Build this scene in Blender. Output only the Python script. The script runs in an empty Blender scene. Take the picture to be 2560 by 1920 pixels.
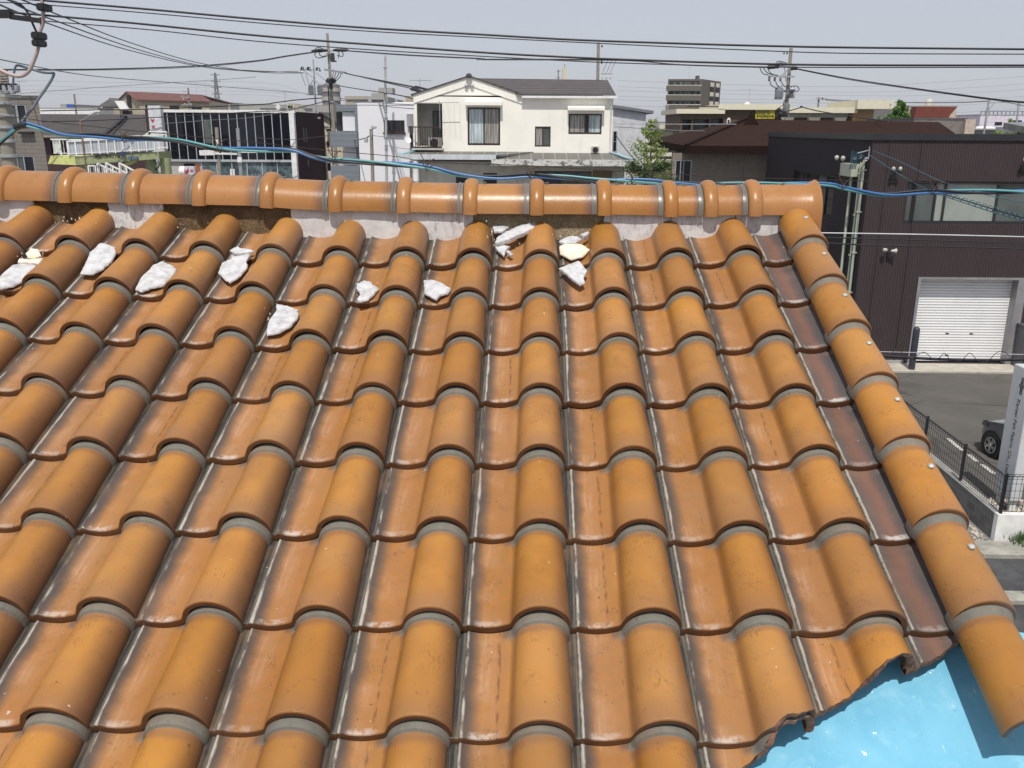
import bpy, bmesh, math, random
from mathutils import Vector, Matrix, noise as mnoise
random.seed(7)
SC = bpy.context.scene
R_ = math.radians
# ---------------------------------------------------------------- camera
F = 2200.0
CAM = Vector((0.16768305, -3.81081358, 0.4144504))
RW = Matrix(((0.9996820618541017, -0.011181772974446893, 0.02259962743674463),
             (0.024820217382292228, 0.2784893010431235, -0.9601185687264266),
             (0.004442073415364791, 0.9603742380745822, 0.2786782927070429)))
cd = bpy.data.cameras.new('camera'); cam = bpy.data.objects.new('camera', cd)
SC.collection.objects.link(cam)
M4 = RW.to_4x4(); M4.translation = CAM; cam.matrix_world = M4
cd.sensor_fit = 'HORIZONTAL'; cd.sensor_width = 36.0; cd.lens = 36.0 * F / 2560.0
cd.clip_start = 0.05; cd.clip_end = 9000
SC.camera = cam
# ---------------------------------------------------------------- sky, sun, exposure
SUN_EL, SUN_AZ = R_(61), R_(183)        # azimuth measured so that light travels towards +Y
w = bpy.data.worlds.new('World'); SC.world = w; w.use_nodes = True
nt = w.node_tree; nt.nodes.clear()
sk = nt.nodes.new('ShaderNodeTexSky'); sk.sky_type = 'NISHITA'; sk.sun_disc = False
sk.sun_elevation = SUN_EL; sk.sun_rotation = SUN_AZ
sk.air_density = 1.0; sk.dust_density = 1.2; sk.ozone_density = 2.5
hs = nt.nodes.new('ShaderNodeHueSaturation'); hs.inputs['Saturation'].default_value = 0.62; hs.inputs['Value'].default_value = 1.0
bg = nt.nodes.new('ShaderNodeBackground'); bg.inputs[1].default_value = 0.10
wo = nt.nodes.new('ShaderNodeOutputWorld')
mx = nt.nodes.new('ShaderNodeMix'); mx.data_type = 'RGBA'; mx.inputs[0].default_value = 0.62     # thin spring haze over the whole sky
mx.inputs[7].default_value = (6.4, 6.55, 7.3, 1)
nt.links.new(sk.outputs[0], hs.inputs['Color']); nt.links.new(hs.outputs[0], mx.inputs[6]); nt.links.new(mx.outputs[2], bg.inputs[0]); nt.links.new(bg.outputs[0], wo.inputs[0])
sd = bpy.data.lights.new('sun', 'SUN'); sd.energy = 3.9; sd.angle = R_(0.6); sd.color = (1.0, 0.955, 0.88)
sun = bpy.data.objects.new('sun', sd); SC.collection.objects.link(sun)
ldir = Vector((-math.sin(SUN_AZ) * math.cos(SUN_EL), -math.cos(SUN_AZ) * math.cos(SUN_EL), -math.sin(SUN_EL)))
sun.rotation_euler = ldir.to_track_quat('-Z', 'Y').to_euler()
SC.view_settings.view_transform = 'Standard'; SC.view_settings.look = 'None'
SC.view_settings.exposure = 0.0; SC.view_settings.gamma = 1.0
SC.cycles.max_bounces = 6; SC.cycles.diffuse_bounces = 3; SC.cycles.glossy_bounces = 3
SC.cycles.transmission_bounces = 4; SC.cycles.transparent_max_bounces = 12
GZ = -7.6
HAZE = 0.0002
# ---------------------------------------------------------------- photo measuring: pixel -> ray -> point on a real plane of the place
CR = {'c1': (0, 0, 3.456), 'c2': (640, 50, 3.95), 'c3': (960, 100, 3.16), 'c4': (1560, 100, 3.95), 'c5': (2000, 150, 3.95),
      'cR': (1860, 400, 3.16), 'cS': (2100, 860, 2.591), 'f1': (100, 250, 6.144), 'f2': (360, 250, 8.295), 'f3': (2400, 900, 3.318),
      'f5': (1800, 160, 11.06), 'f6': (720, 90, 7.9), 'l0': (0, 0, 3.687), 'r4': (0, 420, 2.765), 'r5': (700, 420, 2.765),
      'r6': (1300, 420, 2.765), 'p': (0, 0, 1.0)}
def px(c, x, y):
    o = CR[c]; return (o[0] + x / o[2], o[1] + y / o[2])
def ray(c, x, y):
    X, Y = px(c, x, y)
    return RW @ Vector(((X - 1280) / F, (960 - Y) / F, -1))
def atY(c, x, y, Y):
    d = ray(c, x, y); return CAM + d * ((Y - CAM.y) / d.y)
def atX(c, x, y, X):
    d = ray(c, x, y); return CAM + d * ((X - CAM.x) / d.x)
def atZ(c, x, y, Z):
    d = ray(c, x, y); return CAM + d * ((Z - CAM.z) / d.z)
def rectY(c, x0, y0, x1, y1, Y):
    xm, ym = (x0 + x1) / 2, (y0 + y1) / 2
    return (atY(c, x0, ym, Y).x, atY(c, x1, ym, Y).x, atY(c, xm, y1, Y).z, atY(c, xm, y0, Y).z)
# ---------------------------------------------------------------- mesh builder
def nrm(v):
    l = v.length; return v / l if l > 1e-12 else v
class MB:
    def __init__(s): s.v = []; s.f = []; s.m = []; s.uv = None
    def quad(s, a, b, c, d, m=0):
        i = len(s.v); s.v += [Vector(a), Vector(b), Vector(c), Vector(d)]; s.f.append((i, i+1, i+2, i+3)); s.m.append(m)
    def poly(s, pts, m=0):
        i = len(s.v); s.v += [Vector(p) for p in pts]; s.f.append(tuple(range(i, i+len(pts)))); s.m.append(m)
    def box(s, x0, x1, y0, y1, z0, z1, m=0):
        i = len(s.v)
        s.v += [Vector(p) for p in ((x0,y0,z0),(x1,y0,z0),(x1,y1,z0),(x0,y1,z0),(x0,y0,z1),(x1,y0,z1),(x1,y1,z1),(x0,y1,z1))]
        for f in ((0,3,2,1),(4,5,6,7),(0,1,5,4),(1,2,6,5),(2,3,7,6),(3,0,4,7)):
            s.f.append(tuple(i+k for k in f)); s.m.append(m)
        return s
    def beam(s, a, b, wd, ht, m=0, up=(0,0,1)):
        a, b = Vector(a), Vector(b); d = nrm(b - a); u = Vector(up)
        if abs(d.dot(u)) > .97: u = Vector((0,1,0))
        r = nrm(d.cross(u)); u = nrm(r.cross(d)); i = len(s.v)
        for p in (a, b):
            for q, t in ((-1,-1),(1,-1),(1,1),(-1,1)): s.v.append(p + r*q*wd/2 + u*t*ht/2)
        for f in ((0,1,2,3),(7,6,5,4),(0,4,5,1),(1,5,6,2),(2,6,7,3),(3,7,4,0)):
            s.f.append(tuple(i+k for k in f)); s.m.append(m)
        return s
    def tube(s, pts, r, n=8, m=0, r1=None, cap=True):
        pts = [Vector(p) for p in pts]; k = len(pts); i0 = len(s.v); u = None
        for j, p in enumerate(pts):
            d = nrm((pts[min(j+1, k-1)] - pts[max(j-1, 0)]))
            if u is None:
                u = Vector((0,0,1)) if abs(d.z) < .9 else Vector((1,0,0))
            u = nrm(u - d * u.dot(d)); w_ = d.cross(u)
            rr = r if r1 is None else r + (r1 - r) * j / (k - 1)
            for q in range(n):
                t = 2*math.pi*q/n; s.v.append(p + (u*math.cos(t) + w_*math.sin(t)) * rr)
        for j in range(k-1):
            for q in range(n):
                a = i0 + j*n + q; b = i0 + j*n + (q+1) % n
                s.f.append((a, b, b+n, a+n)); s.m.append(m)
        if cap:
            s.f.append(tuple(i0 + q for q in range(n))[::-1]); s.m.append(m)
            s.f.append(tuple(i0 + (k-1)*n + q for q in range(n))); s.m.append(m)
        return s
    def lathe(s, c, prof, n=16, m=0, axis='z'):
        c = Vector(c); i0 = len(s.v)
        for (r, h) in prof:
            for q in range(n):
                t = 2*math.pi*q/n; a, b = r*math.cos(t), r*math.sin(t)
                s.v.append(c + (Vector((a, b, h)) if axis == 'z' else Vector((h, a, b)) if axis == 'x' else Vector((a, h, b))))
        for j in range(len(prof)-1):
            for q in range(n):
                a = i0 + j*n + q; b = i0 + j*n + (q+1) % n
                s.f.append((a, b, b+n, a+n)); s.m.append(m)
        s.f.append(tuple(i0+q for q in range(n))[::-1]); s.m.append(m)
        s.f.append(tuple(i0+(len(prof)-1)*n+q for q in range(n))); s.m.append(m)
        return s
    def prism(s, pts, off, m=0, m2=None):
        off = Vector(off); pts = [Vector(p) for p in pts]; n = len(pts); i = len(s.v)
        s.v += pts + [p + off for p in pts]
        s.f.append(tuple(range(i, i+n))); s.m.append(m)
        s.f.append(tuple(range(i+2*n-1, i+n-1, -1))); s.m.append(m)
        for k in range(n):
            s.f.append((i+k, i+n+k, i+n+(k+1) % n, i+(k+1) % n)); s.m.append(m if m2 is None else m2)
        return s
    def build(s, name, mats, parent=None, smooth=None, base=None, recalc=True, bevel=None):
        if not isinstance(mats, (list, tuple)): mats = [mats]
        me = bpy.data.meshes.new(name)
        if base is None:
            if parent is not None: base = Vector(ORG[parent.name])
            else:
                xs = [v.x for v in s.v]; ys = [v.y for v in s.v]; zs = [v.z for v in s.v]
                base = Vector(((min(xs)+max(xs))/2, (min(ys)+max(ys))/2, min(zs)))
        me.from_pydata([v - base for v in s.v], [], s.f)
        for mt in mats: me.materials.append(mt)
        me.polygons.foreach_set('material_index', s.m)
        if s.uv is not None:
            ul = me.uv_layers.new(name='UVMap')
            li = [0]*len(me.loops); me.loops.foreach_get('vertex_index', li)
            buf = []
            for k in li: buf += [s.uv[k][0], s.uv[k][1]]
            ul.data.foreach_set('uv', buf)
        if recalc:
            bm = bmesh.new(); bm.from_mesh(me); bmesh.ops.recalc_face_normals(bm, faces=bm.faces)
            if bevel:
                bmesh.ops.bevel(bm, geom=[e for e in bm.edges if e.is_manifold and e.calc_face_angle(0) > .6], offset=bevel, segments=2, affect='EDGES')
            bm.to_mesh(me); bm.free()
        if smooth is not None:
            me.polygons.foreach_set('use_smooth', [True]*len(me.polygons))
            me.set_sharp_from_angle(angle=R_(smooth))
        o = bpy.data.objects.new(name, me); SC.collection.objects.link(o)
        if parent is not None:
            o.parent = parent; o.location = base - Vector(ORG[parent.name])
        else: o.location = base
        ORG[o.name] = tuple(base)
        return o
ORG = {}
def tag(o, label, cat, group=None, kind=None):
    if label: o['label'] = label
    if cat: o['category'] = cat
    if group: o['group'] = group
    if kind: o['kind'] = kind
    return o
def thing(name, loc, label, cat, group=None):
    o = bpy.data.objects.new(name, None); o.empty_display_size = .2; SC.collection.objects.link(o)
    o.location = loc; ORG[o.name] = tuple(loc); return tag(o, label, cat, group)
def setting(o, label=None):
    o['kind'] = 'structure'
    if label: o['label'] = label
    return o
# ---------------------------------------------------------------- node helpers
class NT:
    def __init__(s, name):
        s.mat = bpy.data.materials.new(name); s.mat.use_nodes = True; s.t = s.mat.node_tree
        s.t.nodes.clear(); s.out = s.n('ShaderNodeOutputMaterial'); s.b = s.n('ShaderNodeBsdfPrincipled')
        s.l(s.b.outputs[0], s.out.inputs[0])
    def n(s, t): return s.t.nodes.new(t)
    def l(s, a, b): s.t.links.new(a, b)
    def put(s, sock, v):
        if hasattr(v, 'links') or isinstance(v, bpy.types.NodeSocket): s.l(v, sock)
        else: sock.default_value = v if not isinstance(v, tuple) or len(v) != 3 or sock.type != 'RGBA' else (*v, 1)
    def m(s, op, a, b=0.0, c=None, clamp=False):
        n = s.n('ShaderNodeMath'); n.operation = op; n.use_clamp = clamp
        s.put(n.inputs[0], a); s.put(n.inputs[1], b)
        if c is not None: s.put(n.inputs[2], c)
        return n.outputs[0]
    def ss(s, x, a, b):          # smooth step a->b (falling if a > b)
        n = s.n('ShaderNodeMapRange'); n.interpolation_type = 'SMOOTHSTEP'
        s.put(n.inputs[0], x)
        if a < b: n.inputs[1].default_value, n.inputs[2].default_value, n.inputs[3].default_value, n.inputs[4].default_value = a, b, 0, 1
        else: n.inputs[1].default_value, n.inputs[2].default_value, n.inputs[3].default_value, n.inputs[4].default_value = b, a, 1, 0
        return n.outputs[0]
    def mix(s, f, a, b, mode='MIX'):
        n = s.n('ShaderNodeMix'); n.data_type = 'RGBA'; n.blend_type = mode
        s.put(n.inputs[0], f); s.put(n.inputs[6], a); s.put(n.inputs[7], b); return n.outputs[2]
    def noise(s, vec, sc, det=4.0, rough=.55, col=False, dist=0.0):
        n = s.n('ShaderNodeTexNoise'); s.put(n.inputs['Vector'], vec); n.inputs['Scale'].default_value = sc
        n.inputs['Detail'].default_value = det; n.inputs['Roughness'].default_value = rough; n.inputs['Distortion'].default_value = dist
        return n.outputs[1] if col else n.outputs[0]
    def coord(s, which='Object'):
        return s.n('ShaderNodeTexCoord').outputs[which]
    def geo(s): return s.n('ShaderNodeNewGeometry').outputs['Position']
    def map(s, vec, scale=(1,1,1), loc=(0,0,0), rot=(0,0,0)):
        n = s.n('ShaderNodeMapping'); s.put(n.inputs[0], vec); n.inputs[1].default_value = loc; n.inputs[2].default_value = rot; n.inputs[3].default_value = scale; return n.outputs[0]
    def xyz(s, vec):
        n = s.n('ShaderNodeSeparateXYZ'); s.put(n.inputs[0], vec); return n.outputs
    def comb(s, x, y, z):
        n = s.n('ShaderNodeCombineXYZ'); s.put(n.inputs[0], x); s.put(n.inputs[1], y); s.put(n.inputs[2], z); return n.outputs[0]
    def bump(s, h, st=.3, d=.01):
        n = s.n('ShaderNodeBump'); s.put(n.inputs['Height'], h); n.inputs['Strength'].default_value = st; n.inputs['Distance'].default_value = d
        s.l(n.outputs[0], s.b.inputs['Normal']); return n
    def rnd(s): return s.n('ShaderNodeObjectInfo').outputs['Random']
    def fin(s, col, rough=.6, metal=0.0, spec=None, coat=None):
        s.put(s.b.inputs['Base Color'], col); s.put(s.b.inputs['Roughness'], rough); s.put(s.b.inputs['Metallic'], metal)
        if spec is not None: s.put(s.b.inputs['Specular IOR Level'], spec)
        if coat is not None: s.put(s.b.inputs['Coat Weight'], coat[0]); s.put(s.b.inputs['Coat Roughness'], coat[1])
        return s.mat
def simple(name, col, rough=.7, metal=0.0, var=.12, sc=3.0, bump=0.0, bsc=40.0, dirt=0.0, spec=None):
    N = NT(name); g = N.geo(); a = N.noise(g, sc, 5, .6)
    lo = tuple(c*(1-var) for c in col); hi = tuple(min(1, c*(1+var)) for c in col)
    c = N.mix(N.ss(a, .3, .7), lo, hi)
    if dirt:
        st = N.noise(N.map(g, (1.4, 1.4, .22)), 2.2, 6, .65)
        c = N.mix(N.m('MULTIPLY', N.ss(st, .52, .75), dirt), c, tuple(x*.45 for x in col))
    if bump: N.bump(N.noise(g, bsc, 4), .35, bump)
    return N.fin(c, rough, metal, spec)
def stripes(name, c0, c1, axis, period, duty=.5, rough=.5, metal=0.0, bump=.004, var=.08, soft=.12, spec=None):
    """ribbed or slatted sheet: profile along one world axis"""
    N = NT(name); g = N.geo(); x = N.xyz(g)[axis]
    f = N.m('FRACT', N.m('DIVIDE', x, period))
    tri = N.m('ABSOLUTE', N.m('SUBTRACT', f, .5))
    k = N.ss(tri, duty/2 - soft/2, duty/2 + soft/2)
    a = N.noise(g, 1.3, 5, .6)
    c = N.mix(k, c0, c1); c = N.mix(N.m('MULTIPLY', N.ss(a, .35, .7), var), c, (0, 0, 0))
    if bump: N.bump(k, .8, bump)
    return N.fin(c, rough, metal, spec)
# ================================================================ the tiled roof in front
A_, B_ = 0.27, 0.29182547824340027
TH = math.atan(.4)
CT, ST = math.cos(TH), math.sin(TH)
SG = (0.014776305456805042, 0.0018208661991409977, 0.0038542570287138805, -4.494385276206205e-05)
def sag(x, y):
    x = max(-3.2, min(2.0, x)); y = max(-3, min(.3, y)) + 1.2
    return SG[0]*x*x + SG[1]*x**3 + SG[2]*x*x*y + SG[3]*x**4
def RP(x, y, z):            # roof coordinates (along ridge, up slope, off the surface) -> world
    z = z + sag(x, y); return Vector((x, y*CT - z*ST, y*ST + z*CT))
def atRoof(c, X, Y, h=0.0):
    x = y = 0.0; hh = h
    n = Vector((0, -ST, CT)); d = ray(c, X, Y)
    for _ in range(4):
        t = (hh - CAM.dot(n)) / d.dot(n); P = CAM + d*t
        x = P.x; y = P.y*CT + P.z*ST; hh = h + sag(x, y)
    return x, y
_ct = [(1820,1920,0),(1918,1858,0),(1940,1828,.012),(1956,1808,.03),(1975,1792,.058),(1999,1779,.070),(2022,1776,.055),(2037,1786,.0),(2060,1770,0),(2100,1747,0),(2128,1730,0),(2150,1706,.012),(2176,1676,.045),(2212,1646,.070),(2243,1633,.066),(2258,1642,.035),(2264,1660,0),(2300,1650,0),(2337,1633,0),(2392,1590,0)]
CUT = [(-9, -9), (.2, -2.62)] + sorted(atRoof('p', X, Y, h) for X, Y, h in _ct) + [(1.5, -1.9)]
def cut(x):
    for (a, ya), (b, yb) in zip(CUT, CUT[1:]):
        if a <= x < b: return ya + (yb-ya)*(x-a)/(b-a)
    return -9 if x < 0 else -1.9
def glaze(name, ridge=False, verge=False, gutter=False):
    N = NT(name); uv = N.coord('UV'); u, t, _ = N.xyz(uv); g = N.geo(); r = N.rnd()
    seed = N.comb(N.m('MULTIPLY', r, 37.0), N.m('MULTIPLY', r, 91.0), N.m('MULTIPLY', r, 13.0))
    va = N.n('ShaderNodeVectorMath'); va.operation = 'ADD'; N.l(g, va.inputs[0]); N.l(seed, va.inputs[1]); gs = va.outputs[0]
    big = N.noise(gs, 9.0, 4, .55); fine = N.noise(gs, 420.0, 3, .6); mid = N.noise(gs, 45.0, 5, .65)
    wob = N.m('MULTIPLY', N.m('SUBTRACT', big, .5), .16)
    orange, deep, pink = (.415, .184, .030), (.320, .134, .024), (.308, .142, .044)
    purple, grey, brown = (.082, .064, .056), (.118, .112, .098), (.12, .048, .016)
    uu = N.m('ADD', u, wob); tt = N.m('ADD', t, wob)
    if ridge:
        c = N.mix(N.ss(N.m('ADD', big, N.m('MULTIPLY', r, .25)), .35, .8), (.325, .137, .030), (.37, .162, .040))
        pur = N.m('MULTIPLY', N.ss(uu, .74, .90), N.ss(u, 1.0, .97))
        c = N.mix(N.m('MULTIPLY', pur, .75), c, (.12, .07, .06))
        c = N.mix(N.ss(u, .893, .898), c, (.15, .145, .13)); c = N.mix(N.ss(u, 1.05, 1.06), c, (.35, .150, .033))
    else:
        pan = N.ss(uu, .50, .40) if not verge else 0.0
        c = N.mix(N.ss(N.m('ADD', big, N.m('MULTIPLY', N.m('SUBTRACT', r, .5), .35)), .3, .72), deep, orange)
        c = N.mix(.3, c, orange)
        # cool bloom of the kiln colour near the tail; the right flank of the roll is darkened
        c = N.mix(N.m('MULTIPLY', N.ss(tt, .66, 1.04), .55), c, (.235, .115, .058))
        if not verge:
            pk = N.mix(N.ss(mid, .35, .65), pink, (.345, .145, .038))
            c = N.mix(N.m('MULTIPLY', pan, .8), c, pk)
            st = N.m('MULTIPLY', N.ss(uu, .13, .20), N.ss(uu, .38, .25))
            stk = N.noise(N.map(uv, (26, 1.6, 1)), 1.0, 4, .6)
            c = N.mix(N.m('MULTIPLY', N.m('MULTIPLY', st, N.ss(big, .38, .62)), N.m('ADD', .10, N.m('MULTIPLY', N.ss(stk, .45, .7), .22))), c, (.60, .43, .34))
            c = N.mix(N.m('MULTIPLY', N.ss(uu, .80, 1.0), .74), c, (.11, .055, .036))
            lf = N.m('MULTIPLY', N.ss(u, .44, .475), N.ss(u, .53, .485))  # left foot of the roll: shading painted into the glaze colour
            c = N.mix(N.m('MULTIPLY', lf, .5), c, (.20, .085, .028))
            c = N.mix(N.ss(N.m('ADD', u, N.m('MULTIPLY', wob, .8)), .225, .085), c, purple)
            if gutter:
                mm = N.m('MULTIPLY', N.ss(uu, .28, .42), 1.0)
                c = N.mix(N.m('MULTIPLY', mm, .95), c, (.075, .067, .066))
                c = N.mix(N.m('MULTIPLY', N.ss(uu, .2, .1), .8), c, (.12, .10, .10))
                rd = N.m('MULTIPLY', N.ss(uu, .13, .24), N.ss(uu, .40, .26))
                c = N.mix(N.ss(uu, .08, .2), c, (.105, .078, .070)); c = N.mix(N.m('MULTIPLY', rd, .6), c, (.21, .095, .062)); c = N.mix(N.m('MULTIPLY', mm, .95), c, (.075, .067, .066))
            # a few pans carry a thin brown run of water dirt down the middle
            q5 = N.m('FRACT', N.m('MULTIPLY', r, 9.7)); uc = N.m('ABSOLUTE', N.m('SUBTRACT', N.m('ADD', u, N.m('MULTIPLY', wob, .35)), N.m('ADD', .22, N.m('MULTIPLY', q5, .15))))
            c = N.mix(N.m('MULTIPLY', N.m('MULTIPLY', N.ss(uc, .022, .004), N.ss(q5, .68, .72)), N.m('MULTIPLY', N.ss(N.noise(N.map(uv, (40, 9, 1)), 1.0, 3, .6), .42, .6), .6)), c, (.10, .045, .02))
            # grey unglazed side lap and its lime line
            gn = N.noise(N.map(uv, (60, 2.2, 1)), 1.0, 4, .65)
            gc = N.mix(N.ss(N.m('ADD', u, N.m('MULTIPLY', N.m('SUBTRACT', gn, .5), .05)), .010, .045), (.034, .031, .028), (.125, .116, .098))  # darkest beside the roll: its shadow painted into the lap colour
            gc = N.mix(N.m('MULTIPLY', N.ss(gn, .52, .7), .5), gc, (.22, .205, .175))
            c = N.mix(N.ss(u, .064, .056), c, gc)
            ln = N.m('MULTIPLY', N.ss(N.m('ADD', u, N.m('MULTIPLY', N.m('SUBTRACT', mid, .5), .035)), .048, .060), N.ss(N.m('ADD', u, N.m('MULTIPLY', N.m('SUBTRACT', big, .5), .06)), .086, .066))
            c = N.mix(N.m('MULTIPLY', ln, N.ss(N.noise(N.map(uv, (9, 5, 1), (3, 1, 0)), 1.0, 5, .7), N.m('ADD', .28, N.m('MULTIPLY', r, .22)), .66) if False else N.ss(N.m('SUBTRACT', N.noise(N.map(uv, (9, 3, 1), (3, 1, 0)), 1.0, 5, .7), N.m('MULTIPLY', N.m('SUBTRACT', N.m('FRACT', N.m('MULTIPLY', r, 5.1)), .45), .28)), .38, .60)), c, (.44, .41, .35))
            # lime bloom along the front edge of the pan
            e = N.m('MULTIPLY', N.ss(t, .935, .972), N.m('MULTIPLY', N.ss(u, .10, .16), N.ss(u, .42, .30)))
            c = N.mix(N.m('MULTIPLY', e, N.m('MULTIPLY', N.m('MULTIPLY', N.ss(mid, .38, .56), .65), N.m('ADD', .35, N.m('MULTIPLY', r, .65)))), c, (.56, .53, .50))
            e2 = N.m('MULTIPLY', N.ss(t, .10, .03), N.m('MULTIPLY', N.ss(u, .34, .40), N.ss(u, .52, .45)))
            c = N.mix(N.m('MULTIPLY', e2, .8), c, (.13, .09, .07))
        # grey head band of the roll
        hb = N.m('MULTIPLY', N.ss(N.m('ADD', t, N.m('MULTIPLY', wob, .05)), .080, .068), 1.0 if verge else N.ss(u, .435, .45))
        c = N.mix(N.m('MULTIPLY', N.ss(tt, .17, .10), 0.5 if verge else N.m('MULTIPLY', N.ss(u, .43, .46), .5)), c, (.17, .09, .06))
        c = N.mix(hb, c, N.mix(N.ss(mid, .3, .7), (.150, .142, .118), (.178, .168, .142)))
        # front lip
        c = N.mix(N.ss(t, 1.0065, 1.011), c, brown)
        c = N.mix(N.m('MULTIPLY', N.ss(t, 1.02, 1.03), N.ss(mid, .55, .62)), c, (.09, .05, .035))
    # soot-like dust caught in patches
    sm = N.noise(gs, 14.0, 5, .7, dist=.6); sp = N.noise(N.map(gs, (1, .45, 1), rot=(0, 0, .6)), 170.0, 4, .8)
    d = N.m('MULTIPLY', N.ss(sm, .50, .68), N.ss(sp, .48, .62))
    c = N.mix(N.m('MULTIPLY', d, .55), c, (.10, .055, .027))
    ft = N.noise(N.map(gs, (1, 1, 1), (7, 2, 5)), 5.0, 4, .6); c = N.mix(N.m('MULTIPLY', N.ss(ft, .45, .75), .30), c, (.30, .17, .09))
    sp2 = N.noise(gs, 75.0, 2, .5); c = N.mix(N.m('MULTIPLY', N.ss(sp2, .735, .76), .7), c, (.09, .05, .03))
    sp3 = N.noise(N.map(gs, (1, 1, 1), (5, 3, 1)), 60.0, 2, .5); c = N.mix(N.m('MULTIPLY', N.ss(sp3, .765, .78), .6), c, (.66, .60, .52))
    br = N.m('ADD', .92, N.m('MULTIPLY', r, .14))
    hv = N.n('ShaderNodeHueSaturation'); N.l(c, hv.inputs['Color']); N.l(br, hv.inputs['Value']); N.l(N.m('ADD', .93, N.m('MULTIPLY', N.m('FRACT', N.m('MULTIPLY', r, 7.3)), .06)), hv.inputs['Saturation']); N.l(N.m('ADD', .4985, N.m('MULTIPLY', N.m('FRACT', N.m('MULTIPLY', r, 17.7)), .003)), hv.inputs['Hue']); c = hv.outputs[0]
    ro = N.m('ADD', .20 if ridge else .30, N.m('MULTIPLY', mid, .22))
    if not ridge: ro = N.m('ADD', ro, N.m('MULTIPLY', N.ss(t, .11, .09), .3))
    N.bump(N.m('ADD', N.m('MULTIPLY', fine, .35), N.m('MULTIPLY', N.noise(gs, 60.0, 3), 1.0)), .22 if ridge else .16, .0016)
    return N.fin(c, ro, 0, .30)
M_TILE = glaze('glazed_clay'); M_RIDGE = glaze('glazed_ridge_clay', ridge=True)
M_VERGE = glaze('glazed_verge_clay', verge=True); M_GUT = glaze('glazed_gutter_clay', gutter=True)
M_RAW = simple('raw_broken_clay', (.19, .085, .05), .95, var=.5, sc=60, bump=.004, bsc=120)
RCX = .197; FIRST = [False]
def roll_at(t):
    if t < 0 and FIRST[0]: t = .09
    if FIRST[0] and t < .09: t = .09
    if t < .056: return .0715 - .0015*max(t, 0)/.056
    if t < .07: return .0700 - .006*(t-.056)/.014
    if t < .085: return .0640
    return .0640 + .0090*(t-.085)/.915
def profile(t, pan_only=False):
    R = roll_at(t); z0 = -.026*(1-t)
    P = [(-.022, -.010), (.000, -.009), (.007, -.0095), (.0115, -.009), (.0145, -.0035), (.0170, -.0012), (.0205, -.003)]
    xf = RCX - R
    for k in range(1, 10):
        q = k/10; P.append((.0205 + (xf-.012-.0205)*q, -.003 - .0085*math.sin(math.pi*min(1, q*1.02))**.9 + .0035*q*q))
    if pan_only:
        return [(x, z + z0) for x, z in P] + [(xf-.008, z0+.001), (xf-.004, z0+.006), (xf-.001, z0+.02), (xf+.002, z0+.05), (xf+.02, z0+.065)]
    P += [(xf-.010, .0015), (xf-.004, .0055), (xf+.000, .0125)]
    for k in range(0, 19):
        ph = R_(162 - k*162/18)
        P.append((RCX + R*math.cos(ph), R*math.sin(ph)*1.02 + (0.0 if k else .0)))
    P.append((RCX + R, -.006)); P.append((RCX + R - .0005, -.013))
    return [(x, z + z0) for x, z in P]
TS = [-.16, -.04, .0, .03, .056, .063, .070, .085, .125, .2, .35, .5, .65, .8, .9, .96, .992]
rt = random.Random(3)
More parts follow.
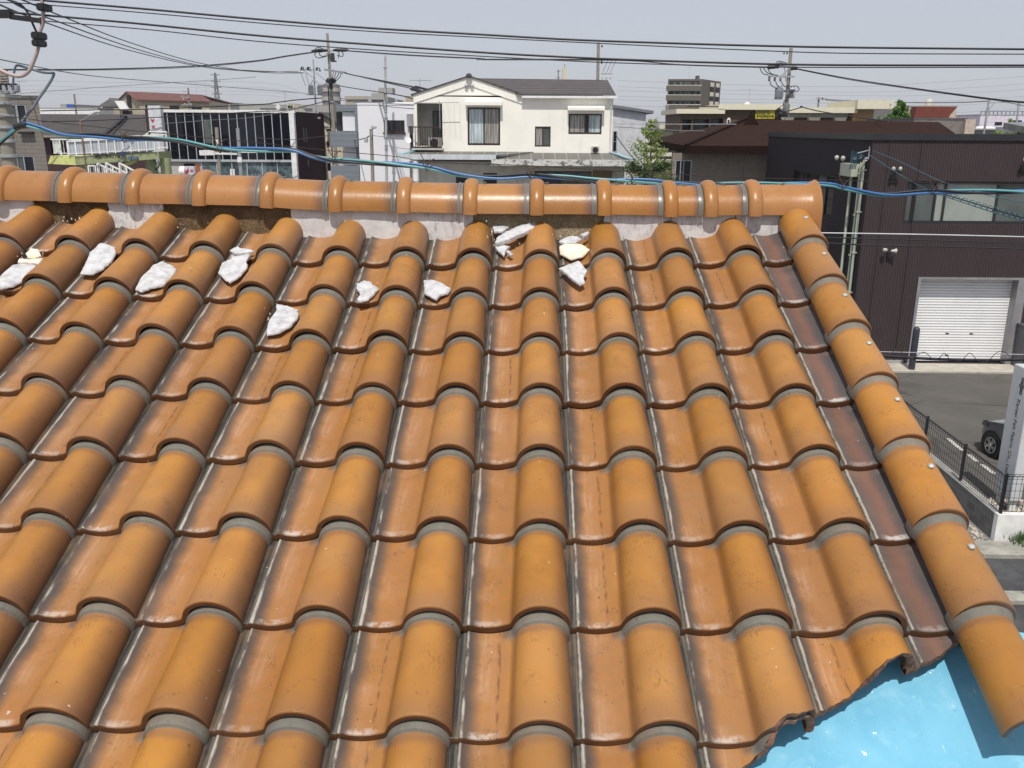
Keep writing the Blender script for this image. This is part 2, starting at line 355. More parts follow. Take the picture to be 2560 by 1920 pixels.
def s_tile(mb, k, r, pan_only=False, jit=True):
    """one S tile: column k, course r (front edge at y=-r*B_)"""
    x0 = k*A_; y0 = -(r-1)*B_; FIRST[0] = (r == 1)
    jx, jz, jy = (rt.uniform(-.0018, .0018), rt.uniform(-.001, .0035), rt.uniform(-.0045, .0045)) if jit else (0, 0, 0)
    jr = rt.uniform(-.010, .010) if jit else 0
    base = len(mb.v); n = len(profile(0, pan_only)); broken = False
    rows = []
    for t in TS + [1.0, 1.006]:
        dz = 0 if t < .999 else (-.0008 if t < 1.003 else -.0035)
        rows.append([(x, z + dz, t) for x, z in profile(min(t, 1), pan_only)])
    ends = []
    for i in range(n):
        x = rows[0][i][0] + x0; yc = cut(x); 
        if yc < -8: yc = -99
        ends.append(max(-99, (y0 - yc)/B_) if yc > -50 else 99)
    if min(ends) <= -.15 and max(ends) <= 0: return False
    broken = min(ends) < 1.0
    for row in rows:
        for i, (x, z, t) in enumerate(row):
            te = min(t, ends[i] + (0 if ends[i] > 1 else .02*mnoise.noise(Vector((x*60+k, r, 0)))))
            te = max(te, -.16)
            if te < t and ends[i] < 1: x, z = profile(te, pan_only)[i]
            xx = x + jx + jr*(te-.5)*B_
            mb.v.append(RP(x0+xx, y0 - te*B_ + jy, z + jz + (.0 if te == t else -.0)))
            mb.uv.append((x/A_, max(.2 if r == 1 else -9, min(t, te) if te < .97 else t)))
    nr = len(rows)
    for j in range(nr-1):
        for i in range(n-1):
            if ends[i] <= rows[j][i][2] and ends[i+1] <= rows[j][i+1][2]: continue
            a = base + j*n + i; mb.f.append((a, a+1, a+n+1, a+n)); mb.m.append(0)
    # front face (lip) and a return underneath
    b2 = len(mb.v); last = base + (nr-1)*n
    R = roll_at(1)
    for lvl in (1, 2, 3):
        for i in range(n):
            x, z, t = rows[-1][i]; te = min(1.006, ends[i]); te = max(te, -.16)
            isb = ends[i] < 1.0; P = mb.v[last+i]
            if x > RCX - R - .004 and not pan_only:
                dx, dz = (RCX - x)*.18, -max(0, z)*.18 - (.004 if z < .02 else 0)
            else: dx, dz = 0, -.0205
            if isb: dx, dz = dx*1.3, dz*1.1
            q = {1: .5, 2: 1, 3: 1}[lvl]
            yy = 0 if lvl < 3 else .03
            if lvl == 1 and isb: yy = -.002 + .004*mnoise.noise(Vector((x*90, k, r)))
            mb.v.append(P + Vector((dx*q, (yy)*CT - dz*q*ST, yy*ST + dz*q*CT)))
            mb.uv.append((x/A_, 1.05))
    for lvl in range(3):
        s = last if lvl == 0 else b2 + (lvl-1)*n; d = b2 + lvl*n
        for i in range(n-1):
            isb = ends[i] < 1.0 or ends[i+1] < 1.0
            mb.f.append((s+i, s+i+1, d+i+1, d+i)); mb.m.append(1 if isb else 0)
    return True
house = thing('tiled_house', (0, 3.4, GZ), 'house roof of glossy orange S shaped clay tiles with a cracked ridge, filling the foreground', 'house')
def in_view(x, y):
    P = RP(x, y, .03) - CAM; q = RW.transposed() @ P
    if q.z > -.1: return False
    X = 1280 + F*q.x/-q.z; Y = 960 - F*q.y/-q.z
    return -30 < X < 2590 and -30 < Y < 1950
nt_ = 0
far_ = MB(); far_.uv = []
for r in range(1, 14):
    for k in range(-13, 5):
        gut = (k == 4)
        if gut and r > 9: continue
        x0, y0 = k*A_, -(r-1)*B_
        vis = any(in_view(x0 + A_*a, y0 - B_*b) for a in (0, .33, .66, 1) for b in (0, .33, .66, 1))
        if not vis:
            s_tile(far_, k, r, gut, False); continue
        mb = MB(); mb.uv = []
        if s_tile(mb, k, r, gut):
            br = min(cut(x0 + A_*q) for q in (.02, .5, .98)) > -r*B_ and cut(x0+A_*.98) > -8 and k > -1
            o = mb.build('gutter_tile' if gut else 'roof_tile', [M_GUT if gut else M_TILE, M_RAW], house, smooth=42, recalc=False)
            if any(f == 1 for f in mb.m): o['label'] = 'roof tile snapped off along a rough diagonal edge'
            nt_ += 1
print('tiles', nt_)
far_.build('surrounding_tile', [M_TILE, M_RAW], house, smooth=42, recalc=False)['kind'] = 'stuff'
# ---- verge rolls down the right edge
VX, VR, VZ = 1.2635, .0735, .029
def verge(mb, r, plain=False):
    VX = 1.265 - .0014*r
    y0 = -(r-1)*B_ + .022 - .003*r; n = 30; rows = []
    ts = [-.12, 0, .03, .06, .085, .10, .125, .25, .5, .75, .92, .985, 1.0, 1.006] if not plain else [-.1, 0, .03, .06, .085, .1, .125, .3, .6, .9, .975, 1.0, 1.004]
    if r == 1: ts = [q for q in ts if q > .1]
    base = len(mb.v)
    for t in ts:
        R = VR - .0085*(1-max(0, t)) if t >= .085 else VR - .0085 + .0085*(1-max(0, t)/.085)
        z0 = VZ - .016*(1-t) + (0 if t <= 1.001 else -.003)
        for i in range(n):
            if i < 22:
                ph = R_(186 - 186*i/21); x = VX + R*math.cos(ph); z = R*math.sin(ph)
            else:
                q = (i-21)/8; x = VX + R + .004*q; z = -.085*q if not plain else -.02*q
            mb.v.append(RP(x, y0 - t*B_, z0 + z)); mb.uv.append((.6 + .3*i/n, t))
    for j in range(len(ts)-1):
        for i in range(n-1):
            a = base + j*n + i; mb.f.append((a, a+1, a+n+1, a+n)); mb.m.append(0)
    last = base + (len(ts)-1)*n; b2 = len(mb.v)
    for lvl in (1, 2):
        for i in range(n):
            P = mb.v[last+i]
            if i < 22: ph = R_(186 - 186*i/21); dx, dz = -math.cos(ph)*.013, -math.sin(ph)*.013
            else: dx, dz = -.013, 0
            yy = 0 if lvl == 1 else .04
            mb.v.append(P + Vector((dx, yy*CT - dz*ST, yy*ST + dz*CT))); mb.uv.append((.7, 1.05))
    for lvl in range(2):
        s = last if lvl == 0 else b2; d = b2 + lvl*n
        for i in range(n-1):
            mb.f.append((s+i, s+i+1, d+i+1, d+i)); mb.m.append(0)
M_NAIL = simple('nail_zinc', (.44, .48, .45), .6, .3, var=.35, sc=300)
for r in range(1, 9):
    mb = MB(); mb.uv = []; verge(mb, r, r == 8)
    o = mb.build('verge_tile', M_VERGE, house, smooth=42, recalc=False)
    if r == 8: o['label'] = 'lowest edge roll sticking out free over the blue metal sheet'
    if r < 8:
        y = -(r-1)*B_ - .5*B_ + .03; xx = VX + .012; R = VR - .004
        c = RP(xx, y, VZ - .008 + math.sqrt(R*R - .012**2) + .0012)
        m2 = MB(); nn = Vector((0, -ST, CT)); prof = [(.0002, .0045), (.004, .0042), (.0078, .0025), (.0088, .0), (.0088, -.0015)]
        i0 = 0
        for (rr, h) in prof:
            for q in range(14):
                t = 2*math.pi*q/14; m2.v.append(c + Vector((rr*math.cos(t), rr*math.sin(t)*CT - h*ST, rr*math.sin(t)*ST + h*CT)))
        for j in range(len(prof)-1):
            for q in range(14):
                a = j*14+q; b = j*14+(q+1) % 14; m2.f.append((a, b, b+14, a+14)); m2.m.append(0)
        m2.f.append(tuple(range(14))); m2.m.append(0)
        m2.build('nail', M_NAIL, o, smooth=50)
# ---- ridge: measured heights along the ridge
ZB = [(-3.0, 'p', -200, 494), ]
def zlook(tab):
    def f(x):
        if x <= tab[0][0]: return tab[0][1] + (tab[1][1]-tab[0][1])/(tab[1][0]-tab[0][0])*(x-tab[0][0])
        for (a, za), (b, zb) in zip(tab, tab[1:]):
            if x <= b: return za + (zb-za)*(x-a)/(b-a)
        return tab[-1][1]
    return f
_rb = []
for c, x, y in (('r4', 0, 215), ('r4', 900, 238), ('r4', 1750, 256), ('r5', 200, 287), ('r5', 900, 300), ('r5', 1400, 312), ('r6', 600, 316), ('r6', 1100, 326), ('r6', 1650, 320)):
    P = atY(c, x, y, -.055); _rb.append((P.x, P.z))
ridge_z = zlook(_rb)
RY, RR = .060, .114
COLX = [-2.43, -2.143, -1.853, -1.563, -1.28, -.992, -.702, -.413, -.131, .15, .434, .713, .88, 1.065]
def ridge_piece(x0, x1, R=RR, end=False):
    mb = MB(); mb.uv = []; L = x1-x0; n = 26
    st = []      # (distance, radius, u)
    for k in range(9):
        a = math.pi*k/8; st.append((.030 - .030*math.cos(a), RR + .002 + .0205*math.sin(a)**.9, 1.1 if k else 1.1))
    if not end:
        fr = [(.061, RR), (.09, RR), (max(.093, L*.5), RR), (L-.024, RR+.0), (L-.0235, RR+.0035), (L-.015, RR+.0045), (L-.0145, RR+.001), (L-.009, RR+.0015), (L-.002, RR+.001)]
        st += [(d, rr, .2 + .69*(d/(L-.024)) if d < L-.0239 else .96) for d, rr in fr]
    else:
        fr = [(.061, RR+.001), (.15, RR+.002), (L-.045, RR+.003), (L-.025, RR+.008), (L-.010, RR+.018), (L-.002, RR+.022), (L, RR+.020), (L, RR+.006), (L-.02, RR-.004)]
        st += [(d, rr, .3) for d, rr in fr]
    for d, rr, u in st:
        x = x0 + d; zb = ridge_z(x)
        drop = .004 if d < .0605 else (.0 if not end else (0 if d < L-.05 else (.10 if d > L-.03 else .0)))
        for i in range(n):
            q = i/(n-1); ph = math.pi*q
            if i == 0: y, z = RY - rr, zb - drop - .003
            elif i == n-1: y, z = RY + rr, zb - .03 - drop
            else: y, z = RY - rr*math.cos(ph), zb + rr*math.sin(ph)
            mb.v.append(Vector((x, y, z))); mb.uv.append((u, q))
    for j in range(len(st)-1):
        for i in range(n-1):
            a = j*n+i; mb.f.append((a, a+1, a+n+1, a+n)); mb.m.append(0)
    mb.f.append(tuple(range(n))); mb.m.append(0)
    # tube thickness: closing inner sheet
    b = len(mb.v)
    for d in (0.02, L-.02):
        zb = ridge_z(x0+d)
        for i in range(n):
            ph = math.pi*i/(n-1); rr = RR-.014
            mb.v.append(Vector((x0+d, RY-rr*math.cos(ph), zb - .002 + rr*math.sin(ph)))); mb.uv.append((.3, .5))
    for i in range(n-1): mb.f.append((b+i, b+n+i, b+n+i+1, b+i+1)); mb.m.append(0)
    return mb
M_WIREG = simple('old_copper_wire', (.22, .27, .22), .5, .6)
for a, b in zip(COLX, COLX[1:]):
    o = ridge_piece(a, b).build('ridge_tile', M_RIDGE, house, smooth=40)
o = ridge_piece(1.065, 1.366, end=True).build('ridge_end_tile', M_RIDGE, house, smooth=40)
for c, x, y in (('r4', 1965, 85), ('r5', 490, 82), ('r5', 965, 98), ('r5', 1405, 100), ('r5', 1835, 103), ('r6', 660, 108), ('r6', 1130, 110), ('r6', 1400, 110), ('r6', 1805, 92)):
    P = atY(c, x, y, RY); X = P.x; z = ridge_z(X) + RR
    pts = [Vector((X + .006*math.cos(t*.9) + (.001*t), RY - .012 + .006*math.sin(t*.9), z + .002 + .0006*t)) for t in range(0, 13)]
    mb = MB(); mb.tube(pts, .0016, 5); mb.tube([(X-.03, RY-.012, z+.001), (X, RY-.012, z+.006), (X+.012, RY-.004, z+.004)], .0016, 5); mb.build('fixing_wire', M_WIREG, house, smooth=60)
# ---- clay bed under the ridge and the white plaster faces
M_MUD = None
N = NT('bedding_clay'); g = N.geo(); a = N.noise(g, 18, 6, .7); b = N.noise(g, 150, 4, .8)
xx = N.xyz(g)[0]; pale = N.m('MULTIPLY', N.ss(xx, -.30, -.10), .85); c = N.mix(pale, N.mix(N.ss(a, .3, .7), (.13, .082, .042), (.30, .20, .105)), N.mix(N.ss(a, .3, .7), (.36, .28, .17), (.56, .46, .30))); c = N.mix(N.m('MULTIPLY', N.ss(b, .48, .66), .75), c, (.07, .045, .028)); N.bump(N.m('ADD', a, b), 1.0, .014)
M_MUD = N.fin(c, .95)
N = NT('lime_plaster'); g = N.geo(); r = N.rnd(); a = N.noise(N.map(g, (1, 1, 2.2)), 14, 6, .7); b = N.noise(N.map(g, (1, 1, .35)), 55, 5, .7)
c = N.mix(N.ss(a, .35, .75), (.62, .60, .59), (.48, .455, .45))
z = N.xyz(g)[2]; c = N.mix(N.m('MULTIPLY', N.ss(b, .48, .66), N.m('MULTIPLY', r, .75)), c, (.20, .17, .19))
c = N.mix(N.m('MULTIPLY', N.ss(a, .55, .75), .35), c, (.66, .56, .42)); N.bump(N.m('ADD', a, b), .4, .004); M_PLAS = N.fin(c, .9)
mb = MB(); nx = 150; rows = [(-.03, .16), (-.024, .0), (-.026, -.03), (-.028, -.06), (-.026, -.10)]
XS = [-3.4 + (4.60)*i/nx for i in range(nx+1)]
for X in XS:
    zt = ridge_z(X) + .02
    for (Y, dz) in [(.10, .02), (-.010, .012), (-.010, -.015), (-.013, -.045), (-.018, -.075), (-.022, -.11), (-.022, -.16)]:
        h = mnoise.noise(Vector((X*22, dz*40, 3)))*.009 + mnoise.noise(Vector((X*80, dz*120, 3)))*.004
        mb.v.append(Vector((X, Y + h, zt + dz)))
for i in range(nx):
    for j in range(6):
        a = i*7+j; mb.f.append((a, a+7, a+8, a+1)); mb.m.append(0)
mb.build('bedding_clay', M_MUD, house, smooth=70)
def plaster(xa, xb, sid):
    mb = MB(); n = max(6, int((xb-xa)/.012)); rr = random.Random(sid); js = 7
    for i in range(n+1):
        X = xa + (xb-xa)*i/n; zt = ridge_z(X) + .012
        for j in range(js):
            q = j/(js-1); z = zt - .135*q
            Y = -.029 - .007*q + mnoise.noise(Vector((X*16+sid, z*16, 1)))*.004 + mnoise.noise(Vector((X*60+sid, z*60, 1)))*.001
            e = .010*mnoise.noise(Vector((z*45, sid*7, i > n/2))) if i in (0, n) else 0
            mb.v.append(Vector((X + e + (.0 if i not in (0, n) else (-1 if i == 0 else 1)*.006*q), Y, z)))
    for i in range(n):
        for j in range(js-1):
            a = i*js+j; mb.f.append((a, a+js, a+js+1, a+1)); mb.m.append(0)
    m0 = len(mb.v)
    for i in (0, n):        # broken side faces
        for j in range(js): v = mb.v[i*js+j]; mb.v.append(v + Vector((0, .016, 0)))
    for s, i in ((0, 0), (1, n)):
        for j in range(js-1):
            a = i*js+j; b = m0 + s*js + j; mb.f.append((a, a+1, b+1, b)); mb.m.append(0)
    return mb.build('plaster_face', M_PLAS, house, smooth=60)
def rx(c, x): return atY(c, x, 350, -.04).x
for i, (c0, x0, c1, x1) in enumerate((('r4', -300, 'r4', 235), ('r4', 755, 'r4', 1120), ('r4', 2015, 'r5', 485), ('r5', 490, 'r5', 925), ('r5', 930, 'r5', 1330), ('r6', 585, 'r6', 1048), ('r6', 1052, 'r6', 1490), ('r6', 1500, 'r6', 1860))):
    plaster(rx(c0, x0), rx(c1, x1), i+1)
# ---- blue painted metal below the broken edge, hidden back slope and walls of the house
N = NT('blue_painted_metal'); g = N.geo(); a = N.noise(g, 6, 5, .6); b = N.noise(N.map(g, (1, 5, 5), rot=(0, 0, .7)), 9, 6, .75)
c = N.mix(N.ss(a, .3, .7), (.13, .385, .55), (.18, .46, .62)); 
c = N.mix(N.m('MULTIPLY', N.ss(N.noise(g, 22, 6, .7), .5, .72), .32), c, (.36, .60, .72))
c = N.mix(N.ss(b, .68, .74), c, (.70, .76, .78)); sx, sy, sz = N.xyz(g); dv = N.noise(N.map(g, (1, .35, 1)), 10, 6, .75); c = N.mix(N.m('MULTIPLY', N.ss(dv, .60, .72), .55), c, (.30, .38, .40)); c = N.mix(N.m('MULTIPLY', N.ss(N.noise(N.map(g, (1, 1, 1), (2, 7, 1)), 3.5, 5, .7), .58, .70), .5), c, (.24, .50, .62)); c = N.mix(N.ss(N.noise(N.map(g, (1, 1, 1), (4, 4, 4)), 35, 4, .6), .68, .73), c, (.70, .78, .80))
c = N.mix(N.m('MULTIPLY', N.ss(N.noise(N.map(g, (1, 1, 1), (9, 1, 4)), 70, 3, .6), .70, .76), .8), c, (.08, .16, .20))
sc_ = N.noise(N.map(g, (14, 1, 1), rot=(0, 0, -.55)), 14, 3, .5); c = N.mix(N.m('MULTIPLY', N.ss(sc_, .70, .73), N.ss(a, .5, .6)), c, (.82, .88, .9))
N.bump(N.noise(g, 5, 3), .05, .006); M_BLUE = N.fin(c, N.m('ADD', .42, N.m('MULTIPLY', b, .3)), 0, .4)
mb = MB()
def rpl(x, y, z): return Vector((x, y*CT - z*ST, y*ST + z*CT))
ng = 14
for i in range(ng+1):
    for j in range(ng+1):
        x = .1 + 2.2*i/ng; y = -3.9 + 2.25*j/ng
        if x > 1.33 and y > -2.05: x = 1.33 + (x-1.33)*.02
        mb.v.append(rpl(x, y, -.075 + .004*mnoise.noise(Vector((x*3, y*3, 0)))))
for i in range(ng):
    for j in range(ng): a = i*(ng+1)+j; mb.f.append((a, a+1, a+ng+2, a+ng+1)); mb.m.append(0)
mb.build('metal_sheet', M_BLUE, house, smooth=60)
M_WALLH = simple('house_render', (.55, .50, .43), .9, dirt=.3)
mb = MB()
mb.prism([rpl(-3.6, .06, -.16), rpl(1.22, .06, -.16), rpl(1.22, -4.2, -.16), rpl(-3.6, -4.2, -.16)], (0, 0, -.08))
mb.box(-3.4, 1.18, -.02, 4.2, GZ, -.25)
mb.box(-3.4, 1.18, -3.2, -.021, GZ, -1.55)
mb.build('wall', M_WALLH, house)
mb = MB()       # the far slope behind the ridge
mb.prism([(-3.6, .10, .02), (1.36, .10, .02), (1.36, 4.6, -1.78), (-3.6, 4.6, -1.78)], (0, 0, -.14))
mb.build('back_roof', simple('back_roof_clay', (.42, .17, .045), .4, bump=.004), house)
# gable board under the verge rolls
mb = MB(); mb.prism([rpl(1.245, .1, .055), rpl(1.29, .1, .055), rpl(1.29, -1.9, .055), rpl(1.245, -1.98, .055)], (0, 0, -.16)); mb.build('verge_board', simple('verge_board_paint', (.16, .13, .11), .8), house)
# ---- loose pieces of plaster lying on the tiles
N = NT('loose_plaster'); g = N.geo(); r = N.rnd(); a = N.noise(g, 30, 6, .65)
c = N.mix(N.ss(a, .35, .75), (.60, .60, .615), (.38, .375, .38)); N.bump(N.m('ADD', a, N.noise(g, 110, 5, .7)), .9, .004)
M_CHIP = N.fin(c, .92)
N = NT('yellow_plaster'); g = N.geo(); a = N.noise(g, 45, 6, .65); c = N.mix(N.ss(a, .35, .7), (.80, .76, .66), (.66, .52, .33)); N.bump(a, .5, .003); M_CHIPY = N.fin(c, .92)
CHIPS = [
 ('r4', [(555,725),(580,665),(620,580),(690,512),(745,525),(795,545),(800,590),(770,650),(715,695),(640,732)], 'smooth white plaster flake with one rounded end, on the tiles left of the others', 0, .012),
 ('r4', [(932,840),(975,760),(1060,670),(1120,643),(1180,665),(1220,690),(1190,750),(1120,810),(1040,825),(975,855)], 'long white plaster flake with a narrow pointed tail, third tile column from left', 0, .012),
 ('r4', [(1505,715),(1530,650),(1600,622),(1600,600),(1650,590),(1725,596),(1730,610),(1705,635),(1710,690),(1650,755),(1590,788),(1555,770)], 'white plaster flake with slivers lying along its upper edge', 0, .012),
 ('r4', [(1585,570),(1640,540),(1650,555),(1735,560),(1755,575),(1700,586),(1620,592)], 'thin sliver of plaster lying above a larger white flake', 0, .022),
 ('r4', [(-20,790),(0,745),(90,668),(180,658),(250,668),(235,700),(190,760),(90,810),(0,832)], 'white plaster flake cut by the left edge of the photo', 0, .012),
 ('r4', [(175,590),(215,552),(265,565),(285,605),(240,630),(200,625)], 'small yellowish plaster lump at the top of the leftmost pile', 1, .018),
 ('r4', [(118,650),(130,625),(200,636),(300,626),(270,664),(190,654)], 'narrow cream plaster sliver between the yellowish lump and the leftmost flake', 1, .02),
 ('r4', [(1842,1150),(1850,1070),(1910,985),(1910,935),(1980,950),(2060,975),(2060,1030),(2010,1090),(1930,1135)], 'lowest white plaster flake, a course below all the others', 0, .014),
 ('r5', [(530,800),(580,775),(630,785),(640,805),(685,825),(650,870),(610,905),(545,925),(535,905),(555,880),(550,860),(527,835)], 'ragged white plaster flake with a notch in its left side', 0, .014),
 ('r5', [(990,775),(1050,770),(1110,790),(1185,830),(1160,865),(1110,875),(1080,908),(1000,865),(995,800)], 'wedge shaped white plaster flake near the middle column, stained tile above it', 0, .014),
 ('r5', [(1925,690),(2065,638),(2100,680),(2125,710),(2095,760),(2110,790),(2075,808),(2010,760),(1960,715)], 'bright white triangular plaster flake, rightmost and below the yellow one', 0, .02),
 ('r5', [(1485,512),(1500,478),(1560,440),(1650,400),(1780,362),(1802,372),(1760,410),(1680,452),(1580,492),(1510,515)], 'long thick slab of white plaster leaning on a roll below the ridge', 0, .035),
 ('r5', [(1470,400),(1500,385),(1570,380),(1580,410),(1540,440),(1480,442)], 'greyish plaster piece behind the long leaning slab', 0, .02),
 ('r5', [(1485,545),(1500,520),(1550,535),(1590,540),(1560,570),(1550,605),(1510,575)], 'jagged plaster splinter just below the long leaning slab', 0, .012),
 ('r5', [(1560,575),(1580,568),(1612,595),(1595,610)], 'tiny plaster crumb beside the jagged splinter', 0, .010),
 ('r5', [(1925,500),(1980,475),(2050,472),(2085,495),(2040,520),(1960,520)], 'flat white plaster flake under the exposed yellow clay', 0, .020),
 ('r5', [(1930,540),(1995,518),(2090,525),(2140,560),(2090,610),(2010,628),(1935,590)], 'large yellow stained plaster flake at the front of its tile', 1, .014),
 ('r5', [(2078,460),(2130,435),(2140,450),(2100,478)], 'small white plaster chip leaning on the roll at the bare clay', 0, .03),
]
for i, (c, pts, lab, mi, h) in enumerate(CHIPS):
    P = [atRoof(c, x, y, h) for x, y in pts]; Q = []
    for (xa, ya), (xb, yb) in zip(P, P[1:] + P[:1]):       # roughen the outline
        for q in (0, .2, .4, .6, .8):
            x, y = xa+(xb-xa)*q, ya+(yb-ya)*q
            Q.append((x + .0045*mnoise.noise(Vector((x*120, y*120, i))), y + .0045*mnoise.noise(Vector((x*120, y*120, i+9)))))
    cx = sum(p[0] for p in Q)/len(Q); cy = sum(p[1] for p in Q)/len(Q)
    mb = MB(); n = len(Q); th = .0075 if h < .03 else .016
    tilt = random.Random(i).uniform(-.06, .06)
    for (s, dz) in ((1.0, -th), (1.0, -.003), (.95, .001), (.6, .003), (.25, .0035)):
        for x, y in Q:
            X, Y = cx+(x-cx)*s, cy+(y-cy)*s
            mb.v.append(RP(X, Y, h + dz + (X-cx)*tilt + .0016*mnoise.noise(Vector((X*35, Y*35, i))) + .0010*mnoise.noise(Vector((X*110, Y*110, i)))))
    for j in range(4):
        for k in range(n): a = j*n+k; b = j*n+(k+1) % n; mb.f.append((a, b, b+n, a+n)); mb.m.append(0)
    mb.f.append(tuple(range(4*n, 5*n))); mb.m.append(0); mb.f.append(tuple(range(n))); mb.m.append(0)
    o = mb.build('plaster_flake', M_CHIPY if mi else M_CHIP, None, smooth=50)
    tag(o, lab, 'plaster flake', 'loose plaster pieces on the tiles')

mb = MB(); rc = random.Random(9)
for (c, x, y, n, sp) in (('r4', 1650, 600, 10, 60), ('r4', 230, 610, 14, 70), ('r4', 700, 640, 5, 110), ('r5', 1540, 540, 34, 80), ('r5', 2010, 560, 26, 90), ('r5', 1990, 470, 20, 70), ('r4', 1350, 380, 14, 120), ('r4', 450, 370, 14, 110), ('r5', 1600, 430, 20, 100), ('r5', 600, 860, 4, 70), ('r5', 1090, 850, 4, 70), ('r4', 1950, 1070, 6, 90), ('r4', 1080, 780, 6, 100)):
    for k in range(n):
        X, Y = atRoof(c, x + rc.gauss(0, sp), y + rc.gauss(0, sp*.35), .0); q = rc.uniform(.0012, .0042); u = (X/A_) % 1
        z0 = .004 if u < .45 else .078
        if u > .45 and rc.random() < .8: continue
        P = [RP(X + q*rc.uniform(.6, 1.3)*math.cos(a), Y + q*rc.uniform(.6, 1.3)*math.sin(a), z0-.006) for a in (0, 1.3, 2.6, 3.9, 5.1)]; T = RP(X, Y, z0 + q*.9)
        for a, b in zip(P, P[1:] + P[:1]): mb.poly([a, b, T])
tag(mb.build('plaster_crumbs', M_CHIPY, None, recalc=False), 'fine plaster crumbs scattered round the broken flakes below the ridge', 'crumbs', kind='stuff')
# ================================================================ the neighbourhood behind
def glass(name, col=(.02, .024, .03), rough=.06, var=.5, sc=1.2):
    N = NT(name); g = N.geo(); a = N.noise(N.map(g, (1, 1, .6)), sc, 3, .5)
    c = N.mix(N.ss(a, .35, .7), tuple(x*(1-var) for x in col), tuple(x*(1+var) for x in col)); return N.fin(c, rough, 0, .35)
G_DARK = glass('dark_glass'); G_GREY = glass('grey_glass', (.09, .105, .10), .12, .25); G_BLUE = glass('blue_glass', (.007, .009, .016), .05, .6, .3)
N = NT('curtain_behind_glass'); g = N.geo(); f = N.noise(N.map(g, (9, 1, .5)), 1.6, 3, .6); c = N.mix(N.ss(f, .35, .65), (.25, .31, .33), (.58, .66, .68)); G_CURT = N.fin(c, .12, 0, .8)
N = NT('beige_curtain_behind_glass'); g = N.geo(); f = N.noise(N.map(g, (9, 1, .3)), 1.6, 3, .6); c = N.mix(N.ss(f, .35, .65), (.12, .115, .11), (.40, .38, .35)); G_CUR2 = N.fin(c, .15, 0, .7)
m_conc = simple('grey_concrete', (.34, .33, .31), .9, dirt=.5, bump=.004, bsc=30); m_poleconc = simple('pole_concrete', (.27, .245, .205), .9, dirt=.4, bump=.002)
m_steel = simple('galvanised_steel', (.42, .44, .46), .45, .5, dirt=.3); m_black = simple('black_plastic', (.012, .012, .014), .5); m_wire = simple('cable_sheath', (.016, .015, .020), .5)
m_white = simple('white_paint', (.74, .74, .73), .6, dirt=.15); m_dark = simple('dark_interior', (.02, .02, .022), .9); m_brframe = simple('brown_aluminium', (.055, .035, .028), .4, .3)
m_porc = simple('white_porcelain', (.55, .55, .55), .25); m_tin = simple('transformer_grey', (.30, .32, .345), .4, .2, var=.3, sc=6); m_greyw = simple('thin_grey_wire', (.16, .16, .17), .6)
# ---- ground sheets
N = NT('distant_town_ground'); g = N.geo(); a = N.noise(g, .05, 6, .6); c = N.mix(a, (.12, .12, .115), (.26, .25, .24)); M_GRD = N.fin(c, .95)
N = NT('asphalt'); g = N.geo(); a = N.noise(g, .8, 6, .65); b = N.noise(g, 60, 3, .8); c = N.mix(N.ss(a, .3, .75), (.072, .066, .058), (.104, .096, .085)); c = N.mix(N.m('MULTIPLY', N.ss(b, .45, .7), .5), c, (.17, .16, .145))
vo = N.n('ShaderNodeTexVoronoi'); vo.feature = 'DISTANCE_TO_EDGE'; vo.inputs['Scale'].default_value = .28; N.l(N.map(g, (1, 1, 1)), vo.inputs['Vector']); c = N.mix(N.m('MULTIPLY', N.ss(vo.outputs['Distance'], .010, .004), .45), c, (.035, .033, .03)); c = N.mix(N.m('MULTIPLY', N.ss(N.noise(g, .35, 5, .6), .56, .66), .35), c, (.05, .047, .043)); N.bump(b, .5, .006); M_ASPH = N.fin(c, .93)
M_ASPH2 = simple('street_asphalt', (.058, .058, .06), .93, var=.3, sc=2, bump=.006, bsc=70); M_KERB = simple('kerb_concrete', (.30, .29, .25), .93, var=.25, dirt=.5, bump=.004)
mb = MB(); n_ = 24; S_ = 3500
mb.quad((-S_, -60, GZ-.012), (S_, -60, GZ-.012), (S_, 3800, GZ-.012), (-S_, 3800, GZ-.012)); setting(mb.build('ground', M_GRD))
mb = MB(); mb.quad((9.75, 12.95, GZ-.004), (60, 12.95, GZ-.004), (60, 27.4, GZ-.004), (9.75, 27.4, GZ-.004)); setting(mb.build('parking_lot', M_ASPH))
mb = MB(); mb.quad((2, 5, GZ-.15), (60, 5, GZ-.15), (60, 12.1, GZ-.15), (2, 12.1, GZ-.15)); mb.quad((2, 5, GZ-.006), (60, 5, GZ-.006), (60, 4.9, GZ-.15), (2, 4.9, GZ-.15))
setting(mb.build('road', M_ASPH2))
bpy.data.objects['road'].location.z += .158
mb = MB()
x = 4.0
while x < 30:
    mb.box(x, x+.985, 11.95, 12.55, GZ-.05, GZ+.09 + random.uniform(-.006, .006)); mb.box(x, x+.985, 10.2, 10.55, GZ-.05, GZ+.085); x += 1.0
setting(mb.build('kerb', M_KERB, bevel=None))
mb = MB(); mb.box(12.2, 20, 25.75, 26.87, GZ-.02, GZ+.05); setting(mb.build('pavement', simple('pale_concrete_apron', (.42, .39, .33), .9, dirt=.5)))
mb = MB(); rg = random.Random(5)
for i in range(700):
    x = rg.uniform(8.9, 9.5); y = rg.uniform(12.6, 16); r_ = rg.uniform(.015, .04)
    c = Vector((x, y, GZ+.003)); pts = [c + Vector((r_*math.cos(t)*rg.uniform(.7, 1.2), r_*math.sin(t)*rg.uniform(.7, 1.2), 0)) for t in (0, 1.2, 2.5, 3.8, 5)]
    for a, b in zip(pts, pts[1:]+pts[:1]): mb.poly([a, b, c + Vector((0, 0, r_))])
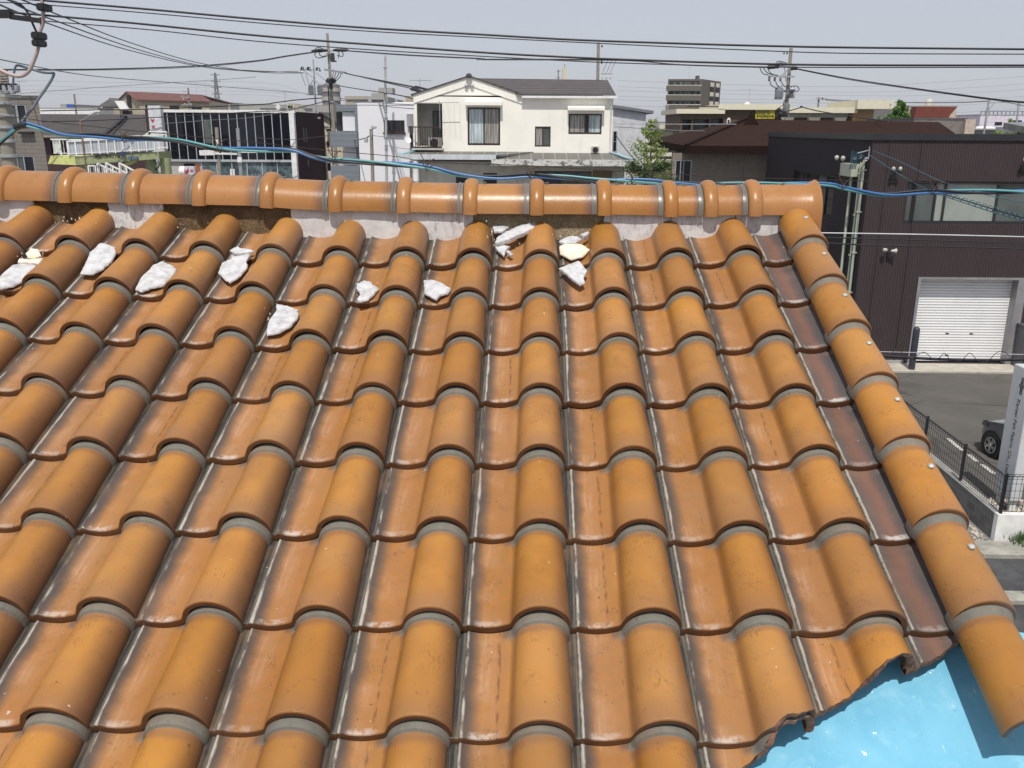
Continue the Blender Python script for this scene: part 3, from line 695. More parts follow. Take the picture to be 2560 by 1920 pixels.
for i in range(150):
    x = rg.uniform(10.2, 11.4); y = rg.uniform(13.2, 14.9); r_ = rg.uniform(.03, .08)
    c = Vector((x, y, GZ+.003)); pts = [c + Vector((r_*math.cos(t)*rg.uniform(.7, 1.2), r_*math.sin(t)*rg.uniform(.7, 1.2), 0)) for t in (0, 1.2, 2.5, 3.8, 5)]
    for a, b in zip(pts, pts[1:]+pts[:1]): mb.poly([a, b, c + Vector((0, 0, r_))])
tag(mb.build('gravel', simple('gravel_stone', (.42, .38, .32), .9, var=.5, sc=15), recalc=False), 'loose pale gravel beside the block wall and the sign pillar', 'gravel', kind='stuff')
# ---- helpers for buildings
def wall_holes(mb, x0, x1, z0, z1, Y, holes, m=0, rev=.10, flip=False, fn=None):
    """front wall in a plane of constant Y (or through fn) with real openings and reveals"""
    fn = fn or (lambda a, d, z: (a, Y + d, z))
    xs = sorted({x0, x1, *[h[0] for h in holes], *[h[1] for h in holes]}); zs = sorted({z0, z1, *[h[2] for h in holes], *[h[3] for h in holes]})
    xs = [x for x in xs if x0 <= x <= x1]; zs = [z for z in zs if z0 <= z <= z1]
    for a, b in zip(xs, xs[1:]):
        for c, d in zip(zs, zs[1:]):
            mx, mz = (a+b)/2, (c+d)/2
            if any(h[0] < mx < h[1] and h[2] < mz < h[3] for h in holes): continue
            mb.quad(fn(a, 0, c), fn(b, 0, c), fn(b, 0, d), fn(a, 0, d), m)
    for h in holes:
        a, b, c, d = h[:4]
        mb.quad(fn(a, 0, c), fn(a, rev, c), fn(a, rev, d), fn(a, 0, d), m); mb.quad(fn(b, 0, c), fn(b, rev, c), fn(b, rev, d), fn(b, 0, d), m)
        mb.quad(fn(a, 0, c), fn(b, 0, c), fn(b, rev, c), fn(a, rev, c), m); mb.quad(fn(a, 0, d), fn(b, 0, d), fn(b, rev, d), fn(a, rev, d), m)
def window(parent, x0, x1, z0, z1, Y, fm, gms, splits=(.5,), ft=.05, rail=(), name='window', depth=.06, dy=.04, fn=None):
    """frame with mullions; every light between the mullions is a pane of its own"""
    w_ = MB(); fn = fn or (lambda a, d, z: (a, Y + d, z))
    def bx(a, b, d0, d1, c, d):
        P = [fn(a, d0, c), fn(b, d0, c), fn(b, d1, c), fn(a, d1, c), fn(a, d0, d), fn(b, d0, d), fn(b, d1, d), fn(a, d1, d)]
        i = len(w_.v); w_.v += [Vector(p) for p in P]
        for f in ((0,3,2,1),(4,5,6,7),(0,1,5,4),(1,2,6,5),(2,3,7,6),(3,0,4,7)): w_.f.append(tuple(i+k for k in f)); w_.m.append(0)
    bx(x0, x0+ft, dy-depth/2, dy+depth/2, z0, z1); bx(x1-ft, x1, dy-depth/2, dy+depth/2, z0, z1)
    bx(x0+ft, x1-ft, dy-depth/2, dy+depth/2, z0, z0+ft*1.2); bx(x0+ft, x1-ft, dy-depth/2, dy+depth/2, z1-ft, z1)
    ed = [x0+ft] + [x0+(x1-x0)*s for s in splits] + [x1-ft]
    for s in splits: xm = x0+(x1-x0)*s; bx(xm-ft*.4, xm+ft*.4, dy-depth/2-.005, dy+depth/2, z0+ft*1.2, z1-ft)
    for s in rail: zm = z0+(z1-z0)*s; bx(x0+ft, x1-ft, dy-depth/2-.003, dy+depth/2-.004, zm-ft*.3, zm+ft*.3)
    f = w_.build(name, fm, parent)
    if not isinstance(gms, (list, tuple)): gms = [gms]
    for k, (a, b) in enumerate(zip(ed, ed[1:])):
        g_ = MB(); P = [fn(a+.001, dy+.012, z0+ft*1.1), fn(b-.001, dy+.012, z0+ft*1.1), fn(b-.001, dy+.012, z1-ft*.9), fn(a+.001, dy+.012, z1-ft*.9)]
        g_.quad(*P); g_.build('pane', gms[k % len(gms)], f, recalc=False)
    return f
def part(parent, name, mat, fnc, **kw):
    m_ = MB(); fnc(m_); return m_.build(name, mat, parent, **kw)
def text(parent, body, loc, size, mat, rot=(math.pi/2, 0, 0), name='lettering', align='CENTER', sx=1.0, ext=.004):
    cu = bpy.data.curves.new(name, 'FONT'); cu.body = body; cu.size = size; cu.align_x = align; cu.align_y = 'CENTER'; cu.extrude = ext
    cu.materials.append(mat); o = bpy.data.objects.new(name, cu); SC.collection.objects.link(o)
    me = bpy.data.meshes.new_from_object(o); me.name = name; bpy.data.objects.remove(o); o = bpy.data.objects.new(name, me); SC.collection.objects.link(o)
    o.parent = parent; o.location = Vector(loc) - Vector(ORG[parent.name]); o.rotation_euler = rot; o.scale = (sx, 1, 1); return o
def sagline(a, b, s, n=14):
    a, b = Vector(a), Vector(b); return [a.lerp(b, i/n) - Vector((0, 0, 4*s*(i/n)*(1-i/n))) for i in range(n+1)]
# ================= dark corrugated factory building on the right
YB, XB = 26.874, 11.435
m_cor = stripes('brown_corrugated_cladding', (.040, .029, .031), (.064, .048, .049), 0, .088, .5, .65, .05, .012, soft=.3, spec=.25)
m_side = stripes('dark_side_cladding', (.034, .029, .033), (.040, .034, .038), 1, .16, .5, .85, .0, .004, soft=.3, spec=.15)
fac = thing('factory_building', (17, 33, GZ), 'two storey factory clad in dark brown corrugated metal beside the roof edge', 'factory')
ztop = atY('c5', 1500, 748, YB).z
sx0, sx1, sz0, sz1 = atY('cR', 1380, 945, YB).x, 17.05, GZ+.05, atY('cR', 1700, 945, YB).z
wx0, wx1, wz0, wz1 = atY('c5', 1040, 1400, YB).x, 19.6, atY('c5', 1700, 1625, YB).z, atY('c5', 1700, 1200, YB).z
holes = [(sx0, sx1, GZ, sz1), (wx0, wx1, wz0, wz1)]
def f_(m): wall_holes(m, XB, 26, GZ, ztop, YB, holes, 0, .42)
part(fac, 'wall', m_cor, f_, recalc=False)
YE = 40.5
shx = [(28.2, 35.8, atX('c4', 1680, 1310, XB).z, -1.12)]
w2 = (atX('c4', 2085, 1345, XB).y, atX('c4', 1680, 1290, XB).y)
sidefn = lambda a, d, z: (XB + d, a, z)
zs1 = atX('c4', 1900, 1318, XB).z; zs0 = zs1 - 1.55
part(fac, 'side_wall', m_side, lambda m: (wall_holes(m, YB, YE, GZ, ztop, 0, [(w2[0], w2[1], zs0, zs1)], 0, .2, fn=sidefn), m.quad((26, YB, GZ), (26, YE, GZ), (26, YE, ztop), (26, YB, ztop)), m.quad((XB, YE, GZ), (26, YE, GZ), (26, YE, ztop), (XB, YE, ztop))), recalc=False)
window(fac, w2[0], w2[1], zs0, zs1, 0, m_black, [G_DARK, G_GREY, G_DARK, G_DARK], (.22, .45, .7), .06, fn=sidefn, dy=.12)
part(fac, 'roof', simple('grey_metal_roof', (.15, .145, .14), .6), lambda m: m.box(XB+.05, 25.9, YB+.05, YE-.05, ztop-.3, ztop-.06))
m_trim2 = simple('joint_flashing', (.022, .018, .019), .5)
m_trim = simple('black_parapet_trim', (.022, .022, .026), .45)
part(fac, 'parapet_trim', m_trim, lambda m: (m.box(XB-.06, 26, YB-.06, YB+.0, ztop-.15, ztop+.06), m.box(XB-.06, XB, YB, YE, ztop-.15, ztop+.06)))
for xs_ in (XB+.55, 13.05, 20.4): part(fac, 'cladding_joint', m_trim2, lambda m: m.box(xs_, xs_+.035, YB-.028, YB-.001, GZ+.16, ztop-.16))
part(fac, 'base_plinth', m_conc, lambda m: m.box(XB+.35, sx0-.18, YB-.05, YB, GZ, GZ+.16))
# long window with sliding lights
def gx(x): return (atY('c5', x, 1400, YB).x - wx0)/(wx1-wx0)
G_BLIND = glass('window_with_pale_blind', (.28, .31, .28), .2, .12)
window(fac, wx0, wx1, wz0, wz1, YB, m_trim, [G_GREY, G_GREY, G_BLIND, G_BLIND, G_GREY, G_GREY], (gx(1130), gx(1345), gx(1440), gx(1960), gx(2300)), .09, dy=.16, depth=.1)
m_shut = stripes('white_roller_shutter_slats', (.90, .90, .90), (.62, .62, .62), 2, .098, .62, .45, .1, .012, soft=.25)
sh = part(fac, 'roller_shutter', m_shut, lambda m: m.box(sx0+.08, sx1-.08, YB+.36, YB+.39, GZ+.05, sz1))
[part(sh, 'vent_slot', m_black, lambda m: m.box(xx, xx+.12, YB+.345, YB+.358, zz, zz+.035)) for xx, zz in ((14.9, -6.55), (15.75, -6.55), (15.0, -7.35))]
part(fac, 'shutter_frame', simple('shutter_frame_grey', (.30, .29, .30), .5, .3), lambda m: (m.box(sx0-.02, sx0+.08, YB-.03, YB+.42, GZ+.05, sz1+.08), m.box(sx0+.08, sx1-.08, YB-.03, YB+.03, sz1, sz1+.08), m.box(sx1-.08, sx1+.22, YB-.03, YB+.42, GZ+.05, sz1+.08)))
m_lamp = simple('pale_lamp_housing', (.42, .43, .38), .4)
def bulb(p, c, r, axis='z'):
    m = MB(); pr = [(.3*r, -r*1.3), (.6*r, -r*1.0), (.95*r, -.5*r), (r, 0), (.9*r, .45*r), (.6*r, .8*r), (.15*r, r)]; m.lathe(c, [(a*.6, b*.6) for a, b in pr], 14, 0); return m.build('lamp_head', m_lamp, p, smooth=60)
def floodlight(c, n, lab, side=False):
    """twin bulkhead lamp on a bracket, c = wall point"""
    c = Vector(c); t = thing('wall_lamp', c, lab, 'wall lamp', 'twin lamps on the factory')
    b_ = MB(); b_.box(c.x-.09, c.x+.09, c.y-.06, c.y, c.z-.22, c.z+.02); b_.tube([c + Vector((0, -.05, 0)), c + Vector((0, -.22, .10))], .025, 6); b_.tube([c + Vector((-.16, -.22, .10)), c + Vector((.16, -.22, .10))], .025, 6)
    b_.build('bracket', m_black, t)
    for s in (-.11, .11): bulb(t, c + Vector((s, -.26, .2)), .11)
    return t
floodlight(atY('c5', 920, 1130, YB), 2, 'twin white lamp on a black bracket between conduits and long window')
c_ = atY('cR', 1135, 740, YB); t = thing('wall_lamp', c_, 'pale twin spot lamp tilted sideways low on the corrugated wall above the shutter', 'wall lamp', 'twin lamps on the factory')
part(t, 'bracket', m_black, lambda m: m.box(c_.x-.05, c_.x+.05, YB-.12, YB, c_.z-.1, c_.z+.05))
part(t, 'lamp_head', m_lamp, lambda m: m.lathe(c_ + Vector((-.26, -.2, .15)), [(.03, 0), (.065, .03), (.07, .10), (.04, .15)], 12, 0, 'x'), smooth=50); part(t, 'lamp_head', m_lamp, lambda m: m.lathe(c_ + Vector((.02, -.2, .12)), [(.03, 0), (.05, .07), (.09, .18)], 12, 0, 'x'), smooth=50)
c_ = atY('c5', 2205, 1040, YB); floodlight(c_, 2, 'white lamp cut by the right edge of the photo')
# conduits, meter box and service head on the side wall near the corner
m_cond = simple('conduit_pale_green', (.42, .45, .36), .5, var=.1)
for (ca, cb, lab) in (((660, 975), (560, 1650), 'right hand pale conduit pipe running down beside the factory corner'), ((630, 1010), (532, 1650), 'middle pale conduit pipe running down the factory side wall, next to its twin')):
    P = atX('c5', ca[0], ca[1], XB); Q = MB(); Q.tube([(XB-.08, P.y, P.z), (XB-.08, P.y, GZ)], .05, 8)
    for k in range(5): zz = P.z - .4 - k*1.4; Q.box(XB-.15, XB, P.y-.07, P.y+.07, zz, zz+.05)
    tag(Q.build('conduit_pipe', m_cond, None, smooth=50), lab, 'conduit', 'conduit pipes on the factory')
P = atX('c5', 495, 1000, XB); Q = thing('meter_box', (XB, P.y, P.z-.9), 'pale green metal box on top of a conduit pipe with two round lamps above', 'meter box')
zt_, zb_ = atX('c5', 490, 1015, XB).z, atX('c5', 490, 1140, XB).z
ya, yb = atX('c5', 550, 1080, XB-.2).y, atX('c5', 432, 1080, XB-.2).y
part(Q, 'box', simple('meter_box_grey_green', (.40, .43, .35), .5), lambda m: m.box(XB-.34, XB-.02, ya, yb, zb_, zt_), bevel=.015)
part(Q, 'conduit', m_cond, lambda m: m.tube([(XB-.1, (ya+yb)/2, zb_), (XB-.1, (ya+yb)/2, GZ)], .06, 8), smooth=50)
for s in (.2, .75): bulb(Q, Vector((XB-.45, ya + (yb-ya)*(s+.35), zt_+.18)), .13)
P = atX('c5', 685, 890, XB-.1); Q = thing('service_bracket', P, 'wire bracket with insulators on the factory corner holding teal drop wires', 'wire bracket')
def f_(m):
    m.tube([(XB-.05, YB+.1, P.z-.3), (XB-.05, YB+.1, P.z+.12)], .022, 6); m.tube([(XB-.05, YB+.1, P.z), (XB-.5, YB-.1, P.z-.1)], .02, 6); m.tube([(XB-.05, YB+.1, P.z-.25), (XB-.55, YB+.2, P.z-.3)], .02, 6)
part(Q, 'bracket', m_steel, f_)
for k in range(6): part(Q, 'insulator', m_black if k % 2 else m_tin, lambda m: m.lathe((XB-.15-.09*k, YB+.05+.05*(k % 2), P.z-.32+.05*(k % 3)), [(.02, -.06), (.055, -.03), (.035, 0), (.055, .03), (.02, .06)], 8), smooth=50)
m_teal = simple('teal_drop_wire', (.035, .11, .15), .5)
mb = MB()
for k in range(5): mb.tube([(XB-.15-.08*k, YB+.05, P.z-.3), (XB-.35-.08*k, YB-.05, P.z-.12+.03*k), (XB-.5-.05*k, YB-.1, P.z-.4-.04*k), (XB-.45-.05*k, YB+.1, P.z-.62)], .014, 5)
mb.build('looped_wire', m_teal, Q, smooth=60)
# bollards
m_bol = simple('dark_blue_grey_bollard', (.035, .04, .055), .4)
def bollard(x, y, h, lab): 
    m = MB(); m.lathe((x, y, GZ), [(.11, 0), (.11, h-.1), (.10, h-.05), (.07, h-.015), (.02, h)], 16); tag(m.build('bollard', m_bol, None, smooth=50), lab, 'bollard', 'bollards by the shutter')
bollard(13.35, 26.05, 1.55, 'dark steel bollard at the left of the white roller shutter'); bollard(17.35, 26.0, 1.5, 'dark steel bollard at the right of the white roller shutter')
bn = MB(); bn.box(17.15, 17.75, 26.3, 26.8, GZ+.05, GZ+1.5); bn.box(17.12, 17.78, 26.27, 26.83, GZ+1.5, GZ+1.56); tag(bn.build('cabinet', simple('grey_cabinet', (.09, .09, .10), .5), None, bevel=.02), 'dark cabinet against the wall right of the shutter', 'cabinet')
# ---- boundary wall with mesh fence
ZW = -7.012
N = NT('concrete_block_wall'); g = N.geo(); X, Y, Z = N.xyz(g); br = N.n('ShaderNodeTexBrick'); N.l(N.comb(Y, Z, 0), br.inputs['Vector']); br.inputs['Scale'].default_value = 1.0; br.inputs['Brick Width'].default_value = .4; br.inputs['Row Height'].default_value = .2; br.inputs['Mortar Size'].default_value = .006
br.inputs['Color1'].default_value = (.12, .12, .115, 1); br.inputs['Color2'].default_value = (.17, .165, .155, 1); br.inputs['Mortar'].default_value = (.25, .24, .22, 1)
c = N.mix(N.m('MULTIPLY', N.ss(N.noise(g, 4, 6, .7), .45, .7), .6), br.outputs[0], (.05, .052, .05)); M_BLOCK = N.fin(c, .95)
bw = thing('boundary_wall', (9.7, 15, GZ), 'low grey block wall with a white rendered front face at the lot corner', 'wall')
part(bw, 'block_wall', M_BLOCK, lambda m: m.box(9.59, 9.74, 12.86, 27, GZ-.1, ZW-.02))
part(bw, 'coping', m_conc, lambda m: m.box(9.575, 9.755, 12.86, 27, ZW-.02, ZW))
part(bw, 'front_wall', simple('white_rendered_wall', (.72, .71, .69), .9, dirt=.25), lambda m: m.box(9.59, 24, 12.72, 12.86, GZ-.1, ZW))
m_fence = simple('black_mesh_fence', (.018, .018, .022), .5)
fe = thing('mesh_fence', (9.66, 15, ZW), 'black welded mesh fence standing on the low block wall', 'fence'); FH = .82
for y in (12.79, 14.52, 16.45, 18.39, 20.4, 22.4, 24.4): part(fe, 'fence_post', m_fence, lambda m: (m.box(9.64, 9.69, y-.025, y+.025, ZW, ZW+FH+.04),))
for x in (11.7, 13.7, 15.7): part(fe, 'fence_post', m_fence, lambda m: m.box(x-.025, x+.025, 12.77, 12.82, ZW, ZW+FH+.04))
def mesh_panel(m, a, b, along):
    P = (lambda s, d, z: (9.62-d, s, z)) if along == 'y' else (lambda s, d, z: (s, 12.75-d, z))
    s = a
    while s < b: m.beam(P(s, 0, ZW+.06), P(s, 0, ZW+FH), .006, .006); m.beam(P(s, 0, ZW+FH), P(s+.05, .05, ZW+FH+.06), .006, .006); s += .10
    for z in [.06 + .05*k*3 for k in range(6)] + [FH-.06, FH, ]: m.beam(P(a, .004, ZW+z), P(b, .004, ZW+z), .007, .007)
    m.beam(P(a, .05, ZW+FH+.06), P(b, .05, ZW+FH+.06), .008, .008)
for a, b in ((12.79, 14.52), (14.52, 16.45), (16.45, 18.39), (18.39, 20.4), (20.4, 22.4), (22.4, 24.4)): part(fe, 'mesh_panel', m_fence, lambda m: mesh_panel(m, a, b, 'y'))
for a, b in ((9.66, 11.7), (11.7, 13.7), (13.7, 15.7)): part(fe, 'mesh_panel', m_fence, lambda m: mesh_panel(m, a, b, 'x'))
# ---- sign pillar
sg_ = thing('sign_pillar', (10.7, 14.5, GZ), 'tall white company sign pillar with grey lettering running down its side', 'sign')
ZP0, ZP1 = -7.3, -4.40
m_sign = simple('sign_panel_white', (.62, .64, .65), .35, .1, var=.05, sc=1.5); m_lett = simple('sign_lettering_grey', (.05, .055, .065), .5)
part(sg_, 'panel', m_sign, lambda m: m.box(10.566, 10.80, 14.08, 14.80, ZP0, ZP1), bevel=.01)
for y in (14.2, 14.68): part(sg_, 'leg', m_white, lambda m: m.box(10.62, 10.75, y-.05, y+.05, GZ, ZP0))
RT = Matrix(((0, 0, -1), (0, -1, 0), (-1, 0, 0)))      # text x -> -Z, y -> -Y, normal -> -X
def side_text(body, z, y, size, par=sg_, align='LEFT'):
    o = text(par, body, (10.562, y, z), size, m_lett, align=align, ext=.002)
    o.rotation_euler = Matrix(((0, 0, -1), (0, -1, 0), (-1, 0, 0))).to_euler(); return o
side_text('Kansai Felt Fabric Co., Ltd.', -5.08, 14.40, .158)
def f_(m):
    for dy in (-.055, .0, ):
        m.box(10.556, 10.564, 14.40+dy-.008, 14.40+dy+.014, -4.98, -4.60)
    for (a, b) in (((-.10, -4.79), (-.03, -4.69)), ((-.03, -4.69), (.07, -4.79)), ((.07, -4.79), (-.03, -4.89)), ((-.03, -4.89), (-.10, -4.79))):
        m.beam((10.56, 14.40+a[0], a[1]), (10.56, 14.40+b[0], b[1]), .012, .008, up=(1, 0, 0))
part(sg_, 'emblem', m_lett, f_)
# ---- car
def car(loc, rz):
    t = thing('parked_car', loc, 'silver grey hatchback parked behind the sign pillar, only its front corner in view', 'car')
    m_body = NT('car_paint_grey'); m_body = m_body.fin((.16, .17, .20), .3, .6, coat=(.8, .08)); m_rub = simple('tyre_rubber', (.015, .015, .016), .85); m_rim = simple('alloy_rim', (.65, .66, .68), .25, .9)
    L, W = 4.1, 1.70
    # side outline stations along the length (x forward): (x, half width, sill z, belt z, roof z or bonnet z)
    st = [(-2.05, .60, .35, .70, .80), (-1.98, .74, .25, .85, 1.10), (-1.80, .82, .22, .95, 1.36), (-1.3, .845, .2, .97, 1.48), (-.5, .85, .2, .96, 1.52), (.2, .85, .2, .94, 1.48), (.65, .85, .2, .93, 1.28), (1.0, .845, .2, .92, 1.02), (1.35, .83, .2, .86, .96), (1.7, .78, .22, .74, .86), (1.93, .66, .26, .60, .70), (2.05, .45, .32, .52, .56)]
    cs = []
    for (x, hw, zs, zb, zr) in st:
        rf = .62 if zr - zb > .25 else .80 if zr - zb > .1 else .88
        cs.append([(x, s*hw*q, z) for s, q, z in ((-1, .86, zs), (-1, .97, zs+.10), (-1, 1.0, (zs+zb)/2+.05), (-1, .97, zb), (-1, rf + .10, zb + (zr-zb)*.55), (-1, rf, zr - .03), (-1, rf*.45, zr), (1, rf*.45, zr), (1, rf, zr-.03), (1, rf+.10, zb+(zr-zb)*.55), (1, .97, zb), (1, 1.0, (zs+zb)/2+.05), (1, .97, zs+.10), (1, .86, zs))])
    m = MB(); k = len(cs[0])
    for c in cs: m.v += [Vector(p) for p in c]
    gl = MB(); gl.v = [Vector(p)*1.0 for p in m.v]
    for j in range(len(cs)-1):
        for i in range(k):
            a = j*k+i; b = j*k+(i+1) % k; f = (a, b, b+k, a+k)
            isg = (i in (4, 8, 3, 9) and 1 <= j <= 6 and st[j][4]-st[j][3] > .2) or (i in (5, 6, 7) and j in (6,)) or (i in (5, 6, 7) and j == 1)
            if i in (3, 9) and isg: isg = True
            (gl if isg else m).f.append(f); (gl if isg else m).m.append(0)
    m.f.append(tuple(range(k))[::-1]); m.m.append(0); m.f.append(tuple((len(cs)-1)*k+i for i in range(k))); m.m.append(0)
    Rz = Matrix.Rotation(rz, 4, 'Z'); Lc = Vector(loc)
    def xf(mb_): mb_.v = [Lc + (Rz @ v) for v in mb_.v]; return mb_
    xf(m).build('body', m_body, t, smooth=35); xf(gl).build('windows', G_DARK, t, smooth=35)
    for s in (-1, 1):
        for x in (-1.28, 1.28):
            q = MB(); q.lathe((x, s*.76, .31), [(.20, -.10), (.30, -.10), (.315, -.06), (.315, .06), (.30, .10), (.20, .10)], 28, 0, 'y'); wl = xf(q).build('wheel', m_rub, t, smooth=40)
            q = MB(); yo = s*.868
            q.lathe((x, s*.76, .31), [(.205, -.09), (.21, .0), (.205, .09)], 28, 0, 'y')
            for a in range(10):
                th = a*math.pi/5 + (.12 if a % 2 else -.12); c0 = Vector((x + .04*math.cos(th), yo, .31 + .04*math.sin(th))); c1 = Vector((x + .195*math.cos(th), yo-.01*s, .31 + .195*math.sin(th))); q.beam(c0, c1, .03, .02, up=(0, 1, 0))
            q.lathe((x, yo, .31), [(.045, -.01), (.05, 0), (.045, .012)], 12, 0, 'y')
            for a in range(24):
                t0, t1 = a*math.pi/12, (a+1)*math.pi/12; q.beam((x+.2*math.cos(t0), yo-.01*s, .31+.2*math.sin(t0)), (x+.2*math.cos(t1), yo-.01*s, .31+.2*math.sin(t1)), .022, .02, up=(0, 1, 0))
            xf(q).build('rim', m_rim, wl, smooth=40)
            q = MB(); q.lathe((x, s*.70, .33), [(.36, 0), (.37, .155*s)], 24, 0, 'y'); xf(q).build('wheel_arch', m_black, t)
        q = MB(); q.poly([(1.55, s*.80, .70), (1.86, s*.70, .66), (1.84, s*.69, .78), (1.60, s*.74, .86)]); q.v = [v + Vector((.02, s*.03, .01)) for v in q.v]; xf(q).build('headlight', simple('headlight_glass', (.06, .065, .07), .1), t, recalc=False)
        q = MB(); q.box(.62, .82, s*.88-.05, s*.88+.13*s+.0 if s > 0 else s*.88+.05, .92, 1.05) if s > 0 else q.box(.62, .82, -.98, -.85, .92, 1.05); xf(q).build('mirror', m_body, t, bevel=.03)
    return t
wpos = atZ('p', 2480, 1141, GZ)
ang = R_(100); fw = Vector((math.cos(ang), math.sin(ang), 0)); lf = Vector((-math.sin(ang), math.cos(ang), 0))
car(wpos - fw*1.28 - lf*.76, ang)
# grass tufts by the front wall
def tuft(c, n, r, h, lab, seed):
    rr = random.Random(seed); m = MB()
    for i in range(n):
        a = rr.uniform(0, 6.28); d = rr.uniform(0, r); p = Vector(c) + Vector((d*math.cos(a), d*math.sin(a), 0)); tip = p + Vector((rr.uniform(-.08, .08), rr.uniform(-.08, .08), h*rr.uniform(.5, 1))); w_ = Vector((math.cos(a+1.5), math.sin(a+1.5), 0))*.012
        m.poly([p-w_, p+w_, tip])
    tag(m.build('grass_tuft', simple('grass_blade', (.06, .13, .03), .8, var=.4), None, recalc=False), lab, 'weed')
P = atZ('cS', 1175, 1272, GZ+.09); tuft(P, 160, .35, .22, 'green weeds growing at the foot of the white rendered wall', 3)
# gutter wall line on the lot (painted faded line)
mb = MB()
for (a, b) in (((700, 610), (790, 690)), ((835, 715), (885, 760)), ((920, 780), (1000, 840))):
    P0 = atZ('cS', *a, GZ); P1 = atZ('cS', *b, GZ); d = nrm(P1-P0).cross(Vector((0, 0, 1)))*.06; mb.quad(P0-d, P1-d, P1+d, P0+d)
for v in mb.v: v.z = GZ
setting(mb.build('painted_line', simple('worn_white_paint', (.45, .44, .41), .9, var=.4, sc=12), recalc=False))
# ---- brown hip roofed building left of the factory
m_hip = stripes('brown_roof_shingle', (.022, .011, .008), (.034, .017, .012), 2, .10, .35, .95, 0, .006, .15, .12, .1); m_hipf = stripes('brown_fascia_shingle', (.017, .008, .007), (.026, .013, .010), 2, .11, .35, .95, 0, .006, .15, .12, .1)
hb = thing('hip_roof_building', (12, 40, GZ), 'low building with a wide dark brown hipped roof and beige walls, behind the factory', 'building')
YH = 41.0; XRr = atY('c5', 1470, 725, YH+3).x
eL = atY('c4', 610, 1120, YH); eLt = atY('c4', 610, 1035, YH); eR = atY('c4', 1480, 1140, YH); zE, zEt = eL.z, atY('c4', 1000, 1045, YH).z
xE = eL.x; far = atX('c4', 255, 1075, xE)       # left eave runs away from the camera
yF = min(far.y, 47.0); yF = 53.0
xL = atY('c4', 255, 1030, yF).x
apx = atY('c4', 1200, 785, 47.0); zR = apx.z
A0, A1, A2 = Vector((xE, YH, zEt)), Vector((XRr, YH, zEt)), Vector((xL, yF, zEt+.15))
rg0, rg1 = Vector((apx.x, 47.0, zR)), atY('c5', 1370, 612, 47.0)
gb = 0
def f_(m):
    m.quad(A0, A1, Vector((rg1.x, 47, rg1.z)), rg0); m.poly([A2, A0, rg0]); m.poly([A1, Vector((XRr, 54, zEt)), rg1]); m.quad(A2, rg0, rg1, Vector((XRr, 54, zEt)))
part(hb, 'roof', m_hip, f_, recalc=False)
def f_(m):
    m.quad(A0, A1, A1 - Vector((0, -.04, zEt-zE)), A0 - Vector((0, -.04, zEt-zE))); m.quad(A2, A0, A0 - Vector((0, -.04, zEt-zE)), A2 - Vector((0, 0, zEt-zE)))
    m.quad(A0 - Vector((0, -.04, zEt-zE)), A1 - Vector((0, -.04, zEt-zE)), (XRr, YH+1.2, zE+.02), (xE+1.2, YH+1.2, zE+.02))
part(hb, 'fascia', m_hipf, f_, recalc=False)
part(hb, 'gable_vent', m_hipf, lambda m: (m.poly([rg0 + Vector((-.65, -1.3, -.75)), rg0 + Vector((.75, -1.3, -.75)), rg0 + Vector((.0, -1.2, .42))]), m.quad(rg0 + Vector((-.65, -1.3, -.75)), rg0 + Vector((0, -1.2, .42)), rg0 + Vector((.3, .3, .2)), rg0 + Vector((-.6, .3, -.5))), m.quad(rg0 + Vector((.75, -1.3, -.75)), rg0 + Vector((0, -1.2, .42)), rg0 + Vector((.3, .3, .2)), rg0 + Vector((1.2, .3, -.3)))), recalc=False)
for a, b in ((A0, rg0), ): part(hb, 'hip_ridge', m_hipf, lambda m: m.beam(a + Vector((0, 0, .04)), b + Vector((0, 0, .04)), .22, .10))
m_hw = simple('beige_grey_wall', (.23, .20, .17), .85, dirt=.35)
xw = atY('c4', 475, 1250, YH+1.0).x; xw1 = XRr-.8
wl = (atY('c4', 505, 1250, YH+1.0).x, atY('c4', 668, 1250, YH+1).x, atY('c4', 590, 1440, YH+1).z, atY('c4', 590, 1185, YH+1).z)
part(hb, 'wall', m_hw, lambda m: (wall_holes(m, xw, xw1, GZ, zE, YH+1.0, [wl]), m.quad((xw, YH+1, GZ), (xw+2.2, 52, GZ), (xw+2.2, 52, zE), (xw, YH+1, zE)), m.quad((xw1, YH+1, GZ), (xw1, 52, GZ), (xw1, 52, zE), (xw1, YH+1, zE))), recalc=False)
window(hb, *wl, YH+1.0, m_steel, [G_BLUE, G_DARK, G_BLUE], (.33, .52), .05)
part(hb, 'panel_joint', simple('joint_dark', (.10, .09, .08)), lambda m: m.box(atY('c4', 1185, 1200, YH+1).x, atY('c4', 1185, 1200, YH+1).x+.02, YH+.992, YH+.999, GZ, zE))
# ---- white house straight ahead
YW = 45.0
m_wh = simple('ivory_render', (.86, .835, .76), .88, var=.04, sc=.8, dirt=.13); m_rf = stripes('dark_slate_roof', (.060, .052, .052), (.105, .092, .090), 2, .135, .5, .8, 0, .004, .2)
wh = thing('white_house', (0, 50, GZ), 'ivory rendered house with a left hand gable and a dark slate roof', 'house')
xl, xr = atY('c3', 240, 600, YW).x, atY('c3', 1808, 600, YW).x
xg = atY('c3', 1085, 460, YW).x; zb_w = atY('c3', 700, 880, YW).z
ap = atY('c3', 672, 290, YW); gl_ = atY('c3', 232, 434, YW); gr_ = atY('c3', 1100, 440, YW); ev = atY('c3', 1500, 452, YW).z
RH = lambda x0, y0, x1, y1: rectY('c3', x0, y0, x1, y1, YW)
bal = RH(262, 500, 462, 838); win1 = RH(660, 532, 918, 832); win2 = RH(1192, 683, 1316, 843); win3 = RH(1458, 582, 1720, 744)
ztopw = ev
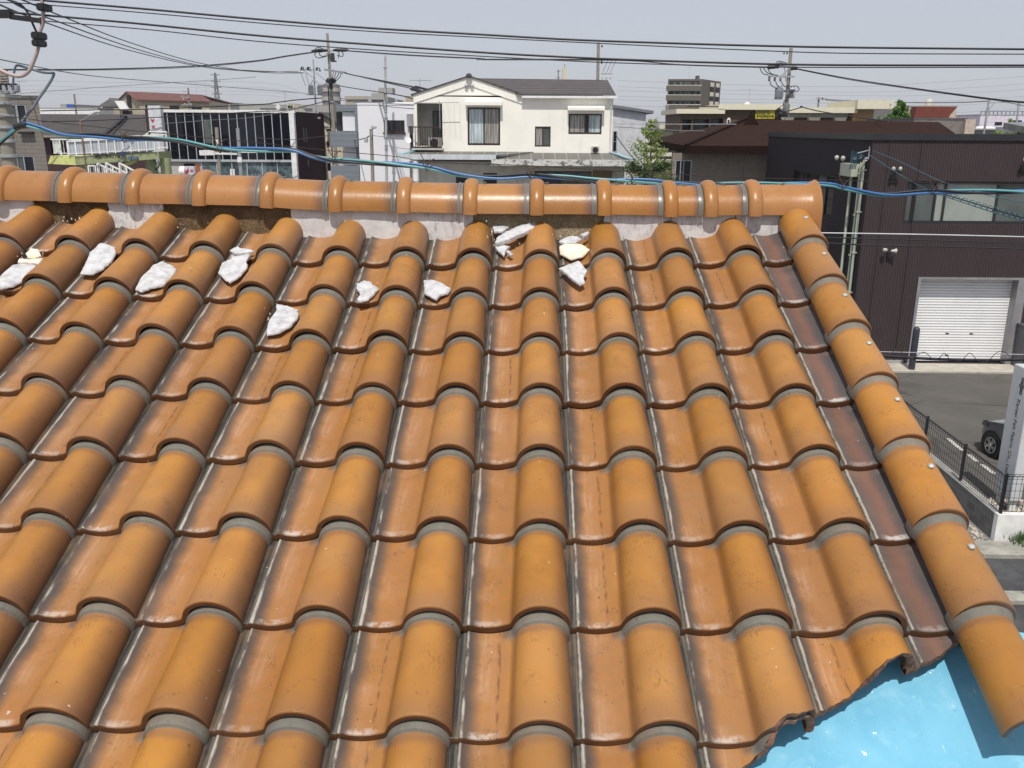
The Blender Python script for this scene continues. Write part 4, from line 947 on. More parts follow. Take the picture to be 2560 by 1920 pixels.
def f_(m):
    wall_holes(m, xl, xg, zb_w-4.5, min(gl_.z, gr_.z), YW, [bal, win1], rev=.10)
    m.poly([(xl, YW, min(gl_.z, gr_.z)), (xg, YW, min(gl_.z, gr_.z)), (gr_.x, YW, gr_.z-.1), (ap.x, YW, ap.z-.12), (gl_.x+.2, YW, gl_.z-.06)])
    wall_holes(m, xg, xr, zb_w-4.5, ev, YW, [win2, win3], rev=.10)
    for x in (xl, xr): m.quad((x, YW, GZ), (x, YW+8, GZ), (x, YW+8, ev), (x, YW, ev))
    m.quad((xl, YW+8, GZ), (xr, YW+8, GZ), (xr, YW+8, ev), (xl, YW+8, ev))
part(wh, 'wall', m_wh, f_, recalc=False)
# gable overhang band
def f_(m):
    for a, b in ((gl_, ap), (ap, gr_)):
        a2, b2 = a + Vector((0, -.05, 0)), b + Vector((0, -.05, 0)); m.prism([a2, b2, b2 - Vector((0, 0, .42)), a2 - Vector((0, 0, .42))], (0, .047, 0))
part(wh, 'bargeboard', m_wh, f_)
def f_(m):
    for a, b, s in ((gl_ + Vector((-.12, 0, -.03)), ap, -1), (ap, gr_ + Vector((.05, 0, 0)), 1)):
        m.prism([a + Vector((0, -.12, 0)), b + Vector((0, -.12, 0)), b + Vector((0, 8.2, 0)), a + Vector((0, 8.2, 0))], (0, 0, .07))
    # main roof to the right: a slope rising away from the eave
    rl, rr_ = atY('c3', 770, 310, YW+3.6), atY('c3', 1782, 325, YW+3.6)
    el, er = Vector((gr_.x-.3, YW-.24, ev+.10)), Vector((atY('c3', 1830, 455, YW-.24).x, YW-.24, ev+.08))
    m.prism([el, er, Vector((er.x-.15, YW+3.6, rr_.z)), Vector((ap.x+.1, YW+3.6, rl.z))], (0, 0, .06)); m.prism([Vector((er.x-.15, YW+3.6, rr_.z)), Vector((ap.x, YW+3.6, rl.z)), Vector((ap.x, YW+8.3, ev)), Vector((er.x-.15, YW+8.3, ev))], (0, 0, .06))
part(wh, 'roof', m_rf, f_)
part(wh, 'ridge_knob', simple('dark_ridge_metal', (.04, .04, .045), .6), lambda m: m.lathe((ap.x, YW-.18, ap.z), [(.10, -.06), (.17, 0), (.13, .12), (.05, .16)], 8))
part(wh, 'gutter', m_white, lambda m: m.box(xg+.02, xr+.18, YW-.32, YW-.20, ev-.06, ev+.06))
part(wh, 'eave_soffit', m_wh, lambda m: m.box(xg+.02, xr+.12, YW-.198, YW-.002, ev-.04, ev+.0))
dx = atY('c3', 1808, 600, YW-.1).x
part(wh, 'downpipe', m_white, lambda m: m.tube([(dx-.06, YW-.26, ev-.06), (dx-.1, YW-.08, ev-.35), (dx-.1, YW-.08, zb_w)], .045, 8), smooth=50)
for cx_ in (652, 697):
    P = atY('c3', cx_, 362, YW); part(wh, 'vent_cap', m_steel, lambda m: m.lathe((P.x, YW-.16, P.z), [(.04, 0), (.095, .04), (.10, .10), (.09, .155)], 14, 0, 'y'), smooth=50)
window(wh, *win1, YW, m_brframe, [G_CURT, G_CUR2], (.5,), .09, dy=.05)
f = bpy.data.objects[-1] if False else None
window(wh, *win2, YW, m_brframe, [G_CUR2, G_GREY], (.5,), .06, dy=.05); window(wh, *win3, YW, m_brframe, [G_CUR2, G_DARK, G_CURT], (.5, .6), .08, dy=.05)
for r_ in ((645, 488, 935, 520), (1450, 533, 1740, 560)):
    a = RH(*r_); part(wh, 'window_canopy', m_wh, lambda m: m.prism([(a[0], YW-.45, a[2]), (a[1], YW-.45, a[2]), (a[1], YW, a[2]+.10), (a[0], YW, a[2]+.10)], (0, 0, a[3]-a[2])), bevel=.02)
# balcony recess with rail, air conditioner
bx0, bx1, bz0, bz1 = bal
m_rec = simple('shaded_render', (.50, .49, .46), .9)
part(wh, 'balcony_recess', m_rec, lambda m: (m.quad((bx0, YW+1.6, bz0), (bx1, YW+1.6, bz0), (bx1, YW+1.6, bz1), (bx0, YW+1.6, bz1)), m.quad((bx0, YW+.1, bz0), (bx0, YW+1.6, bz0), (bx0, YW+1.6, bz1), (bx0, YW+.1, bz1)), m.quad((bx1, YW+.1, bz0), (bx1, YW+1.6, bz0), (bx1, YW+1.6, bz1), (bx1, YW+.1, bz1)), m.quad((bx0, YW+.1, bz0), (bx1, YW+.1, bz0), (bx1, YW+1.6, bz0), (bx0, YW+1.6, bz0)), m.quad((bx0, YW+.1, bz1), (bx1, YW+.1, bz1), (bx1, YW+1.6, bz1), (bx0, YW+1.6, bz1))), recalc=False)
dr = rectY('c3', 385, 560, 455, 830, YW+1.5); window(wh, *dr, YW+1.5, m_brframe, G_GREY, (.5,), .05, name='balcony_door')
rz = atY('c3', 350, 683, YW-.1).z
def f_(m):
    m.box(bx0-.35, bx1+.0, YW-.5, YW-.45, rz-.06, rz); m.box(bx0-.35, bx1, YW-.5, YW-.45, bz0-.1, bz0-.02)
    x = bx0-.33
    while x < bx1: m.box(x, x+.03, YW-.49, YW-.46, bz0-.02, rz-.06); x += .13
    m.box(bx0-.35, bx0-.28, YW-.5, YW+.2, bz0-.1, rz); m.box(bx0-.35, bx0-.28, YW-.44, YW-.0, bz0-.1, rz-.4)
part(wh, 'balcony_rail', m_brframe, f_)
part(wh, 'balcony_floor', m_rec, lambda m: m.box(bx0-.38, bx1+.05, YW-.55, YW-.005, bz0-.18, bz0-.105))
ac = thing('air_conditioner', (bx1-.45, YW-.1, bz0-.1), 'outdoor air conditioner unit behind the balcony rail of the ivory house', 'air conditioner')
part(ac, 'casing', simple('ac_casing', (.35, .34, .31), .6), lambda m: m.box(bx1-.75, bx1-.05, YW-.35, YW-.08, bz0-.10, bz0+.45), bevel=.02)
part(ac, 'fan_grille', m_black, lambda m: m.lathe((bx1-.42, YW-.37, bz0+.17), [(.22, 0), (.20, .015)], 20, 0, 'y'))
# small awning units, vent on wall right
vr = RH(1637, 840, 1697, 895); part(wh, 'wall_vent', simple('vent_hood_grey', (.40, .39, .36), .6), lambda m: m.box(vr[0], vr[1], YW-.30, YW, vr[2], vr[3]), bevel=.02)
part(wh, 'vent_grille', m_black, lambda m: m.lathe(((vr[0]+vr[1])/2, YW-.315, (vr[2]+vr[3])/2), [(.15, 0), (.14, .012)], 18, 0, 'y'))
# lower canopies
m_can = stripes('metal_canopy_seams', (.16, .155, .14), (.27, .26, .235), 0, .62, .88, .6, .2, .03, soft=.06)
N = NT('stained_white_fascia'); g = N.geo(); a = N.noise(N.map(g, (2, 1, 4)), 1.6, 6, .7); c = N.mix(N.ss(a, .48, .62), (.58, .58, .55), (.11, .11, .10)); M_STF = N.fin(c, .9)
M_CLF = simple('pale_grey_fascia', (.52, .55, .57), .8, var=.12, dirt=.2)
YC = YW - 1.9
ca = rectY('c3', 105, 905, 885, 945, YC); cb = rectY('c3', 845, 945, 1980, 995, YC-.25)
zca = atY('c3', 600, 880, YW).z; zcb = atY('c3', 1400, 893, YW-.3).z
part(wh, 'canopy_fascia', M_CLF, lambda m: m.box(ca[0], ca[1], YC, YC+.10, ca[2], ca[3]))
part(wh, 'canopy_fascia', M_STF, lambda m: m.box(cb[0], cb[1], YC-.25, YC-.1, cb[2], cb[3]))
part(wh, 'canopy_roof', m_can, lambda m: m.prism([(ca[0]+.4, YC+.10, ca[3]-.04), (ca[1], YC+.10, ca[3]-.04), (atY('c3', 1180, 870, YW).x, YW, zca), (xl+.05, YW, zca)], (0, 0, -.1)))
part(wh, 'canopy_roof', m_can, lambda m: m.prism([(cb[0]+.2, YC-.10, cb[3]-.04), (cb[1]-.1, YC-.10, cb[3]-.04), (cb[1]-1.1, YW-.02, zcb), (atY('c3', 1000, 893, YW-.02).x, YW-.02, zcb)], (0, 0, -.1)))
m_fl = simple('pale_blue_flashing', (.30, .48, .52), .5)
for a_, b_, w_ in (((cb[1]-1.0, YW-.1, zcb+.03), (cb[1]-.1, YC-.1, cb[3]+.02), .25), ((xl+.0, YW-.05, zca+.03), (ca[0]+.2, YC+.1, ca[3]+.02), .3), ((ca[1]+.02, YC, ca[3]), (ca[1]+.3, YW-1, zca-.1), .12)): part(wh, 'flashing', m_fl, lambda m: m.beam(a_, b_, w_, .05))
m_low = simple('lower_wall_beige', (.52, .49, .43), .9, dirt=.3)
lw = [rectY('c3', 1185, 1035, 1640, 1150, YW-1.0), rectY('c3', 785, 1050, 893, 1200, YW-1.0), rectY('c3', 568, 1060, 708, 1200, YW-1)]
part(wh, 'lower_wall', m_low, lambda m: (wall_holes(m, ca[0]+.5, cb[1]-.4, GZ, min(ca[2], cb[2])+.15, YW-1.0, lw, rev=.12), m.quad((ca[0]+.5, YW-1, GZ), (ca[0]+.5, YW+6, GZ), (ca[0]+.5, YW+6, cb[2]), (ca[0]+.5, YW-1, cb[2])), m.quad((cb[1]-.4, YW-1, GZ), (cb[1]-.4, YW+6, GZ), (cb[1]-.4, YW+6, cb[2]), (cb[1]-.4, YW-1, cb[2]))), recalc=False)
window(wh, *lw[0], YW-1.0, m_brframe, [G_DARK, G_GREY, G_GREY], (.47, .74), .07); window(wh, *lw[1], YW-1, m_brframe, G_DARK, (), .07); window(wh, *lw[2], YW-1, m_brframe, G_DARK, (), .07)
dc = rectY('c3', 1645, 1035, 1800, 1150, YW-1.02); part(wh, 'door_panel', simple('brown_door_panel', (.18, .12, .06), .7), lambda m: m.box(dc[0], dc[1], YW-1.06, YW-1.003, dc[2], dc[3]))
part(wh, 'downpipe', m_white, lambda m: m.tube([(atY('c3', 250, 1000, YC+.2).x, YC+.2, ca[2]), (atY('c3', 250, 1000, YC+.2).x, YC+.2, GZ)], .17, 8), smooth=50)
def antenna(base, h, w_, lab, boom=None, n=8, group='television antennas on the roofs'):
    b = Vector(base); m = thing('tv_antenna', b, lab, 'antenna', group)
    part(m, 'mast', m_steel, lambda q: q.tube([b, b + Vector((0, 0, h))], .02 if h < 3 else .03, 5)); d = nrm(Vector(boom or (1, .2, .05))); s = Vector((-d.y, d.x, 0))
    def f_(q):
        q.tube([b + Vector((0, 0, h*.93)) - d*w_/2, b + Vector((0, 0, h*.93)) + d*w_/2], .015, 5)
        for k in range(n): c = b + Vector((0, 0, h*.93)) + d*w_*((k/(n-1))-.5); L = .18 + .05*k; q.beam(c - s*L, c + s*L, .012, .012)
    part(m, 'boom', m_steel, f_); return m
antenna((atY('c3', 445, 700, YW-.4).x, YW-.55, atY('c3', 445, 700, YW-.4).z), 1.4, 2.0, 'silver television antenna on the balcony of the ivory house', (1, 0, .02))
P = atY('c3', 285, 395, YW+4); antenna(P - Vector((0, 0, .6)), 1.2, 1.2, 'dark television antenna poking above the left roof edge of the ivory house', (1, .3, 0))
# satellite dish below balcony
P = atY('c3', 210, 830, YW-.6); dsh = thing('satellite_dish', P, 'small white satellite dish on a pole left of the ivory house balcony', 'satellite dish', 'satellite dishes')
part(dsh, 'mast', m_steel, lambda m: m.tube([P + Vector((0, 0, -.9)), P + Vector((0, 0, .1)), P + Vector((-.1, -.1, .2))], .03, 6))
part(dsh, 'dish', m_white, lambda m: (m.lathe((0, 0, 0), [(.03, 0), (.12, .02), (.2, .06), (.205, .07), (.12, .03)], 16),), smooth=40)
d_ = dsh.children[-1] if dsh.children else None
d_ = [o for o in SC.objects if o.parent == dsh and o.name.startswith('dish')][0]
d_.location = Vector((-.15, -.2, .25)) ; d_.data.transform(Matrix.Translation(Vector(ORG[dsh.name]))); d_.rotation_euler = (R_(60), 0, R_(40))
# ---- generic neighbours ------------------------------------------------
def block(name, lab, c, r, Y, depth, mat, cat='building', wins=(), roofmat=None, gm=None, fm=None, par_h=.0, zb=None, shop=()):
    skew = 5.6 if depth == 10.001 else 0
    x0, x1, z0, z1 = rectY(c, *r, Y); t = thing(name, ((x0+x1)/2, Y, GZ), lab, cat)
    ws = [rectY(c, *w_[:4], Y) for w_ in wins]
    part(t, 'wall', mat, lambda m: (wall_holes(m, x0, x1, GZ, z1, Y, ws, rev=.15), m.quad((x0, Y, GZ), (x0, Y+depth, GZ), (x0, Y+depth, z1), (x0, Y, z1)), m.quad((x1, Y, GZ), (x1-skew, Y+depth, GZ), (x1-skew, Y+depth, z1), (x1, Y, z1)), m.quad((x0, Y+depth, GZ), (x1-skew, Y+depth, GZ), (x1-skew, Y+depth, z1), (x0, Y+depth, z1))), recalc=False)
    part(t, 'roof', roofmat or m_conc, lambda m: m.prism([(x0-.03, Y-.03, z1), (x1+.03, Y-.03, z1), (x1+.03-skew, Y+depth, z1), (x0-.03, Y+depth, z1)], (0, 0, .12+par_h)))
    for w_, q in zip(ws, wins):
        window(t, *w_, Y, fm or m_brframe, gm or G_DARK, (q[4] if len(q) > 4 else (.5,)), max(.05, (w_[1]-w_[0])*.04), dy=.05)
    return t, (x0, x1, z0, z1)
N = NT('grey_brown_tile_cladding'); g = N.geo(); br = N.n('ShaderNodeTexBrick'); X, Y, Z = N.xyz(g); N.l(N.comb(N.m('ADD', X, Y), Z, 0), br.inputs['Vector']); br.inputs['Scale'].default_value = 1; br.inputs['Brick Width'].default_value = .6; br.inputs['Row Height'].default_value = .16; br.inputs['Mortar Size'].default_value = .012
br.inputs['Color1'].default_value = (.185, .165, .145, 1); br.inputs['Color2'].default_value = (.20, .178, .158, 1); br.inputs['Mortar'].default_value = (.12, .107, .095, 1); M_TCL = N.fin(br.outputs[0], .8)
m_coping = simple('dark_coping', (.10, .095, .09), .6)
t, q = block('tiled_apartment', 'grey brown tiled apartment building behind the utility pole at the left edge', 'c1', (-1900, 848, 395, 1800), 33, 10.001, M_TCL, wins=((75, 900, 232, 1105, (.45, .5)), (145, 1345, 300, 1500, (.42,))), roofmat=m_coping, gm=[G_GREY, G_DARK, G_DARK], fm=m_steel)
part(t, 'canopy_strip', m_black, lambda m: m.box(*[atY('c1', x, 1145, 33).x for x in (178, 298)], 32.8, 33, atY('c1', 240, 1155, 33).z, atY('c1', 240, 1137, 33).z))
# long dark roofed shop left
YS = 88
m_shr = stripes('grey_brown_sloped_roof', (.060, .052, .047), (.074, .065, .058), 0, .9, .8, .7, .1, .02, .3)
sp = thing('dark_roofed_store', (-40, 95, GZ), 'long store with a big dark grey brown sloping roof behind the footbridge', 'store')
r0, r1 = atY('c1', 340, 1170, YS), atY('c1', 1300, 1180, YS); t0, t1 = atY('c1', 345, 985, YS+12), atY('c1', 1290, 998, YS+12)
part(sp, 'roof', m_shr, lambda m: m.prism([(r0.x-6, YS, r0.z), (r1.x, YS, r0.z), (t1.x, YS+12, t0.z), (t0.x-6, YS+12, t0.z)], (0, 0, -.2)))
part(sp, 'wall', simple('dark_store_front', (.045, .02, .02), .7), lambda m: m.box(r0.x-5, r1.x-1, YS+.8, YS+13, GZ, r0.z-.15)); part(sp, 'gutter', simple('store_gutter', (.25, .22, .18)), lambda m: m.box(r0.x-6, r1.x, YS-.15, YS, r0.z-.2, r0.z+.02))
part(sp, 'roof_gable', m_black, lambda m: (m.beam(atY('c1', 1085, 1005, YS+9.5), atY('c1', 905, 1165, YS+.3), .35, .3), m.beam(atY('c1', 1050, 1005, YS+9.5), atY('c1', 1090, 1015, YS+8.5), .3, .3), m.beam(atY('c1', 1085, 1035, YS+8), atY('c1', 965, 1165, YS+.3), .12, .1)))
t, q = block('white_parapet_building', 'long low building with a white parapet above the dark store roof', 'c1', (335, 938, 850, 1050), 118, 10, m_white)
# beige house with red roof
YR = 125
rb_ = thing('red_roofed_house', (-40, 130, GZ), 'beige house with a muted red gabled roof standing above the glass fronted shop', 'house')
m_bei = simple('beige_render', (.40, .345, .26), .85, dirt=.15); m_red = stripes('muted_red_roof', (.155, .066, .058), (.19, .082, .072), 0, .5, .8, .7, .1, .01, .3)
a0 = atY('c1', 1200, 865, YR); a1 = atY('c1', 1805, 885, YR); rp0, rp1 = atY('c1', 1108, 797, YR+4), atY('c1', 1735, 826, YR+4); bl = atY('c1', 1040, 862, YR+8)
wins = [rectY('c1', 1255, 905, 1370, 950, YR), rectY('c1', 1465, 912, 1550, 948, YR), rectY('c1', 1655, 920, 1745, 955, YR)]
part(rb_, 'wall', m_bei, lambda m: (wall_holes(m, a0.x, a1.x, GZ, a0.z, YR, wins), m.quad((a0.x, YR, GZ), (bl.x, YR+8, GZ), (bl.x, YR+8, bl.z), (a0.x, YR, a0.z)), m.poly([(a0.x, YR, a0.z), (bl.x, YR+8, bl.z), (rp0.x, YR+4, rp0.z)]), m.quad((a1.x, YR, GZ), (a1.x, YR+8, GZ), (a1.x, YR+8, a1.z), (a1.x, YR, a0.z))), recalc=False)
part(rb_, 'roof', m_red, lambda m: (m.prism([a0 + Vector((-.4, -.4, -.05)), a1 + Vector((.6, -.4, 0)), rp1, rp0 + Vector((-.3, 0, 0))], (0, 0, .14)), m.prism([rp0 + Vector((-.3, 0, 0)), rp1, a1 + Vector((.6, 8.4, 0)), bl + Vector((-.5, .4, 0))], (0, 0, .14))))
for w_ in wins: window(rb_, *w_, YR, m_brframe, G_DARK, (.5,), .12)
cw = atY('c1', 1155, 915, YR+4); part(rb_, 'side_window', m_dark, lambda m: m.box(cw.x-.5, cw.x+.1, YR+3.0, YR+3.6, cw.z-1.8, cw.z+1.5))
m_far0 = simple('dull_white_panel', (.50, .50, .50))
an = thing('white_lean_to', (atY('c1', 1050, 900, 115).x, 115, GZ), 'white slanting panel and small beige block left of the red roofed house', 'building')
part(an, 'wall', m_bei, lambda m: m.box(atY('c1', 985, 960, 116).x, atY('c1', 1270, 960, 116).x, 116, 122, GZ, atY('c1', 1100, 935, 116).z))
part(an, 'slanting_panel', m_far0, lambda m: m.prism([atY('c1', 990, 872, 115), atY('c1', 1065, 872, 115), atY('c1', 1112, 950, 114), atY('c1', 1040, 950, 114)], (0, .4, 0)))
part(an, 'opening', m_dark, lambda m: m.box(atY('c1', 1062, 970, 115.9).x, atY('c1', 1140, 970, 115.9).x, 115.85, 115.99, atY('c1', 1100, 992, 115.9).z, atY('c1', 1100, 955, 115.9).z))
t, q = block('old_tiled_house', 'small old house with a grey tiled roof far behind, left of the red roof', 'c1', (888, 925, 1000, 985), 150, 8, simple('weathered_wall', (.24, .22, .20)), cat='house')
part(t, 'gable_roof', simple('old_grey_roof', (.14, .135, .13)), lambda m: m.prism([(q[0]-.6, 149.6, q[3]+.1), (q[1]+.6, 149.6, q[3]+.1), (q[1]-.8, 149.6, q[3]+1.5), (q[0]+1.5, 149.6, q[3]+1.3)], (0, 8.5, 0)))
# ---- shop with curtain wall
YK = 72
kx0, kx1, kz0, kz1 = rectY('f2', 350, 230, 1650, 1260, YK); kx1 = atY('c2', 345, 1200, YK).x; kz0 = atY('f2', 900, 1255, YK).z
kz1 = atY('f2', 900, 232, YK).z
ks = thing('glass_fronted_shop', ((kx0+kx1)/2, YK+6, GZ), 'two storey shop with a dark glass curtain wall, white mullions and a maroon side wall', 'shop')
part(ks, 'glass_front', G_BLUE, lambda m: m.quad((kx0, YK, kz0), (kx1, YK, kz0), (kx1, YK, kz1), (kx0, YK, kz1)), recalc=False)
nm = 15; m_mul = simple('white_mullion', (.52, .54, .56), .4, .3)
for k in range(1, nm): 
    x = kx0 + (kx1-kx0)*k/nm; part(ks, 'mullion', m_mul, lambda m: m.box(x-.030, x+.030, YK-.10, YK-.002, kz0+.1, kz1-.1))
for k in (5,): 
    x = kx0 + (kx1-kx0)*k/nm; part(ks, 'glass_panel', G_GREY if k == 5 else G_DARK, lambda m: m.box(x+.07, x+(kx1-kx0)/nm-.07, YK-.02, YK-.004, kz0+1.4, kz0+3.3))
part(ks, 'top_rail', m_white, lambda m: m.box(kx0-.3, kx1+.5, YK-.2, YK+.3, kz1-.1, kz1+.12)); part(ks, 'transom', m_mul, lambda m: m.box(kx0, kx1, YK-.16, YK-.003, kz0-.08, kz0+.1))
part(ks, 'corner_fin', m_white, lambda m: m.box(kx0-.3, kx0, YK-.2, YK+.3, kz0, kz1-.1)); part(ks, 'corner_fin', m_white, lambda m: m.box(kx1, kx1+.42, YK-.2, YK+.3, GZ, kz1-.1))
m_maroon = simple('maroon_cladding', (.026, .011, .016), .8, var=.1, spec=.1)
part(ks, 'side_wall', m_maroon, lambda m: m.box(kx0+.0, kx1+.54, YK+.31, YK+13, GZ, kz1))
for (x0_, y0_, x1_, y1_) in ((460, 1065, 478, 1205), (488, 1065, 503, 1205), (507, 1380, 520, 1445)):
    P0, P1 = atX('c2', x0_, y0_, kx1+.54), atX('c2', x1_, y1_, kx1+.54); part(ks, 'slot_window', m_black, lambda m: m.box(kx1+.54, kx1+.56, min(P0.y, P1.y), max(P0.y, P1.y)+.1, P1.z, P0.z))
gx0 = atY('f2', 1205, 1400, YK).x
part(ks, 'ground_wall', simple('pale_shop_wall', (.50, .47, .44), .8), lambda m: m.box(kx0-.2, gx0, YK+.05, YK+.30, GZ, kz0-.08))
N = NT('shop_window'); g = N.geo(); a = N.noise(g, 1.3, 5, .7); c = N.mix(N.ss(a, .35, .7), (.03, .05, .06), (.20, .27, .29)); M_SHW = N.fin(c, .1, 0, .8)
part(ks, 'shop_window', M_SHW, lambda m: m.box(gx0, kx1, YK+.02, YK+.2, GZ, kz0-.08))
for k in range(6): x = gx0 + (kx1-gx0)*k/6; part(ks, 'shop_mullion', m_mul, lambda m: m.box(x-.04, x+.04, YK-.06, YK+.018, GZ, kz0-.09))
dd = rectY('f2', 840, 1320, 1060, 1600, YK); part(ks, 'shop_door', m_maroon, lambda m: m.box(dd[0], dd[1], YK-.0, YK+.045, GZ, dd[3])); dd2 = rectY('f2', 1080, 1340, 1165, 1600, YK)
part(ks, 'notice_panel', simple('shop_poster', (.35, .10, .03)), lambda m: m.box(dd2[0], dd2[1], YK-.0, YK+.045, dd2[2], dd2[3]))
pp = rectY('c1', 1985, 1460, 2025, 1520, YK-.1); part(ks, 'poster', m_white, lambda m: m.box(pp[0], pp[1], YK-.02, YK+.015, pp[2], pp[3]))
# roof top dish and small hut
P = atY('c2', 218, 860, YK+3); d2 = thing('satellite_dish', P, 'round white dish on the flat roof of the glass fronted shop', 'satellite dish', 'satellite dishes')
part(d2, 'dish', m_white, lambda m: m.lathe((P.x, P.y, P.z), [(.02, .06), (.13, .03), (.21, -.02), (.215, -.03)], 18, 0, 'y'), smooth=40); part(d2, 'mast', m_steel, lambda m: m.tube([P + Vector((0, .12, 0)), P + Vector((0, .12, -.7))], .03, 6))
P = atY('c2', 340, 870, YK+4); ht = thing('roof_hut', P, 'small cream roof hut with two dark openings behind the shop parapet', 'roof hut')
part(ht, 'wall', simple('cream_hut', (.52, .48, .38)), lambda m: m.prism([atY('c2', 300, 920, YK+4), atY('c2', 415, 920, YK+4), atY('c2', 365, 822, YK+4), atY('c2', 305, 822, YK+4)], (0, 3, 0)))
for x in (325, 350): P1 = atY('c2', x, 855, YK+3.98); part(ht, 'opening', m_dark, lambda m: m.box(P1.x-.09, P1.x+.09, P1.y-.02, P1.y+.01, P1.z-.1, P1.z+.08))
# sign tower and round sign of the shop
m_signred = simple('red_sign_paint', (.45, .02, .03), .5); m_sgn = simple('sign_board_white', (.62, .62, .66), .4, .1)
def mark(m, x, y, z, s):      # the red leaf like mark
    for k in (-1, 1):
        m.prism([(x, y, z-.55*s), (x + k*.42*s, y, z+.15*s), (x + k*.40*s, y, z+.42*s), (x + k*.22*s, y, z+.36*s), (x, y, z+.05*s)], (0, .02, 0))
YT = 68
x0, x1, z0, z1 = rectY('f2', 95, 115, 355, 660, YT); z0 = GZ
tw = thing('sign_tower', ((x0+x1)/2, YT, GZ), 'tall white sign tower with a red leaf mark beside the dark glass facade', 'sign')
part(tw, 'panel', m_sgn, lambda m: m.box(x0, x1, YT, YT+.6, GZ, z1), bevel=.03); part(tw, 'side_panel', m_brframe, lambda m: m.box(x0-.25, x0-.002, YT+.05, YT+.55, GZ, z1-.3))
P = atY('f2', 180, 425, YT); part(tw, 'emblem', m_signred, lambda m: mark(m, P.x, YT-.03, P.z, .34))
P = atY('f2', 200, 572, YT); text(tw, '尾', (P.x, YT-.01, P.z), .34, m_signred)
P = atY('f2', 880, 1490, 58); rs = thing('round_sign', (P.x, 58, GZ), 'white rounded shop sign with a red leaf mark just above the ridge', 'sign')
x0, x1, z0, z1 = rectY('f2', 735, 1375, 1050, 1700, 58)
part(rs, 'panel', m_sgn, lambda m: (m.box(x0+.3, x1, 58, 58.35, z0+.3, z1),), bevel=.05); part(rs, 'drum', m_white, lambda m: m.lathe((x0, 58.2, z1-.36), [(.30, 0), (.36, .04), (.36, .40), (.30, .42)], 22, 0, 'x'), smooth=40); part(rs, 'pole', m_steel, lambda m: m.tube([(x0+.6, 58.2, GZ), (x0+.6, 58.2, z0+.3)], .08, 8))
P = atY('f2', 878, 1480, 58); part(rs, 'emblem', m_signred, lambda m: mark(m, P.x, 57.96, P.z, .42)); P = atY('f2', 990, 1470, 58); text(rs, '尾', (P.x, 57.97, P.z), .22, m_signred)
# ---- footbridge
YFB = 64
m_lime = simple('pale_green_paint', (.29, .325, .175), .6, dirt=.35); m_rail = m_white; m_limed = simple('pale_yellow_green_end', (.58, .60, .22), .6)
fb = thing('footbridge', (-28, YFB+1, GZ), 'pale green pedestrian footbridge with white railings and stairs across the road', 'footbridge')
g0, g1 = atY('f1', 550, 935, YFB), atY('f1', 1990, 855, YFB+2); gt = atY('f1', 1200, 815, YFB); gb_ = atY('f1', 1200, 940, YFB)
gl0, gl1 = atY('f1', 120, 940, YFB), atY('f1', 555, 940, YFB)
zt0, zb0 = atY('f1', 540, 868, YFB).z, atY('f1', 540, 1000, YFB).z; zt1, zb1 = atY('f1', 1990, 795, YFB).z, atY('f1', 1990, 905, YFB).z
part(fb, 'girder', m_lime, lambda m: m.prism([(g0.x, YFB, zb0), (g1.x, YFB, zb1), (g1.x, YFB, zt1), (g0.x, YFB, zt0)], (0, 2.4, 0)))
part(fb, 'end_girder', m_limed, lambda m: m.prism([(gl0.x, YFB-.05, atY('f1', 125, 980, YFB).z), (g0.x, YFB-.05, zb0), (g0.x, YFB-.05, zt0), (gl0.x+.3, YFB-.05, zt0+.05)], (0, 3.2, 0)))
def rl(m, a, b, h, n, bars=True, y=YFB, panel=False):
    a, b = Vector(a), Vector(b); up = Vector((0, 0, h)); m.beam(a+up, b+up, .11, .10); m.beam(a + up*.12, b + up*.12, .06, .06)
    for k in range(n+1): p = a.lerp(b, k/n); m.beam(p, p+up, .10, .09)
    if bars:
        N_ = int((b-a).length/.22)
        for k in range(N_): p = a.lerp(b, (k+.5)/N_); m.beam(p + up*.12, p+up, .035, .035)
m_pan = stripes('translucent_ribbed_panel', (.50, .53, .56), (.40, .43, .47), 0, .22, .5, .35, .1, .01)
pa, pb = Vector((g0.x-.4, YFB-.08, zt0+.05)), Vector((g1.x-.2, YFB-.08, zt1+.05)); hh = atY('f1', 900, 615, YFB).z - atY('f1', 900, 835, YFB).z
part(fb, 'side_panel', m_pan, lambda m: m.prism([pa, pb, pb + Vector((0, 0, hh*.95)), pa + Vector((0, 0, hh*1.1))], (0, .05, 0)))
part(fb, 'railing', m_rail, lambda m: rl(m, pa + Vector((0, -.05, 0)), pb + Vector((0, -.05, 0)), hh, 11, False)); part(fb, 'railing', m_rail, lambda m: rl(m, pa + Vector((0, 2.3, .1)), pb + Vector((0, 2.3, .1)), hh*1.05, 11, False))
l0, l1 = atY('f1', 120, 885, YFB+.5), atY('f1', 205, 870, YFB-.1); part(fb, 'railing', m_rail, lambda m: rl(m, (l1.x, YFB-.1, zt0+.1), (g0.x-.35, YFB-.1, zt0+.1), hh*1.1, 2)); part(fb, 'railing', m_rail, lambda m: rl(m, (l0.x, YFB+2.4, zt0+.1), (l1.x, YFB-.1, zt0+.1), hh*1.08, 1)); part(fb, 'railing', m_rail, lambda m: rl(m, (l0.x+.8, YFB+2.4, zt0+.1), (g0.x-.2, YFB+2.4, zt0+.1), hh*1.05, 2))
u0, u1 = atY('f1', 1690, 570, YFB+3), atY('f1', 1950, 575, YFB+3); uh = atY('f1', 1800, 485, YFB+3).z - u0.z
part(fb, 'railing', m_rail, lambda m: rl(m, (u0.x, YFB+3, u0.z-.2), (u1.x, YFB+3, u0.z-.2), uh+.2, 1)); part(fb, 'railing', m_rail, lambda m: rl(m, (atY('f1', 1500, 600, YFB+3).x, YFB+3, u0.z-1.0), (u0.x, YFB+3, u0.z-.2), uh+.2, 1))
